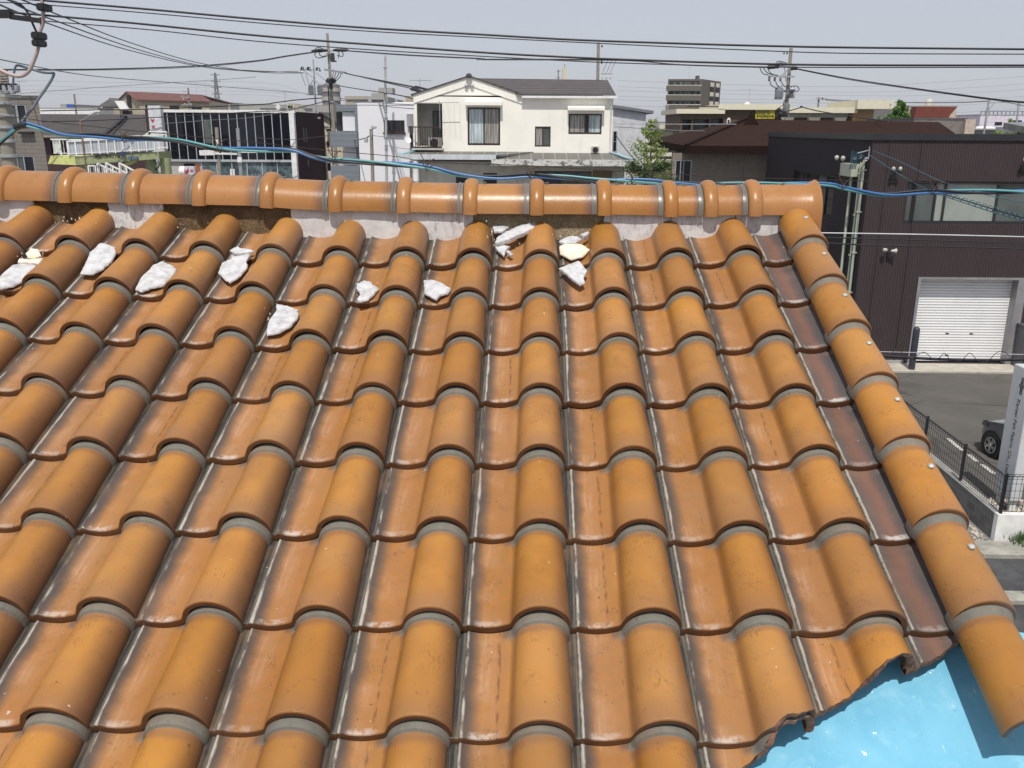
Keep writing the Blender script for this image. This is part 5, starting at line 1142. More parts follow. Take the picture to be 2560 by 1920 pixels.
for cx_, w_ in ((690, .9), (1690, .8), (1915, .8)):
    P = atY('f1', cx_, 1000, YFB+1); part(fb, 'column', m_lime, lambda m: m.lathe((P.x, YFB+1.2, GZ), [(w_/2, 0), (w_/2, zb0-GZ+.5)], 14), smooth=50)
part(fb, 'brace', m_lime, lambda m: (m.beam(atY('f1', 1860, 940, YFB+1), atY('f1', 1740, 1170, YFB+1), .12, .12), m.beam(atY('f1', 1740, 940, YFB+1), atY('f1', 1840, 1180, YFB+1), .12, .12)))
for (a, b) in (((880, 975), (1290, 1170)), ((1010, 965), (1420, 1170)), ((1215, 965), (1640, 1190))):
    P, Q = atY('f1', *a, YFB-.5 - (a[0]-880)*.004), atY('f1', *b, YFB-.5 - (a[0]-880)*.004); part(fb, 'stair_railing', m_rail, lambda m: rl(m, P - Vector((0, 0, 1.0)), Q - Vector((0, 0, 1.0)), 1.0, 4))
P, Q = atY('f1', 740, 1010, YFB-.4), atY('f1', 850, 1010, YFB-.4); part(fb, 'railing', m_rail, lambda m: rl(m, P - Vector((0, 0, 1.1)), Q - Vector((0, 0, 1.1)), 1.1, 1))
P, Q = atY('f1', 880, 1010, YFB+2.2), atY('f1', 1500, 1260, YFB+2.2); part(fb, 'stair', m_lime, lambda m: [m.box(P.x + (Q.x-P.x)*k/14, P.x + (Q.x-P.x)*(k+1.1)/14, YFB+1.0, YFB+3.2, P.z-1.3 + (Q.z-P.z)*k/14 - .15, P.z-1.3 + (Q.z-P.z)*k/14) for k in range(14)])
P = atY('f1', 1390, 955, YFB+1); part(fb, 'stair_stringer', m_limed, lambda m: m.prism([atY('f1', 1280, 1015, YFB+.6), atY('f1', 1480, 932, YFB+.6), atY('f1', 1400, 932, YFB+.6), atY('f1', 1200, 1015, YFB+.6)], (0, .2, -.1)))
P = atY('f1', 1040, 870, YFB); m_ink = simple('dark_lettering', (.03, .04, .03), .7); text(fb, '西区大野木3丁目', (P.x, YFB-.02, P.z), .27, m_ink, rot=(math.pi/2, R_(-.5), 0), ext=.01)
P = atY('f1', 893, 885, YFB)
def f_(m): m.tube([(P.x-.02, YFB-.03, P.z+.10), (P.x-.05, YFB-.03, P.z+.03), (P.x-.11, YFB-.03, P.z-.0)], .02, 5); m.tube([(P.x+.02, YFB-.03, P.z+.10), (P.x+.05, YFB-.03, P.z+.03), (P.x+.11, YFB-.03, P.z-.0)], .02, 5); m.tube([(P.x + .13*math.cos(a*.4), YFB-.03, P.z+.03 + .13*math.sin(a*.4)) for a in range(17)], .012, 5)
part(fb, 'emblem', m_ink, f_)
for r_ in ((1355, 865, 1405, 925), (1412, 865, 1505, 912)): rr_ = rectY('f1', *r_, YFB-.1); part(fb, 'traffic_plate', simple('blue_grey_plate', (.10, .13, .18), .5), lambda m: m.box(rr_[0], rr_[1], YFB-.16, YFB-.05, rr_[2], rr_[3]))
rr_ = rectY('f1', 1252, 785, 1292, 875, YFB-.2); part(fb, 'traffic_plate', simple('navy_plate', (.03, .05, .13), .5), lambda m: m.lathe(((rr_[0]+rr_[1])/2, YFB-.25, (rr_[2]+rr_[3])/2), [(.2, 0), (.2, .06)], 14, 0, 'y'))
# street lamp by the footbridge
def lamp(c, base, bend, tip, Y, lab, r=.07, mat=None, extra=True):
    B = atY(c, *base, Y); K = atY(c, *bend, Y); T = atY(c, *tip, Y-1.5 if extra else Y); t = thing('street_lamp', (B.x, Y, GZ), lab, 'street lamp')
    part(t, 'pole', mat or m_steel, lambda m: m.tube([(B.x, Y, GZ), K], r, 8), smooth=50); part(t, 'arm', m_steel, lambda m: m.tube([K, T], r*.5, 6)); d = nrm(T-K)
    part(t, 'lamp_head', m_white, lambda m: m.beam(T - d*.2, T + d*.9, .35, .14), bevel=.03); return t
lamp('c1', (710, 1190), (693, 1045), (800, 985), 60, 'street lamp with a rusty pole and slanting white arm above the footbridge', .07, simple('rusty_pole', (.22, .135, .09), .9, var=.5, sc=4))
# ---- grey, white and beige houses in the middle
m_gr = stripes('blue_grey_siding', (.185, .205, .235), (.21, .23, .26), 2, .35, .85, .6, .1, .01, .05); m_wm = simple('cool_white_render', (.74, .74, .77), .8, var=.02, sc=.5)
YG = 60
gh = thing('grey_white_house', (atY('c2', 900, 1200, YG).x, YG+4, GZ), 'three storey house with blue grey siding bands and white walls', 'house')
G = lambda *r: rectY('c2', *r, YG)
a = G(770, 835, 1015, 1620); b1 = G(770, 835, 1015, 900); 
part(gh, 'wall', m_wm, lambda m: m.box(G(800, 0, 1015, 1)[0], a[1], YG+.6, YG+8, GZ, a[3]-.05))
part(gh, 'siding_band', m_gr, lambda m: m.box(a[0]+.3, a[1], YG, YG+.55, b1[2], b1[3])); 
for r_ in ((752, 1098, 1020, 1255), (760, 1440, 1040, 1620)): q = G(*r_); part(gh, 'balcony', m_gr, lambda m: m.box(q[0], q[1], YG-.6, YG+.55, q[2], q[3]))
q = G(992, 835, 1030, 1620); part(gh, 'side_fin', m_gr, lambda m: m.box(q[0], q[1], YG-.2, YG+.62, GZ, q[3]-.001))
q = G(850, 905, 992, 1095); part(gh, 'white_panel', m_wm, lambda m: m.box(q[0], q[1], YG+.2, YG+.58, q[2], q[3])); q = G(870, 1260, 1000, 1435); part(gh, 'white_panel', m_wm, lambda m: m.box(q[0], q[1], YG+.2, YG+.58, q[2], q[3]))
q = G(780, 905, 848, 1095); part(gh, 'window', G_DARK, lambda m: m.box(q[0], q[1], YG+.5, YG+.59, q[2], q[3]))
q = (820, 955, 850, 1090); 
bwin = (1300, 990, 1468, 1112)
t, q = block('white_rendered_house', 'plain bright white house with one dark square window, next to the blue grey siding', 'c2', (1018, 838, 1592, 1700), 59, 9, m_wm, cat='house', wins=((1262, 990, 1468, 1108, (.5, .8)),), roofmat=m_wm)
part(t, 'shutter_box', m_brframe, lambda m: m.box(*[atY('c2', x, 980, 59).x for x in (1255, 1475)], 58.8, 59, atY('c2', 1360, 1112, 59).z-.1, atY('c2', 1360, 1108, 59).z)); P = atY('c2', 1523, 980, 59); part(t, 'vent_box', simple('vent_grey', (.3, .3, .3)), lambda m: m.box(P.x-.2, P.x+.2, 58.75, 59, P.z-.45, P.z+.35))
part(t, 'roof_rise', m_wm, lambda m: m.prism([atY('c2', 1260, 838, 60), atY('c2', 1592, 838, 60), atY('c2', 1540, 812, 60), atY('c2', 1380, 812, 60)], (0, 6, 0)))
t, q = block('beige_narrow_house', 'narrow cream house with small dark windows between the maroon wall and the concrete pole', 'c2', (672, 1060, 860, 1700), 82, 9, simple('cream_render', (.58, .52, .40), .85, dirt=.1), cat='house', wins=((698, 1055+20, 735, 1095, ()), (700, 1195, 722, 1258, ()), (735, 1195, 752, 1258, ()), (705, 1410, 740, 1490, ())))
part(t, 'gable_wall', simple('cream_render2', (.58, .52, .40), .85), lambda m: m.prism([(q[0], 82.01, q[3]), (q[1], 82.01, q[3]), (q[0] + (q[1]-q[0])*.6, 82.01, q[3]+.45), (q[0], 82.01, q[3]+1.15)], (0, 8, 0)))
part(t, 'gable_roof', m_rf, lambda m: m.beam((q[0]-.2, 86, q[3]+3.4), (q[1]+.6, 86, q[3]+.3), 9, .2, up=(0, 1, 0)) if False else m.prism([(q[0]-.2, 81.7, q[3]+1.25), (q[1]+.3, 81.7, q[3]-.1), (q[1]+.3, 81.7, q[3]+.05), (q[0]-.2, 81.7, q[3]+1.4)], (0, 9, 0)))
# ---- shed right of the white house
YD = 56
sh_ = thing('pale_grey_shed_house', (atY('c3', 1930, 700, YD).x, YD, GZ), 'pale grey plain walled building right of the ivory house with a sloping roof edge', 'building')
p = [atY('c3', 1790, 530, YD), atY('c3', 1870, 543, YD), atY('c3', 2040, 580, YD)]
m_pg = simple('pale_grey_render', (.56, .57, .60), .85)
part(sh_, 'wall', m_pg, lambda m: m.prism([(p[0].x, YD, GZ), (p[2].x+.25, YD, GZ), (p[2].x+.25, YD, p[2].z), (p[0].x, YD, p[0].z)], (0, 8, 0))); part(sh_, 'roof', simple('grey_roof_edge', (.16, .17, .19)), lambda m: m.prism([(p[0].x-.3, YD-.3, p[0].z+.02), (p[2].x+.7, YD-.3, p[2].z-.02), (p[2].x+.7, YD-.3, p[2].z+.16), (p[0].x-.3, YD-.3, p[0].z+.2)], (0, 8.6, 0)))
q = rectY('c3', 1806, 718, 1840, 885, YD); window(sh_, *q, YD, m_steel, G_BLUE, (), .05, rail=(.5,), dy=-.04)
t = thing('slatted_screen', (atY('c4', 330, 1050, 60).x, 60, GZ), 'cream horizontal slat screen seen through the green tree', 'screen')
m_sl = simple('cream_slat', (.66, .64, .54), .7)
q = rectY('c4', 175, 905, 475, 1215, 60)
part(t, 'frame', simple('dark_screen_back', (.10, .095, .07)), lambda m: m.box(q[0], q[1], 60.1, 60.4, GZ, q[3])); zz = q[2]; 
part(t, 'slat_panel', m_sl, lambda m: [m.box(q[0], q[1], 59.98, 60.08, q[2] + k*.46, q[2] + k*.46 + .26) for k in range(int((q[3]-q[2])/.46))])
t, q = block('low_cream_building', 'low cream flat roofed building behind the green tree', 'c4', (350, 818, 560, 940), 95, 8, m_sl, wins=((480, 862, 550, 888, ()),)) 
# ---- apartment tower on the right of the middle
def face(P0, P1, z0, z1):   # vertical face through two ground points
    d = (P1-P0)
    return lambda s, o, z: tuple(P0 + d*s + nrm(Vector((d.y, -d.x, 0)))*(-o)) [:2] + (z,)
m_tw = simple('taupe_render', (.115, .100, .080), .9, var=.05); YT = 260
tA, tB, tC = atY('c4', 425, 600, YT+1), atY('c4', 748, 600, YT), atY('c4', 945, 600, YT+14); zt = atY('c4', 700, 385, YT).z
tp = thing('apartment_tower', (tB.x, YT+8, GZ), 'taupe apartment tower with stacked balconies rising above the roofs', 'apartment tower')
tB = atY('c4', 760, 600, YT)
part(tp, 'wall', m_tw, lambda m: m.prism([(tA.x, tA.y, GZ), (tB.x, tB.y, GZ), (tC.x, tC.y, GZ), (tA.x+4, YT+26, GZ)], (0, 0, zt-GZ)))
for k, yy in enumerate((405, 500, 595, 685, 770)):
    z1_ = atY('c4', 600, yy, YT).z; z0_ = atY('c4', 600, yy+50, YT).z
    xa, xb = atY('c4', 450-k*3, yy+25, YT-.2).x, atY('c4', 745-k*4, yy+25, YT-.2).x
    part(tp, 'balcony_opening', m_dark, lambda m: m.box(xa, xb, YT-.25, YT+.9 if False else YT-.0, z0_, z1_))
    [part(tp, 'balcony_window', G_GREY, lambda m: m.box(xa + (xb-xa)*s, xa + (xb-xa)*(s+.1), YT-.35, YT-.26, z0_+.2, z1_-.3)) for s in (.12, .34, .5, .62, .82)]
    part(tp, 'balcony_parapet', m_tw, lambda m: m.box(xa-.9, xb+.4, YT-1.3, YT-.36, z0_-1.35, z0_+.1)); part(tp, 'parapet_cap', m_sl, lambda m: m.box(xa-.9, xb+.45, YT-1.35, YT-1.0, z0_+.101, z0_+.24))
dd = (tC - tB); nn = nrm(Vector((dd.y, -dd.x, 0)))
for k, yy in enumerate((440, 535, 625)):
    for s in (.50, .80):
        z_ = atY('c4', 860, yy, YT+6).z; c0 = tB + dd*(s-.08) + nn*.15; c1 = tB + dd*(s+.08) + nn*.15
        part(tp, 'window', m_sl, lambda m: m.prism([(c0.x, c0.y, z_-.55), (c1.x, c1.y, z_-.55), (c1.x, c1.y, z_+.55), (c0.x, c0.y, z_+.55)], nn*.2)); part(tp, 'window_recess', m_dark, lambda m: m.prism([(c0.x, c0.y, z_-1.8), (c1.x, c1.y, z_-1.8), (c1.x, c1.y, z_-.75), (c0.x, c0.y, z_-.75)], nn*.2))
part(tp, 'roof_tank', m_tw, lambda m: m.box(atY('c4', 722, 365, YT+5).x, atY('c4', 747, 365, YT+5).x, YT+5, YT+8, zt, zt+1.2))
antenna((atY('c4', 640, 380, YT+3).x, YT+3, zt), 3.4, 1.6, 'tall thin antenna mast on the taupe apartment tower', (1, .3, 0), 3)
# ---- brown shop with banner, cream cornice building
YP = 84; m_bw = simple('brown_render', (.095, .064, .040), .85, var=.05); m_corn = simple('cream_cornice', (.66, .62, .48), .75, var=.04)
bp = thing('brown_shop', (atY('c4', 1000, 850, YP).x, YP+5, GZ), 'brown flat roofed shop with a covered balcony and a yellow banner on its wall', 'shop')
x0, x1 = atY('c4', 556, 800, YP).x, atY('c4', 1530, 800, YP).x; xm_ = atY('c4', 985, 740, YP).x; zl, zr_ = atY('c4', 770, 728, YP).z, atY('c4', 1300, 690, YP).z
ow = [rectY('c4', 575, 785, 662, 890, YP), rectY('c4', 682, 782, 838, 890, YP), rectY('c4', 858, 775, 978, 885, YP)]
part(bp, 'wall', m_bw, lambda m: (wall_holes(m, x0, xm_, GZ, zl, YP, ow, rev=1.2), m.box(xm_+.001, x1, YP, YP+10, GZ, zr_), m.quad((x0, YP, GZ), (x0, YP+10, GZ), (x0, YP+10, zl), (x0, YP, zl))), recalc=False)
part(bp, 'back_wall', G_GREY, lambda m: m.box(x0+.1, xm_-.1, YP+1.2, YP+1.3, GZ, zl)); 
part(bp, 'cornice', m_corn, lambda m: (m.box(x0-.5, xm_, YP-.5, YP+10, zl+.001, zl+.42), m.box(xm_-.6, x1+.2, YP-.5, YP+10, zr_+.001, zr_+.5)))
part(bp, 'balcony_rail', m_brframe, lambda m: (m.box(x0+.6, xm_-.2, YP-.05, YP-.01, ow[0][2]+2.1, ow[0][2]+2.2),)); 
q = rectY('c4', 1012, 765, 1048, 875, YP); part(bp, 'arched_window', m_white, lambda m: m.prism([(q[0], YP-.1, q[2]), (q[1], YP-.1, q[2]), (q[1], YP-.1, q[3]-.2), ((q[0]+q[1])/2+.1, YP-.1, q[3]-.04), ((q[0]+q[1])/2, YP-.1, q[3]), ((q[0]+q[1])/2-.1, YP-.1, q[3]-.04), (q[0], YP-.1, q[3]-.2)], (0, .09, 0))); part(bp, 'arched_pane', G_DARK, lambda m: m.box(q[0]+.08, q[1]-.08, YP-.13, YP-.105, q[2], q[3]-.22))
q = rectY('f5', 985, 1230, 1520, 1515, YP-.3); bn_ = thing('banner', ((q[0]+q[1])/2, YP-.3, q[2]), 'yellow cloth banner with two lines of dark writing hung on the brown shop', 'banner')
N = NT('yellow_banner_cloth'); g = N.geo(); N.bump(N.noise(g, 1.2, 3), .5, .1); M_BAN = N.fin((.48, .42, .04), .8)
part(bn_, 'cloth', M_BAN, lambda m: [m.quad((q[0] + (q[1]-q[0])*k/12, YP-.3 + .02*math.sin(k*1.7), q[2]), (q[0] + (q[1]-q[0])*(k+1)/12, YP-.3 + .02*math.sin((k+1)*1.7), q[2]), (q[0] + (q[1]-q[0])*(k+1)/12, YP-.3 + .02*math.sin((k+1)*1.7), q[3]), (q[0] + (q[1]-q[0])*k/12, YP-.3 + .02*math.sin(k*1.7), q[3])) for k in range(12)], recalc=False)
text(bn_, '募集の専門店', ((q[0]*.62+q[1]*.38), YP-.40, q[2] + (q[3]-q[2])*.66), .21, m_ink, ext=.01); text(bn_, '高校受験進学塾', ((q[0]+q[1])/2, YP-.35, q[2] + (q[3]-q[2])*.27), .235, m_ink, ext=.01)
YQ = 82; cc = thing('cream_cornice_building', (atY('c5', 200, 520, YQ).x, YQ+5, GZ), 'long building with a deep cream cornice behind the brown hipped roof', 'building')
x0 = atY('c4', 1620, 700, YQ).x; x1 = atY('c5', 525, 500, YQ).x; za, zb2 = atY('c4', 1900, 668, YQ).z, atY('c4', 1900, 722, YQ).z; zc = atY('c4', 1900, 765, YQ).z
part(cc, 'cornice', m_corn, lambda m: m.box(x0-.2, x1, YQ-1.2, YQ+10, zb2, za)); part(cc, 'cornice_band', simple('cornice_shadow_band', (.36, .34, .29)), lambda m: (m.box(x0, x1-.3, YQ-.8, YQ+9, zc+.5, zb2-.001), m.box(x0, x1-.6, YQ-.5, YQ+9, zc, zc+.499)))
part(cc, 'wall', m_bw, lambda m: m.box(x0+.2, x1-.8, YQ, YQ+9, GZ, zc-.001))
for cx_ in (1620, 1880, 2140): 
    P = atY('c4', cx_, 775, YQ-.6); part(cc, 'bracket', m_corn, lambda m: m.prism([(P.x-.55, YQ-.7, zc-.002), (P.x+.55, YQ-.7, zc-.002), (P.x+.25, YQ-.7, zc-.8), (P.x-.25, YQ-.7, zc-.8)], (0, .69, 0)))
tt_, q = block('tan_annex', 'tan walled annex with a cream roof edge at the right end of the cornice', 'c5', (525, 500, 720, 640), 81, 8, simple('tan_wall', (.33, .20, .09), .85)); x0, x1, z0, z1 = q
part(tt_, 'cornice', m_corn, lambda m: m.box(x0, x1+1.5, 80.2, 89, z1+.13, z1+.9))
t, q = block('grey_curved_building', 'dull grey building behind the small green tree', 'c5', (722, 462, 1070, 700), 92, 10, simple('dull_grey_wall', (.16, .155, .165), .85))
t, q = block('beige_sign_building', 'beige building carrying a rust red box sign', 'c5', (1065, 462, 1535, 700), 90, 9, simple('pale_beige_wall', (.50, .43, .35), .85))
q = rectY('c5', 1135, 460, 1548, 570, 88.5); part(t, 'box_sign', simple('rust_red_sign', (.155, .035, .022), .7, var=.15), lambda m: m.prism([(q[0], 88.5, q[2]), (q[1]-.8, 88.5, q[2]), (q[1], 88.5, q[3]), (q[0]+.1, 88.5, q[3])], (0, 1.3, 0)))
t, q = block('grey_block_wall_building', 'low grey walled building with a beige end right of the brown roof', 'c5', (1115, 590, 1640, 760), 60, 9, simple('weathered_grey_wall', (.20, .175, .165), .9, var=.2), roofmat=m_coping)
q2 = rectY('c5', 1622, 585, 1720, 760, 59.8); part(t, 'end_wall', simple('beige_end', (.50, .42, .34)), lambda m: m.box(q2[0], q2[1], 59.7, 68, GZ, q2[3]))
P = atY('c5', 1268, 455, 98); wt = MB(); wt.lathe((P.x, 98, P.z-1), [(.36, 0), (.36, 1.35), (.39, 1.38), (.36, 1.62), (.2, 1.7), (.19, 1.78)], 18)
tag(wt.build('water_tank', simple('tank_cream', (.60, .57, .48), .5), None, smooth=40), 'round cream water tank on the roof above the rust red sign', 'water tank')
t, q = block('lilac_white_building', 'pale lilac white building with a dark roof railing at the far right', 'c5', (1765, 548, 2400, 800), 110, 12, simple('lilac_white_render', (.62, .57, .66), .8), wins=((1922, 612, 1995, 648, (.5,)), (2095, 595, 2190, 640, (.5,))))
part(t, 'roof_railing', simple('blue_grey_rail', (.12, .14, .20)), lambda m: (m.box(q[0], q[1], 110, 110.1, q[3]+.45, q[3]+.52), [m.box(q[0]+k*.5, q[0]+k*.5+.06, 110, 110.1, q[3]+.12, q[3]+.45) for k in range(int((q[1]-q[0])/.5))]))
t, q = block('dark_low_building', 'dark low building in front of the lilac white one', 'c5', (1700, 690, 1935, 800), 75, 8, simple('dark_blue_grey', (.05, .052, .06)))
part(t, 'white_awning', m_white, lambda m: m.prism([atY('c5', 1728, 686, 75), atY('c5', 1950, 686, 75), atY('c5', 1900, 655, 77), atY('c5', 1750, 655, 77)], (0, .3, -.15)))
mb = MB(); mb.prism([atY('c5', 2012, 618, 58), atY('c5', 2400, 690, 50), atY('c5', 2400, 610, 58), atY('c5', 2150, 612, 66)], (0, 0, -.4)); 
gr = thing('grey_roofed_hall', atY('c5', 2300, 700, 58), 'grey ribbed metal roof sloping in from the right edge', 'building'); gr.location.z = GZ; ORG[gr.name] = tuple(gr.location)
mb.build('roof', stripes('grey_ribbed_roof', (.22, .23, .24), (.30, .31, .32), 0, .6, .6, .4, .4, .03), gr)
Q0, Q1 = atY('c5', 2140, 720, 60), atY('c5', 2500, 720, 60); part(gr, 'wall', m_pg, lambda m: m.box(Q0.x+1, Q1.x, 58.5, 65, GZ, Q0.z+.4))
# ---- far skyline
m_far = simple('far_concrete', (.34, .33, .31), .9, var=.1, sc=.1); m_far2 = simple('far_dark_band', (.13, .14, .15), .9)
YO = 420; tB_ = thing('round_tower', (atY('c2', 745, 750, YO).x, YO, GZ), 'distant rounded apartment tower with pale stacked balcony rings behind the concrete pole', 'apartment tower')
x0, x1, z0, z1 = rectY('c2', 648, 642, 838, 860, YO); cx_, rr_ = (x0+x1)/2, (x1-x0)/2
part(tB_, 'wall', simple('taupe_tower', (.15, .14, .14), .9), lambda m: m.lathe((cx_, YO, GZ), [(rr_*.93, 0), (rr_*.93, z1-GZ)], 20)); zz = z1 - 1.4; k = 0
while zz > GZ + 3 and k < 16: part(tB_, 'balcony_ring', simple('pale_ring', (.38, .35, .32), .9) if k == 0 else bpy.data.materials['pale_ring'], lambda m: m.lathe((cx_, YO, zz-1.6), [(rr_*.94, 0), (rr_, 0), (rr_, 1.7), (rr_*.94, 1.7)], 20)); zz -= 3.9; k += 1
part(tB_, 'roof', m_far2, lambda m: m.lathe((cx_, YO, z1), [(rr_*.9, 0), (rr_*.45, 1.0), (rr_*.3, 3.2), (rr_*.1, 3.4)], 14))
FARS = [('c2', (-160, 842, 740, 960), 170, 'long pale flat roofed building stretching behind the glass fronted shop', ((40, 870, 560, 905, tuple(i/24 for i in range(1, 24))),)),
 ('c2', (878, 757, 1115, 850), 260, 'beige distant apartment block left of the steel pole', ((892, 782, 1108, 812, tuple(i/10 for i in range(1, 10))),)),
 ('c2', (1110, 762, 1300, 850), 255, 'grey distant apartment block behind the steel pole', ((1140, 784, 1262, 812, (.2, .4, .6, .8)),)),
 ('c2', (1475, 755, 1600, 840), 200, 'pinkish beige block just left of the ivory house gable', ()),
 ('c2', (1365, 788, 1398, 860), 300, 'small dark distant block between steel pole and ivory house', ()),
 ('c1', (1802, 888, 1990, 960), 230, 'white distant factory block with red marks below the lattice tower', ((1815, 892, 1985, 902, tuple(i/9 for i in range(1, 9))),)),
 ('c1', (1985, 900, 2300, 960), 240, 'pale distant building to the right of the lattice tower', ()),
 ('c1', (525, 905, 640, 960), 220, 'distant white building with a blue roof sign', ()),
 ('c5', (560, 470, 760, 560), 160, 'plain distant grey block behind the small green tree', ())]
for c, r, Y, lab, ws in FARS:
    t, q = block('distant_building', lab, c, r, Y, 14, m_far if 'pink' not in lab and 'beige' not in lab else m_bei, wins=ws, roofmat=m_far, gm=G_DARK, fm=m_far2); t['group'] = 'distant buildings on the skyline'
    if 'blue' in lab: b_ = rectY('c1', 575, 900, 638, 928, Y-.5); part(t, 'roof_sign', simple('blue_roof_sign', (.03, .09, .38)), lambda m: m.box(b_[0], b_[1], Y-.6, Y, b_[2], b_[3]))
q = rectY('c2', 1140, 722, 1262, 760, 262); tb = MB(); tb.box(q[0], q[1], 262, 268, q[2]-2, q[3]); tb.box(q[0]+2, q[0]+6, 262.5, 268, q[3], q[3]+1.5); tag(tb.build('roof_plant_room', m_far, None), 'stair head on top of the grey distant block behind the steel pole', 'roof block')
rr = random.Random(11); nf = 0
# low far roofs along the horizon
for i in range(46):
    X = -260 + i*11.5 + rr.uniform(-3, 3); Y = rr.uniform(230, 420); hgt = rr.uniform(5.2, 8.2); w2_ = rr.uniform(6, 14); pxl = X/Y
    m = MB(); m.box(X*Y/260, X*Y/260+w2_, Y, Y+10, GZ, GZ+hgt); 
    t = m.build('distant_house', [simple('far_wall_%d' % (i % 5), ((.42, .40, .37), (.30, .28, .27), (.55, .54, .52), (.24, .21, .19), (.36, .36, .40))[i % 5])] if i < 5 else [bpy.data.materials['far_wall_%d' % (i % 5)]], None)
    tag(t, 'small far off flat roofed house low on the skyline', 'house', 'far off houses along the horizon')
    if i % 2: m2 = MB(); x0 = X*Y/260; m2.prism([(x0-.4, Y-.4, GZ+hgt), (x0+w2_+.4, Y-.4, GZ+hgt), (x0+w2_+.4, Y+5, GZ+hgt+2), (x0-.4, Y+5, GZ+hgt+2)], (0, 0, .2)); m2.build('roof', m_shr if i % 4 == 1 else m_red, t)
def lattice(c, top, bot, Y, wpx, lab, arms):
    T = atY(c, *top, Y); B = Vector((T.x, Y, GZ)); h = T.z-GZ; w_ = wpx*Y/F/CR[c][2]*1.0; t = thing('lattice_pylon', B, lab, 'pylon', 'lattice pylons'); n = 12
    def f_(m):
        for sx in (-1, 1):
            for sy in (-1, 1): m.beam(B + Vector((sx*w_*.6, sy*w_*.6, 0)), T + Vector((sx*w_*.08, sy*w_*.08, 0)), .35, .35)
        for k in range(n):
            z0, z1 = h*k/n, h*(k+1)/n; a0, a1 = w_*(.6-.52*k/n), w_*(.6-.52*(k+1)/n)
            for s in (-1, 1): m.beam(B + Vector((-a0*s, -a0, z0)), B + Vector((a1*s, -a1, z1)), .22, .22); m.beam(B + Vector((-a0*s, a0, z0)), B + Vector((a1*s, a1, z1)), .22, .22)
    part(t, 'lattice', m_greyw, f_)
    for k in range(arms): z = h*(.97-.09*k); part(t, 'cross_arm', m_greyw, lambda m: m.beam(B + Vector((-w_*.75, 0, z)), B + Vector((w_*.75, 0, z)), .3, .4))
lattice('c1', (1857, 628), (0, 0), 520, 55, 'tall distant lattice pylon above the red roofed house', 6); lattice('c3', (1378, 230), (0, 0), 620, 22, 'smaller distant lattice pylon above the slate roof', 4)
q = rectY('c3', 1413, 218, 1443, 330, 480); ch = thing('chimney_tower', ((q[0]+q[1])/2, 480, GZ), 'pale yellow distant incinerator chimney with two dark openings near its top', 'chimney'); part(ch, 'shaft', simple('pale_yellow_shaft', (.60, .54, .40), .8), lambda m: m.box(q[0], q[1], 480, 488, GZ, q[3])); part(ch, 'cap', m_far, lambda m: m.box(q[0]+.8, q[1]-.8, 481, 487, q[3], q[3]+2))
for s in (.2, .6): part(ch, 'opening', m_dark, lambda m: m.box(q[0]+(q[1]-q[0])*s, q[0]+(q[1]-q[0])*(s+.18), 479.9, 480, q[3]-8, q[3]-6))
for c, x, y, Y, h, lab in (('c1', 1700, 820, 135, 1.9, 'thin antenna left of the pair on the red roof'), ('c1', 1782, 850, 136, 2.3, 'thin antenna at the right end of the red roof'), ('c1', 2010, 900, 240, 1.9, 'distant antenna right of the lattice pylon'), ('c4', 1228, 650, YP+2, 1.6, 'tall antenna with a long boom on the brown shop'), ('c2', 295, 900, YK+5, 1.7, 'thin antenna on the roof of the glass fronted shop'), ('c1', 180, 820, 60, .95, 'small antenna above the tiled apartment roof')):
    P = atY(c, x, y, Y); antenna(P, h, h*.9, lab, (1, .15, 0), 5)
P = atY('c4', 1216, 640, YP+1); d3 = thing('satellite_dish', P, 'small white satellite dish on the brown shop roof beside an antenna', 'satellite dish', 'satellite dishes'); part(d3, 'dish', m_white, lambda m: m.lathe((P.x, P.y, P.z), [(.03, .1), (.18, .04), (.27, -.04), (.28, -.05)], 16, 0, 'y'), smooth=40)
# ================= poles, overhead lines, trees
def pole(c, top, bot, Y, r0, r1, lab, mat=None):
    """a pole leaning as in the photograph; returns (thing, fn(y_pixel) -> centre point)"""
    T, Bm = atY(c, *top, Y), atY(c, *bot, Y); d = (Bm - T); B = T + d*((GZ - T.z)/d.z)
    t = thing('utility_pole', B, lab, 'utility pole', 'utility poles'); part(t, 'pole', mat or m_poleconc, lambda m: m.tube([B, T], r1, 12, r1=r0), smooth=50)
    return t, (lambda y: T + d*((y-top[1])/(bot[1]-top[1])))
def insul(t, p, s=.12, n='insulator', mat=None):
    s = s*.6; part(t, n, mat or m_porc, lambda m: m.lathe(p, [(.3*s, -s), (.9*s, -.6*s), (.5*s, -.3*s), (.9*s, 0), (.5*s, .3*s), (.8*s, .6*s), (.2*s, s)], 8), smooth=60)
def arm(t, a, b, w_=.09, name='cross_arm', mat=None): part(t, name, mat or m_steel, lambda m: m.beam(a, b, w_, w_))
def trafo(t, p, r, h, mat=None):
    o = part(t, 'transformer', mat or m_tin, lambda m: m.lathe(p, [(r*.9, 0), (r, .04), (r, h*.85), (r*1.04, h*.86), (r*1.0, h*.93), (r*.5, h)], 16), smooth=50)
    part(o, 'cooling_fin', mat or m_tin, lambda m: [m.beam(Vector(p) + Vector((r*1.08*math.cos(a), r*1.08*math.sin(a), h*.15)), Vector(p) + Vector((r*1.08*math.cos(a), r*1.08*math.sin(a), h*.75)), .02, .05, up=(math.cos(a), math.sin(a), 0)) for a in [R_(200+k*16) for k in range(10)]])
    for k in (-1, 1): insul(o, Vector(p) + Vector((k*r*.5, -r*.3, h+.06)), .11, 'bushing')
def cable(pts, r, lab, group='overhead lines', mat=None, name='overhead_cable', cat='cable', n=6):
    m = MB(); m.tube(pts, r, n); return tag(m.build(name, mat or m_wire, None, smooth=60), lab, cat, group)
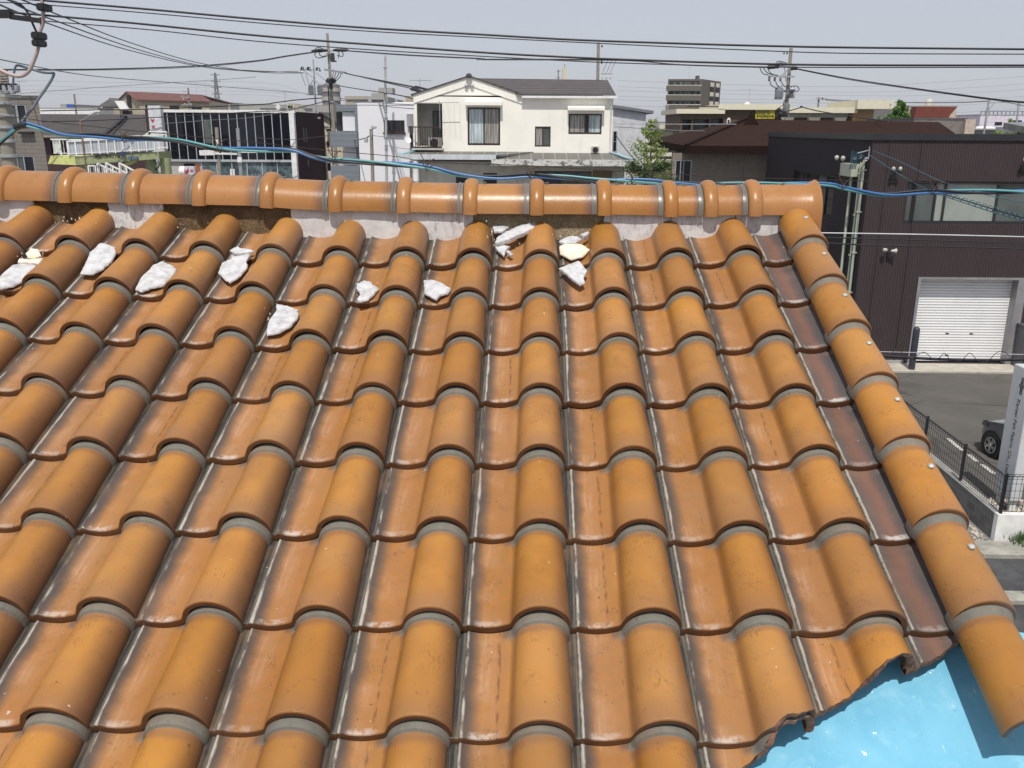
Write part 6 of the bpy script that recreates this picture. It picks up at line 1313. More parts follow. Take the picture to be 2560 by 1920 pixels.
def wpts(c, L, Y0, Y1=None, step=10):
    """smooth line through measured points, depth running from Y0 to Y1"""
    Y1 = Y0 if Y1 is None else Y1; P = []; n = len(L)
    X0, X1 = px(c if isinstance(c, str) else L[0][0], *(L[0] if isinstance(c, str) else L[0][1:]))[0], px(c if isinstance(c, str) else L[-1][0], *(L[-1] if isinstance(c, str) else L[-1][1:]))[0]
    for q in L:
        cc, x, y = (c, *q) if isinstance(c, str) else q
        f = (px(cc, x, y)[0]-X0)/((X1-X0) or 1); P.append(atY(cc, x, y, Y0 + (Y1-Y0)*f))
    out = []
    for i in range(len(P)-1):
        p0, p1, p2, p3 = P[max(i-1, 0)], P[i], P[i+1], P[min(i+2, len(P)-1)]
        for k in range(step):
            s = k/step; out.append(.5*((2*p1) + (p2-p0)*s + (2*p0-5*p1+4*p2-p3)*s*s + (3*p1-p0-3*p2+p3)*s**3))
    return out + [P[-1]]
# pole at the left edge
Y1_ = 20
t, at_ = pole('l0', (3, 640), (95, 1560), Y1_, .17, .21, 'thick concrete utility pole with cable boxes at the very left edge')
for y in (960, 1075, 1180, 1310, 1450): p = at_(y); part(t, 'pole_band', m_steel, lambda m: m.lathe(p, [(.20, 0), (.225, .01), (.225, .07), (.20, .08)], 12), smooth=50)
for k in range(8):
    p = atY('l0', 30+k*18, 835+(k % 3)*16, Y1_-.5); part(t, 'cable_box', m_tin if k % 3 else m_black, lambda m: m.lathe(p, [(.05, 0), (.09, .02), (.09, .16), (.04, .18)], 8), smooth=50)
arm(t, atY('l0', 0, 880, Y1_-.3), atY('l0', 185, 885, Y1_-.3), .06)
for k in range(6): q = wpts('l0', [(0+k*20, 815), (30+k*20, 800), (60+k*18, 815+k*3), (80+k*18, 860)], Y1_-.4, step=5); part(t, 'looped_wire', m_black, lambda m: m.tube(q, .012, 5), smooth=60)
part(t, 'spiral_step', m_poleconc, lambda m: [m.tube([at_(700+k*24) + Vector((0, -.15, 0)), at_(700+k*24) + Vector((.28, -.15, .02))], .015, 5) for k in range(5)])
t2 = thing('line_clamp', atY('l0', 60, 130, 18), 'black insulated clamp and bracket gripping the lines at the top left corner', 'line clamp')
part(t2, 'bracket', m_black, lambda m: (m.box(atY('l0', -40, 130, 18).x, atY('l0', 110, 130, 18).x, 17.9, 18.1, atY('l0', 50, 165, 18).z, atY('l0', 50, 92, 18).z), m.beam(atY('l0', 100, 155, 18), atY('l0', 385, 193, 18), .13, .11)))
part(t2, 'end_cap', simple('brown_end_cap', (.06, .02, .015)), lambda m: m.beam(atY('l0', 378, 192, 18), atY('l0', 388, 193, 18), .14, .15))
t3 = thing('service_drop', atY('l0', 350, 460, 18), 'pinkish service cable hanging in a loop with three black connector blocks', 'cable')
part(t3, 'cable', simple('pink_grey_sheath', (.42, .33, .31), .5), lambda m: m.tube(wpts('l0', [(385, 0), (398, 110), (395, 210), (368, 300), (352, 440), (312, 560), (262, 660), (185, 702), (90, 685), (0, 645)], 18), .045, 8), smooth=60)
part(t3, 'jumper_wire', m_wire, lambda m: m.tube(wpts('l0', [(60, -10), (190, 45), (262, 125), (300, 215), (338, 300)], 18.1), .028, 6), smooth=60)
for (x, y, w_, h_) in ((398, 68, 78, 68), (350, 330, 78, 68), (352, 398, 70, 62)):
    a, b, c_, d = rectY('l0', x-w_/2, y-h_/2, x+w_/2, y+h_/2, 17.9); part(t3, 'connector', m_black, lambda m: m.box(a, b, 17.75, 18.15, c_, d), bevel=.025)
cable(wpts('l0', [(120, 820), (122, 740), (135, 640), (158, 603), (230, 620), (300, 640), (380, 665), (450, 672), (500, 672)], 18.5), .028, 'dark sagging cable bridging two wires near the left pole', mat=simple('slate_cable', (.10, .13, .17), .5))
cable(wpts('l0', [(500, 672), (480, 725), (420, 820), (370, 890), (300, 995), (200, 1120)], 18.5), .035, 'slate grey drop cable slanting down across the left apartment', mat=simple('slate_cable2', (.16, .19, .22), .5))
# main concrete pole left of centre
t, at_ = pole('c2', (703, 130), (805, 1590), 70, .10, .17, 'tall concrete utility pole with black insulators between shop and grey house')
arm(t, at_(300) + Vector((-1.0, -.3, 0)), at_(300) + Vector((1.3, -.3, 0)), .1)
for x, y in ((620, 305), (660, 300), (835, 297), (865, 298)): p = atY('c2', x, y, 69.6); part(t, 'insulator_cover', m_black, lambda m: m.lathe(p + Vector((-.6, 0, 0)), [(.04, 0), (.12, .25), (.12, .8), (.05, 1.0)], 8, 0, 'x'), smooth=50)
for x, y in ((680, 300), (735, 300), (755, 330), (770, 350), (700, 330)): insul(t, atY('c2', x, y, 69.6), .16)
part(t, 'switch', simple('dark_switch', (.03, .03, .035)), lambda m: (m.box(*[atY('c2', x, 370, 69.6).x for x in (742, 775)], 69.3, 69.7, atY('c2', 760, 410, 69.6).z, atY('c2', 760, 330, 69.6).z), m.beam(atY('c2', 745, 408, 69.5), atY('c2', 795, 408, 69.5), .15, .1)))
for L in ([(600, 310), (580, 340), (600, 370), (640, 372), (700, 355)], [(620, 310), (630, 345), (660, 360), (700, 350)], [(830, 300), (860, 330), (850, 360), (800, 345)], [(810, 300), (820, 340), (812, 375)], [(585, 300), (600, 275), (640, 275), (670, 295)]):
    part(t, 'jumper_wire', m_wire, lambda m: m.tube(wpts('c2', L, 69.4, step=5), .035, 5), smooth=60)
arm(t, atY('c2', 680, 490, 69.5), atY('c2', 880, 520, 67), .14)
for k in range(6): insul(t, atY('c2', 760+k*18, 497+k*5, 69.0-.3*k), .11, 'insulator', m_black)
for L in ([(765, 500), (760, 540), (755, 590)], [(820, 520), (800, 560), (765, 600)], [(840, 525), (830, 560), (790, 600)], [(790, 510), (780, 550), (760, 600)]): part(t, 'jumper_wire', m_wire, lambda m: m.tube(wpts('c2', L, 69.2, step=4), .03, 5), smooth=60)
part(t, 'cable_bundle', m_black, lambda m: (m.tube(wpts('c2', [(695, 590), (720, 600), (745, 590), (790, 605)], 69.3, step=4), .12, 6), m.tube(wpts('c2', [(690, 600), (740, 620), (780, 610)], 69.2, step=4), .09, 6), m.tube(wpts('c2', [(735, 600), (742, 680)], 69.5, step=3), .16, 6)), smooth=60)
part(t, 'down_cable', m_black, lambda m: m.tube([at_(640) + Vector((-.18, -.2, 0)), at_(1590) + Vector((-.25, -.2, 0))], .05, 6)); 
for y in (770, 800, 1100, 1150): p = at_(y); part(t, 'pole_band', m_steel, lambda m: m.lathe(p, [(.17, 0), (.20, .02), (.20, .10), (.17, .12)], 12), smooth=50)
# steel pole with two transformers
t, at_ = pole('c2', (565, 390), (615, 1290), 80, .06, .15, 'steel utility pole with two grey transformers above the maroon wall', m_steel)
for k, x in enumerate((450, 515, 600)): 
    insul(t, atY('c2', x, 480, 79.6), .20, 'insulator', m_black); insul(t, atY('c2', x+30, 495, 79.6), .16)
arm(t, atY('c2', 445, 485, 79.6), atY('c2', 640, 500, 79.6), .1)
for L in ([(440, 500), (450, 465), (470, 470), (465, 500)], [(505, 500), (510, 465), (535, 475), (528, 505)], [(600, 480), (625, 475), (635, 510)]): part(t, 'jumper_wire', m_wire, lambda m: m.tube(wpts('c2', L, 79.4, step=4), .04, 5), smooth=60)
p = atY('c2', 546, 732, 79.6); trafo(t, p, .22, .82); p = atY('c2', 634, 732, 79.6); trafo(t, p, .22, .82)
arm(t, atY('c2', 500, 738, 79.6), atY('c2', 650, 738, 79.6), .1); arm(t, atY('c2', 482, 962, 79.6), atY('c2', 636, 968, 79.6), .16); arm(t, atY('c2', 545, 980, 79.6), atY('c2', 600, 1045, 79.6), .07, 'brace')
arm(t, atY('c2', 570, 590, 79.8), atY('c2', 530, 640, 79.6), .08, 'brace'); arm(t, atY('c2', 575, 590, 79.8), atY('c2', 628, 640, 79.6), .08, 'brace')
for a, b in (((440, 510), (490, 650)), ((490, 510), (520, 640)), ((590, 520), (690, 600)), ((500, 520), (560, 570))): part(t, 'jumper_wire', m_greyw, lambda m: m.tube([atY('c2', *a, 79.4), atY('c2', *b, 79.4)], .025, 5))
# plain steel pole
t, at_ = pole('c2', (1275, 350), (1290, 1590), 57, .075, .105, 'plain pale steel pole standing before the bright white house', simple('pale_steel_pole', (.50, .51, .52), .5, .3, dirt=.2))
for y in (470, 720, 845, 870, 900, 960, 1160, 1235, 1260, 1280): p = at_(y); part(t, 'pole_band', m_steel, lambda m: m.lathe(p, [(.10, 0), (.125, .01), (.125, .06), (.10, .07)], 10), smooth=50)
# small lamp pole
B = atY('c2', 1150, 1590, 50); t = thing('street_lamp', (B.x, 50, GZ), 'short weathered pole with a small curved lamp in front of the white house', 'street lamp')
part(t, 'pole', m_poleconc, lambda m: m.tube([(B.x, 50, GZ), atY('c2', 1137, 1075, 50)], .12, 8, r1=.10), smooth=50)
part(t, 'arm', m_steel, lambda m: m.tube(wpts('c2', [(1140, 1150), (1150, 1090), (1165, 1065), (1185, 1062)], 49.8, step=5), .03, 6), smooth=60); part(t, 'lamp_head', m_lamp, lambda m: m.beam(atY('c2', 1135, 1055, 49.8), atY('c2', 1190, 1062, 49.8), .16, .14), bevel=.03); part(t, 'switch_box', m_steel, lambda m: m.box(B.x-.35, B.x-.15, 49.7, 49.9, atY('c2', 1130, 1210, 50).z, atY('c2', 1130, 1160, 50).z))
# poles in front of the shop
t, at_ = pole('c1', (1870, 1100), (1903, 1540), 52, .11, .13, 'short brown concrete pole with a white arm in front of the glass shop')
arm(t, atY('c1', 1730, 1320, 51.8), atY('c1', 1860, 1318, 51.8), .30, 'lamp_head', m_white); arm(t, atY('c1', 1860, 1325, 51.8), atY('c1', 2050, 1330, 51.8), .12, 'cross_arm', m_white); part(t, 'notice', m_white, lambda m: m.box(*[atY('c1', x, 1220, 51.7).x for x in (1866, 1882)], 51.7, 51.8, atY('c1', 1874, 1245, 51.7).z, atY('c1', 1874, 1205, 51.7).z))
t, at_ = pole('c1', (2053, 1108), (2085, 1540), 54, .11, .13, 'short grey steel pole with a small white notice in front of the glass shop', m_steel)
part(t, 'notice', m_white, lambda m: m.box(*[atY('c1', x, 1380, 53.8).x for x in (2053, 2090)], 53.75, 53.85, atY('c1', 2070, 1402, 53.8).z, atY('c1', 2070, 1358, 53.8).z)); arm(t, atY('c1', 2085, 1310, 53.8), atY('c1', 2212, 1312, 53.8), .12, 'cross_arm', m_white)
# central pole behind the slate roof
t, at_ = pole('c3', (1694, 20), (1688, 330), 78, .13, .15, 'weathered concrete pole rising behind the slate roof of the ivory house')
for y in (50, 165, 180): insul(t, at_(y) + Vector((.3, -.2, 0)), .16, 'insulator', m_black)
arm(t, atY('c3', 1718, 268, 77), atY('c3', 1805, 265, 77), .10)
for x in (1722, 1755, 1785): insul(t, atY('c3', x, 262, 77), .16); insul(t, atY('c3', x+3, 300, 77), .18); part(t, 'jumper_wire', m_greyw, lambda m: m.tube([atY('c3', x+45, 165, 77.4), atY('c3', x+6, 250, 77)], .03, 5))
# right hand pole with transformers
t, at_ = pole('c4', (1650, 80), (1592, 790), 64, .12, .19, 'concrete utility pole with grey and white transformers above the brown shop')
YG_ = 63.5
for a, b in (((1420, 270), (1530, 262)), ((1650, 282), (1710, 280))): part(t, 'insulator_cover', m_black, lambda m: m.tube(wpts('c4', [a, ((a[0]+b[0])/2, a[1]-4), b], YG_, step=4), .14, 8, r1=.12), smooth=50)
for x in (1545, 1570, 1600, 1625, 1665): insul(t, atY('c4', x, 245, YG_), .18)
for x in (1580, 1610): insul(t, atY('c4', x, 132, YG_), .12, 'insulator', m_black)
arm(t, atY('c4', 1520, 255, YG_), atY('c4', 1700, 255, YG_), .11); arm(t, atY('c4', 1425, 358, YG_), atY('c4', 1685, 362, YG_), .12); arm(t, atY('c4', 1560, 350, YG_), atY('c4', 1635, 275, YG_), .08, 'brace'); arm(t, atY('c4', 1600, 410, YG_), atY('c4', 1585, 270, YG_), .06, 'brace')
for x in (1433, 1487, 1543): insul(t, atY('c4', x, 372, YG_), .15); part(t, 'fuse', simple('dark_fuse', (.12, .12, .12)) if x == 1433 else bpy.data.materials['dark_fuse'], lambda m: m.lathe(atY('c4', x, 408, YG_), [(.06, 0), (.075, .02), (.075, .28), (.05, .3)], 8), smooth=50)
for L in ([(1340, 270), (1370, 330), (1425, 345)], [(1370, 265), (1410, 320), (1470, 345)], [(1415, 270), (1450, 330), (1520, 350)], [(1445, 410), (1455, 450), (1510, 480)], [(1497, 410), (1520, 455), (1550, 470)], [(1553, 410), (1575, 450), (1600, 465)], [(1635, 460), (1700, 455), (1728, 480), (1715, 505), (1680, 500)], [(1585, 590), (1570, 640), (1530, 670), (1500, 695)], [(1490, 265), (1510, 215), (1545, 210), (1620, 235)], [(1500, 265), (1530, 225), (1600, 240)]):
    part(t, 'jumper_wire', m_wire, lambda m: m.tube(wpts('c4', L, YG_-.2, step=5), .03, 5), smooth=60)
trafo(t, atY('c4', 1523, 585, YG_), .28, .84, m_tin); trafo(t, atY('c4', 1655, 575, YG_+.4), .20, .72, m_porc); part(t, 'hanger', simple('slate_hanger', (.10, .13, .18)), lambda m: m.box(*[atY('c4', x, 505, YG_).x for x in (1555, 1680)], YG_+.0, YG_+.2, atY('c4', 1620, 515, YG_).z, atY('c4', 1620, 493, YG_).z))
for k in range(9):
    rr = random.Random(k); a = (1500+rr.uniform(0, 80), 690+rr.uniform(0, 60)); q = [a, (a[0]+rr.uniform(-20, 20), a[1]+rr.uniform(-25, 25)), (a[0]+rr.uniform(10, 40), a[1]+rr.uniform(-25, 25)), (1595, 700+k*7)]; part(t, 'looped_wire', m_wire, lambda m: m.tube(wpts('c4', q, YG_-.2, step=4), .05, 5), smooth=60)
part(t, 'banner_clip', m_greyw, lambda m: m.lathe(at_(740), [(.20, 0), (.25, .1), (.25, .7), (.20, .8)], 10), smooth=50)
# further small poles
t, at_ = pole('c4', (1925, 562), (1915, 680), 100, .10, .12, 'small distant concrete pole behind the cream cornice'); arm(t, atY('c4', 1898, 578, 99.8), atY('c4', 2000, 583, 99.8), .12); insul(t, atY('c4', 1960, 578, 99.8), .2, 'insulator', m_black)
t, at_ = pole('c5', (1867, 395), (1815, 725), 62, .07, .09, 'thin steel pole in front of the lilac white building', m_steel); arm(t, atY('c5', 1865, 420, 62), atY('c5', 2000, 412, 62), .05); arm(t, atY('c5', 1860, 495, 62), atY('c5', 1925, 420, 62), .05, 'brace')
for x in (1975, 1998): insul(t, atY('c5', x, 410, 62), .12)
t, at_ = pole('c5', (2163, 420), (2140, 610), 66, .07, .08, 'second thin steel pole near the right edge above the grey hall roof', m_steel); arm(t, atY('c5', 2140, 450, 66), atY('c5', 2180, 455, 66), .08)
t, at_ = pole('c1', (1625, 760), (1640, 960), 100, .10, .13, 'concrete pole with insulators in front of the red roof'); 
for y in (790, 840, 905): arm(t, atY('c1', 1570, y, 99.8), atY('c1', 1640, y+3, 99.8), .09)
for x, y in ((1575, 835), (1585, 855), (1595, 900), (1615, 905), (1650, 902)): insul(t, atY('c1', x, y, 99.7), .18)
t, at_ = pole('c1', (640, 812), (655, 945), 108, .11, .13, 'far pole with a crossarm above the white parapet at left'); arm(t, atY('c1', 620, 898, 107.8), atY('c1', 690, 905, 107.8), .12)
t, at_ = pole('c4', (432, 640), (430, 890), 105, .09, .1, 'thin pole with small arms in front of the taupe tower', m_steel)
for y in (660, 690, 715): arm(t, atY('c4', 375, y+0, 104.8), atY('c4', 440, y-12, 104.8), .07)
# ---- the four thick black lines across the sky
LY = 18
U1 = [('c1', -60, -34), ('c1', 350, 2), ('c1', 1300, 82), ('c1', 2212, 165), ('c2', 1100, 78), ('c2', 2212, 143), ('c3', 1500, -2), ('c4', 500, 33), ('c4', 1300, 56), ('c4', 2212, 74), ('p', 2600, 123.5)]
U2 = [('c1', -60, 16), ('c1', 360, 40), ('c1', 1300, 115), ('c1', 2212, 196), ('c2', 1100, 110), ('c2', 2212, 171), ('c4', 0, 45), ('c4', 1100, 94), ('c4', 2212, 131), ('p', 2600, 135.5)]
L1 = [('c1', -40, 98), ('c1', 100, 108), ('c1', 1100, 195), ('c1', 2212, 306), ('c2', 1100, 240), ('c2', 2212, 319), ('c3', 1300, 128), ('c4', 0, 193), ('c4', 1200, 232), ('c4', 2212, 248), ('p', 2600, 163.5)]
L2 = [('c1', 330, 178), ('c1', 1300, 258), ('c1', 2212, 356), ('c2', 1100, 292), ('c2', 2212, 357), ('c3', 1400, 162), ('c4', 0, 228), ('c4', 1200, 262), ('c4', 2212, 271), ('p', 2600, 168)]
for L, r_, lab in ((U1, .023, 'uppermost thick black power line across the sky'), (U2, .012, 'thinner black line hanging just under the uppermost power line'), (L1, .023, 'lower thick black power line across the sky'), (L2, .012, 'thinner black line hanging just under the lower thick power line')):
    cable(wpts(None, L, LY, LY, 8), r_, lab, 'black power lines over the roof', n=8)
# ---- blue twisted cable just behind the ridge
YB_ = 1.35
BL = [('c1', -60, 1290), ('c1', 60, 1175), ('c1', 190, 1082), ('c1', 330, 1100), ('c1', 550, 1160), ('c1', 830, 1172), ('c1', 1080, 1196), ('c1', 1290, 1198), ('c1', 1550, 1222), ('c1', 1900, 1286), ('c1', 2212, 1294), ('c2', 350, 1288), ('c2', 560, 1345), ('c2', 770, 1385), ('c2', 1050, 1404), ('c2', 1300, 1418), ('c2', 1690, 1455), ('c3', 600, 1060), ('c3', 900, 1085), ('c3', 1160, 1068), ('c3', 1400, 1082), ('c3', 1650, 1106), ('c3', 1960, 1112), ('c3', 2150, 1120), ('c4', 500, 1418), ('c4', 900, 1425), ('c4', 1930, 1428), ('c4', 2170, 1462), ('c5', 850, 1328), ('c5', 1310, 1296), ('c5', 1650, 1300), ('c5', 2212, 1300), ('p', 2620, 479)]
C_ = wpts(None, BL, YB_, YB_, 8)
bc = thing('blue_cable', (0, YB_, C_[len(C_)//2].z), 'loosely twisted bundle of blue, teal and black cables running just behind the ridge', 'cable')
m_blu = simple('blue_cable_sheath', (.045, .14, .34), .35); m_tea = simple('teal_cable_sheath', (.10, .29, .31), .35)
import itertools
acc = [0]
for a, b in zip(C_, C_[1:]): acc.append(acc[-1] + (b-a).length)
for k, mt, nm_ in ((0, m_blu, 'blue_strand'), (1, m_tea, 'teal_strand'), (2, m_wire, 'black_strand')):
    P = []
    for p, s in zip(C_, acc):
        ph = s*2*math.pi/1.15 + k*2*math.pi/3 + .6*math.sin(s*3+k); P.append(p + Vector((0, .0095*math.cos(ph), .0095*math.sin(ph))))
    part(bc, nm_, mt, lambda m: m.tube(P, .0068 if k else .0074, 8), smooth=60)
m_rust = simple('rusty_tie', (.075, .042, .025), .85)
TIES = [('c1', 1075, 1198), ('c1', 1900, 1286), ('c2', 770, 1385), ('c2', 1690, 1455), ('c3', 1160, 1066), ('c3', 1960, 1110), ('c5', 420, 1262), ('c5', 1310, 1296)]
for i, (c, x, y) in enumerate(TIES):
    p = atY(c, x, y, YB_-.02); rr = random.Random(i+4)
    o = part(bc, 'wire_tie', m_rust, lambda m: (m.tube([p + Vector((.006*math.cos(a), .022*math.cos(a*1.0), .022*math.sin(a))) for a in [q*.7 for q in range(10)]], .0026, 5), m.tube([p + Vector((0, -.015, .015)), p + Vector((-.02, -.01, .045)), p + Vector((-.035, -.01, .078))], .0026, 5), m.tube([p + Vector((0, -.015, .015)), p + Vector((.018, -.01, .038)), p + Vector((.045, -.01, .052 + rr.uniform(-.01, .01)))], .0026, 5)), smooth=60)
cable(wpts(None, [('c1', -40, 995), ('c1', 230, 1025), ('c1', 500, 1060), ('c1', 1290, 1143), ('c1', 2212, 1232), ('c2', 700, 1288), ('c2', 1400, 1350), ('c3', 360, 965), ('c3', 1130, 992), ('c4', 0, 1300), ('c4', 1120, 1355), ('c4', 2212, 1388), ('c5', 1240, 1212), ('c5', 2300, 1235)], YB_, YB_, 6), .002, 'thin rusty messenger wire just above the blue cable bundle', mat=simple('rusty_messenger', (.03, .016, .014), .8))
# black block where the blue cable is clamped at left
p = atY('c1', 180, 1085, YB_); q = MB(); q.tube([atY('c1', 130, 1105, YB_), p, atY('c1', 232, 1080, YB_)], .017, 10); part(bc, 'tape_wrap', m_black, lambda m: m.tube([atY('c1', 130, 1105, YB_), p, atY('c1', 232, 1080, YB_)], .019, 10), smooth=60)
# ---- thinner lines
def line(L, Y0, Y1, r, lab, mat=None, group='thin overhead wires', step=6): return cable(wpts(None, L, Y0, Y1, step), r*.8, lab, group, mat or m_greyw, 'overhead_wire', 'wire', 5)
line([('c1', 150, -20), ('c1', 560, 150), ('c1', 1100, 360), ('c1', 1700, 540), ('c1', 2212, 618), ('c2', 420, 506)], 18, 79, .030, 'topmost of three converging wires fanning from the top left corner', m_wire)
line([('c1', 60, -20), ('c1', 400, 150), ('c1', 1300, 460), ('c1', 1900, 590), ('c2', 470, 522)], 18, 79, .030, 'middle of three converging wires fanning from the top left corner', m_wire)
line([('c1', -30, 30), ('c1', 380, 190), ('c1', 1100, 430), ('c1', 1750, 578), ('c2', 0, 512), ('c2', 200, 524), ('c2', 480, 524)], 18, 79, .030, 'lowest of three converging wires fanning from the top left corner', m_wire)
line([('c1', -30, 600), ('c1', 800, 598), ('c1', 1650, 572), ('c1', 2212, 525), ('c2', 300, 355), ('c2', 600, 312)], 60, 69.5, .05, 'wire rising gently to the top of the concrete pole, upper strand', m_wire)
line([('c1', -30, 606), ('c1', 800, 606), ('c1', 1650, 582), ('c1', 2212, 532), ('c2', 300, 362), ('c2', 600, 318)], 60, 69.5, .04, 'wire rising gently to the top of the concrete pole, lower strand')
line([('c1', -30, 508), ('c1', 750, 650), ('c1', 1500, 715), ('c2', 0, 685), ('c2', 370, 712), ('c2', 650, 745)], 30, 80, .03, 'thin wire descending from the left edge past a small clamp')
line([('c1', 180, 808), ('c1', 1000, 745), ('c1', 1900, 688), ('c1', 2212, 665)], 90, 100, .035, 'faint wire over the red roofed house')
line([('c1', 350, 958), ('c1', 700, 952), ('c1', 1300, 942), ('c1', 2212, 905), ('c2', 200, 815), ('c2', 400, 790), ('c2', 650, 770)], 66, 69, .055, 'dark wire passing low in front of the shop roof', m_wire)
line([('c1', 200, 1052), ('c1', 700, 1045), ('c1', 1280, 1018), ('c1', 2212, 965), ('c2', 300, 890), ('c2', 700, 800)], 60, 69, .045, 'dark wire crossing the dark roofed store', m_wire)
line([('c1', 1385, 1072), ('c1', 1800, 1040), ('c1', 2212, 1010), ('c2', 500, 860)], 60, 69, .03, 'thin wire crossing the top of the glass facade')
line([('c2', 0, 1162), ('c2', 350, 1182), ('c2', 560, 1160), ('c2', 760, 1138)], 50, 69, .03, 'sagging wire across the shop corner', m_wire)
line([('c2', 800, 1150), ('c2', 870, 1178), ('c2', 970, 1188), ('c2', 1080, 1165), ('c2', 1140, 1130)], 69, 50, .045, 'thick beaded wire sagging between concrete pole and lamp pole', m_greyw)
line([('c2', 885, 302), ('c2', 1500, 345), ('c2', 2212, 380), ('c3', 800, 152), ('c3', 1200, 152), ('c4', 0, 200), ('c4', 500, 240), ('c4', 1000, 258), ('c4', 1440, 268)], 69.5, 64, .05, 'long wire from concrete pole to right hand pole, upper strand', m_wire)
line([('c2', 885, 306), ('c2', 1500, 352), ('c2', 2212, 386), ('c3', 800, 158), ('c4', 0, 205), ('c4', 600, 250), ('c4', 1440, 275)], 69.5, 64, .035, 'long wire from concrete pole to right hand pole, lower strand')
line([('c2', 880, 520), ('c2', 950, 542), ('c2', 1270, 605), ('c2', 1560, 662), ('c3', 330, 390)], 67, 46, .055, 'heavy wire slanting down to the ivory house gable, upper strand', m_wire)
line([('c2', 880, 526), ('c2', 1270, 615), ('c2', 1500, 668), ('c3', 290, 405)], 67, 46, .04, 'heavy wire slanting down to the ivory house gable, lower strand', m_wire)
for (a, b) in (((1545, 668), (1650, 710)), ((1575, 658), (1695, 688)), ((1530, 684), (1640, 712))): cable([atY('c2', *a, 46), atY('c2', *b, 45)], .06, 'black sleeve on the wires entering the ivory house at its left gable', 'black wire sleeves at the gable')
line([('c2', 820, 650), ('c2', 1000, 680), ('c2', 1270, 720), ('c2', 1470, 755), ('c2', 1580, 792)], 69, 48, .04, 'wire falling from the concrete pole past the steel pole', m_wire)
line([('c2', 830, 790), ('c2', 1000, 815), ('c2', 1270, 852), ('c2', 1580, 880)], 69, 50, .03, 'low wire above the white house wall')
line([('c2', 820, 770), ('c2', 1100, 810), ('c2', 1580, 840)], 69, 52, .03, 'second low wire above the white house wall')
line([('c2', 1150, 1140), ('c2', 1300, 1160), ('c2', 1580, 1195)], 50, 45, .02, 'thin wire from the lamp pole to the ivory house')
line([('c2', 1290, 1240), ('c2', 1440, 1268), ('c2', 1600, 1282)], 57, 46, .02, 'thin wire from the steel pole to the ivory house')
line([('c3', 1815, 662), ('c3', 2040, 664), ('c4', 500, 832), ('c4', 1110, 832)], 40, 40, .022, 'bluish wire crossing the tree and the brown shop front', m_steel)
line([('c3', 1815, 685), ('c3', 2100, 702), ('c4', 500, 892), ('c4', 800, 898)], 40, 40, .022, 'dark wire crossing the green tree')
line([('c3', 1830, 750), ('c3', 1900, 850), ('c3', 1985, 950)], 44, 42, .03, 'slack wire falling in front of the pale grey building', m_wire)
line([('c4', 1700, 282), ('c4', 2212, 380), ('c5', 1000, 262), ('c5', 1880, 382), ('c5', 2260, 418)], 64, 45, .045, 'wire running from the right pole to the right edge, upper strand', m_wire)
line([('c4', 1700, 288), ('c4', 2212, 390), ('c5', 1000, 272), ('c5', 1880, 392), ('c5', 2260, 428)], 64, 45, .03, 'wire running from the right pole to the right edge, lower strand')
line([('c4', 2000, 585), ('c5', 300, 392), ('c5', 900, 418), ('c5', 1500, 420), ('c5', 1880, 405)], 99, 62, .05, 'level wire behind the small green tree')
line([('c4', 1995, 590), ('c5', 300, 400), ('c5', 700, 428), ('c5', 900, 438)], 99, 80, .04, 'second level wire behind the small green tree')
line([('c5', 2000, 412), ('c5', 2120, 432), ('c5', 2260, 462)], 62, 55, .035, 'short wire leaving the thin steel pole at right')
line([('c4', 1630, 700), ('c4', 1760, 662), ('c5', 10, 462), ('c5', 200, 508), ('c5', 500, 552), ('c5', 840, 602)], 64, 45, .045, 'dark wire crossing the cream cornice', m_wire)
line([('c5', 720, 895), ('c5', 1000, 1010), ('c5', 1350, 1180), ('c5', 1620, 1270), ('c5', 1900, 1345), ('c5', 2260, 1415)], 26.6, 12, .013, 'upper teal drop wire from the factory corner', m_teal, 'teal drop wires from the factory corner')
line([('c5', 690, 942), ('c5', 960, 1115), ('c5', 1250, 1278), ('c5', 1600, 1402), ('c5', 1900, 1500), ('c5', 2260, 1595)], 26.6, 12, .016, 'lower teal drop wire from the factory corner', m_teal, 'teal drop wires from the factory corner')
sp_ = wpts(None, [('c5', 1340, 1300), ('c5', 1700, 1410), ('c5', 2000, 1500), ('c5', 2260, 1575)], 14, 11.5, 30); cable(sp_, .012, 'black messenger with a spiral of thin wire in front of the long factory window', 'teal drop wires from the factory corner')
cable([p + Vector((0, .06*math.cos(i*1.1), .05*math.sin(i*1.1))) for i, p in enumerate(sp_)], .007, 'thin teal spiral wound round the messenger in front of the factory window', 'teal drop wires from the factory corner', m_teal)
line([('cR', 560, 575), ('cR', 1400, 588), ('cR', 2260, 608)], 8, 8, .009, 'pale upper wire crossing the corrugated wall below the long window', simple('pale_wire', (.6, .6, .62), .4), 'lines in front of the factory')
line([('cR', 560, 612), ('cR', 1000, 622), ('cR', 1640, 640), ('cR', 2260, 656)], 8, 8, .011, 'middle black wire crossing the corrugated wall', m_wire, 'lines in front of the factory')
line([('cR', 600, 655), ('cR', 1140, 678), ('cR', 1600, 685), ('cR', 2100, 700), ('cR', 2260, 706)], 8, 8, .013, 'lower black wire crossing the corrugated wall', m_wire, 'lines in front of the factory')
line([('cR', 1050, 1545), ('cR', 1300, 1562), ('cR', 1500, 1572), ('cR', 1900, 1582), ('cR', 2260, 1574)], 8, 8, .026, 'thick black line crossing in front of the roller shutter', m_wire, 'lines in front of the factory')
line([('cR', 1050, 1514), ('cR', 1500, 1524), ('cR', 2260, 1537)], 8, 8, .006, 'hair thin wire just above the thick line at the shutter', simple('pale_wire2', (.45, .45, .47), .4), 'lines in front of the factory')
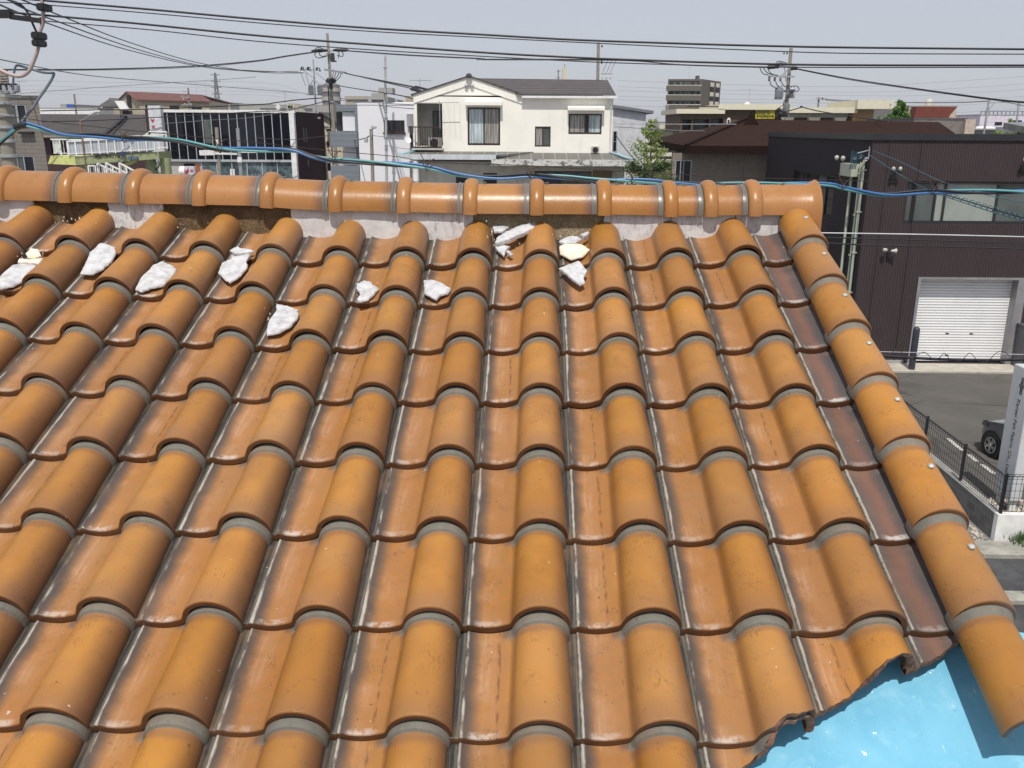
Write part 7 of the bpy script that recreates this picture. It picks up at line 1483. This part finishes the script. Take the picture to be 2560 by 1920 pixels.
line([('cR', 1170, 1520), ('cR', 1220, 1500), ('cR', 1290, 1560), ('cR', 1330, 1568), ('cR', 1380, 1535), ('cR', 1430, 1520), ('cR', 1500, 1580), ('cR', 1545, 1560), ('cR', 1585, 1530), ('cR', 1640, 1585), ('cR', 1720, 1580), ('cR', 1785, 1525), ('cR', 1850, 1588), ('cR', 1920, 1592), ('cR', 2000, 1520), ('cR', 2060, 1518), ('cR', 2130, 1580)], 7.97, 7.97, .006, 'wavy thin wire looping over the thick line at the shutter', m_wire, 'lines in front of the factory')
m_faint = simple('far_wire', (.30, .31, .33), .7)
for i, (y0, y1) in enumerate(((390, 330), (450, 395), (490, 440), (545, 500), (580, 545), (640, 610))):
    line([('c4', -60, y0+10), ('c4', 1100, y0+52-i*4), ('c4', 2212, y0+70-i*6), ('c5', 1200, y0-160+10*i), ('c5', 2260, y0-230+14*i)], 300, 330, .07, 'faint far transmission wire across the right half of the sky', m_faint, 'far transmission wires')
for i, y in enumerate((690, 735, 770, 800)): line([('c1', 100, y), ('c1', 1000, y+22), ('c1', 2212, y+20), ('c2', 420, y+8-i*6)], 300, 330, .06, 'faint far transmission wire low in the left sky', m_faint, 'far transmission wires at left')
# ---- trees
def leafmat(name, c0, c1):
    N = NT(name); r = N.noise(N.geo(), 1.1, 4, .6); q = N.noise(N.geo(), 9, 2, .5); c = N.mix(N.ss(N.m('ADD', N.m('MULTIPLY', r, .6), N.m('MULTIPLY', q, .4)), .35, .65), c0, c1)
    N.fin(c, .55, 0, .35); N.b.inputs['Subsurface Weight'].default_value = 0.0
    tr = N.n('ShaderNodeBsdfTranslucent'); N.l(c, tr.inputs[0]); ms = N.n('ShaderNodeMixShader'); ms.inputs[0].default_value = .35; N.l(N.b.outputs[0], ms.inputs[1]); N.l(tr.outputs[0], ms.inputs[2]); N.l(ms.outputs[0], N.out.inputs[0]); return N.mat
m_bark = simple('bark', (.12, .09, .065), .9, var=.3)
def tree(base, top, width, lab, mat, seed, n=2600, leaf=.10, shape=1.0, low=.15, cat='tree', branchy=True):
    rr = random.Random(seed); B = Vector(base); H = top - B.z; t = thing('tree' if cat == 'tree' else 'bush', B, lab, cat)
    m = MB(); m.tube([B, B + Vector((.1, 0, H*.5)), B + Vector((0, 0, H*.95))], .03*H**.5 + .03, 7, r1=.015); ends = []
    nb = 34 if branchy else 14
    for i in range(nb):
        q = low + (1-low)*(i+.5)/nb; a = i*2.4 + rr.uniform(-.4, .4); rad = width*.5*((1-q)**(.62*shape))*(.55 + .45*min(1, (q-low+.12)/.3))*rr.uniform(.75, 1.12)
        p0 = B + Vector((0, 0, H*(q-.08*q))); p1 = p0 + Vector((rad*math.cos(a), rad*math.sin(a), rad*(.75 if branchy else .3)+.05*H*rr.random())); p1.z = min(p1.z, B.z+H)
        m.tube([p0, p0.lerp(p1, .5) + Vector((0, 0, -.04*rad)), p1], .02 + .01*rad, 5, r1=.008); ends.append((p0, p1, rad))
    m.build('trunk', m_bark, t, smooth=60)
    lv = MB()
    for k in range(n):
        p0, p1, rad = ends[rr.randrange(len(ends))]; s = rr.uniform(.25, 1.06)**.8
        c = p0.lerp(p1, s) + Vector((rr.gauss(0, 1), rr.gauss(0, 1), rr.gauss(0, .8)))*(.10*rad + .05)*(1.1 if not branchy else .9)
        a, b = rr.uniform(0, 6.28), rr.uniform(-.9, .9); L = leaf*rr.uniform(.6, 1.3); u = Vector((math.cos(a)*math.cos(b), math.sin(a)*math.cos(b), math.sin(b))); v = nrm(u.cross(Vector((rr.gauss(0, 1), rr.gauss(0, 1), rr.gauss(0, 1)))))*L*.5
        lv.poly([c - u*L*.5, c + v, c + u*L*.6, c - v])
    lv.build('crown', mat, t, recalc=False); return t
m_lg, m_dg, m_mg = leafmat('spring_leaf', (.19, .27, .06), (.36, .45, .13)), leafmat('dark_leaf', (.05, .08, .028), (.12, .165, .06)), leafmat('mid_leaf', (.07, .15, .025), (.15, .26, .06))
P = atY('c4', 290, 1400, 43); tz = atY('c4', 300, 700, 43).z; tree((P.x-.25, 43, GZ), tz, 5.0, 'tall light green spring tree between the pale building and the brown hipped roof', m_lg, 3, 3800, .085, 1.15, .42)
P = atY('c4', 260, 1400, 41); tz = atY('c4', 300, 1190, 41).z; tree((P.x-.1, 40.5, GZ), tz+.2, 4.0, 'dark green rounded bush crown in front of the light green spring tree', m_dg, 5, 9000, .10, .45, .3, 'tree', False)
P = atY('c5', 968, 600, 76); tz = atY('c5', 985, 370, 76).z; tree((P.x, 76, GZ), tz, 5.2, 'small bright green tree standing above the brown hipped roof', m_mg, 8, 9000, .20, .9, .55)
for (x, y, s_, lab) in ((1990, 668, 11, 'light green shrub left of the grey hall roof'), (2110, 672, 12, 'light green shrub under the grey hall roof edge')):
    P = atY('c5', x, y, 55); tree((P.x, 55, GZ), P.z+.1, 3.6, lab, m_lg, s_, 3500, .13, .5, .5, 'tree', False)
P = atY('c5', 2085, 580, 100); tree((P.x, 100, GZ), P.z+.4, 2.0, 'tiny green treetop in front of the lilac white wall', m_lg, 21, 500, .2, .6, .6)
P = atY('c5', 790, 560, 90); tree((P.x, 90, GZ), P.z+.5, 1.6, 'tiny green treetop left of the small bright tree', m_lg, 22, 400, .2, .6, .6)
# ---- the thin spring haze
hz = MB(); hz.box(-420, 420, -14, 660, GZ-1.0, 62)
N = NT('thin_air_haze'); N.t.nodes.remove(N.b); pv = N.n('ShaderNodeVolumePrincipled'); pv.inputs['Color'].default_value = (.80, .86, .96, 1); pv.inputs['Density'].default_value = HAZE; pv.inputs['Anisotropy'].default_value = .2
N.l(pv.outputs[0], N.out.inputs['Volume'])
if HAZE: h_ = hz.build('haze', N.mat, None); tag(h_, 'pale haze in the air over the town', None, kind='stuff')
print('script objects', len(SC.objects))
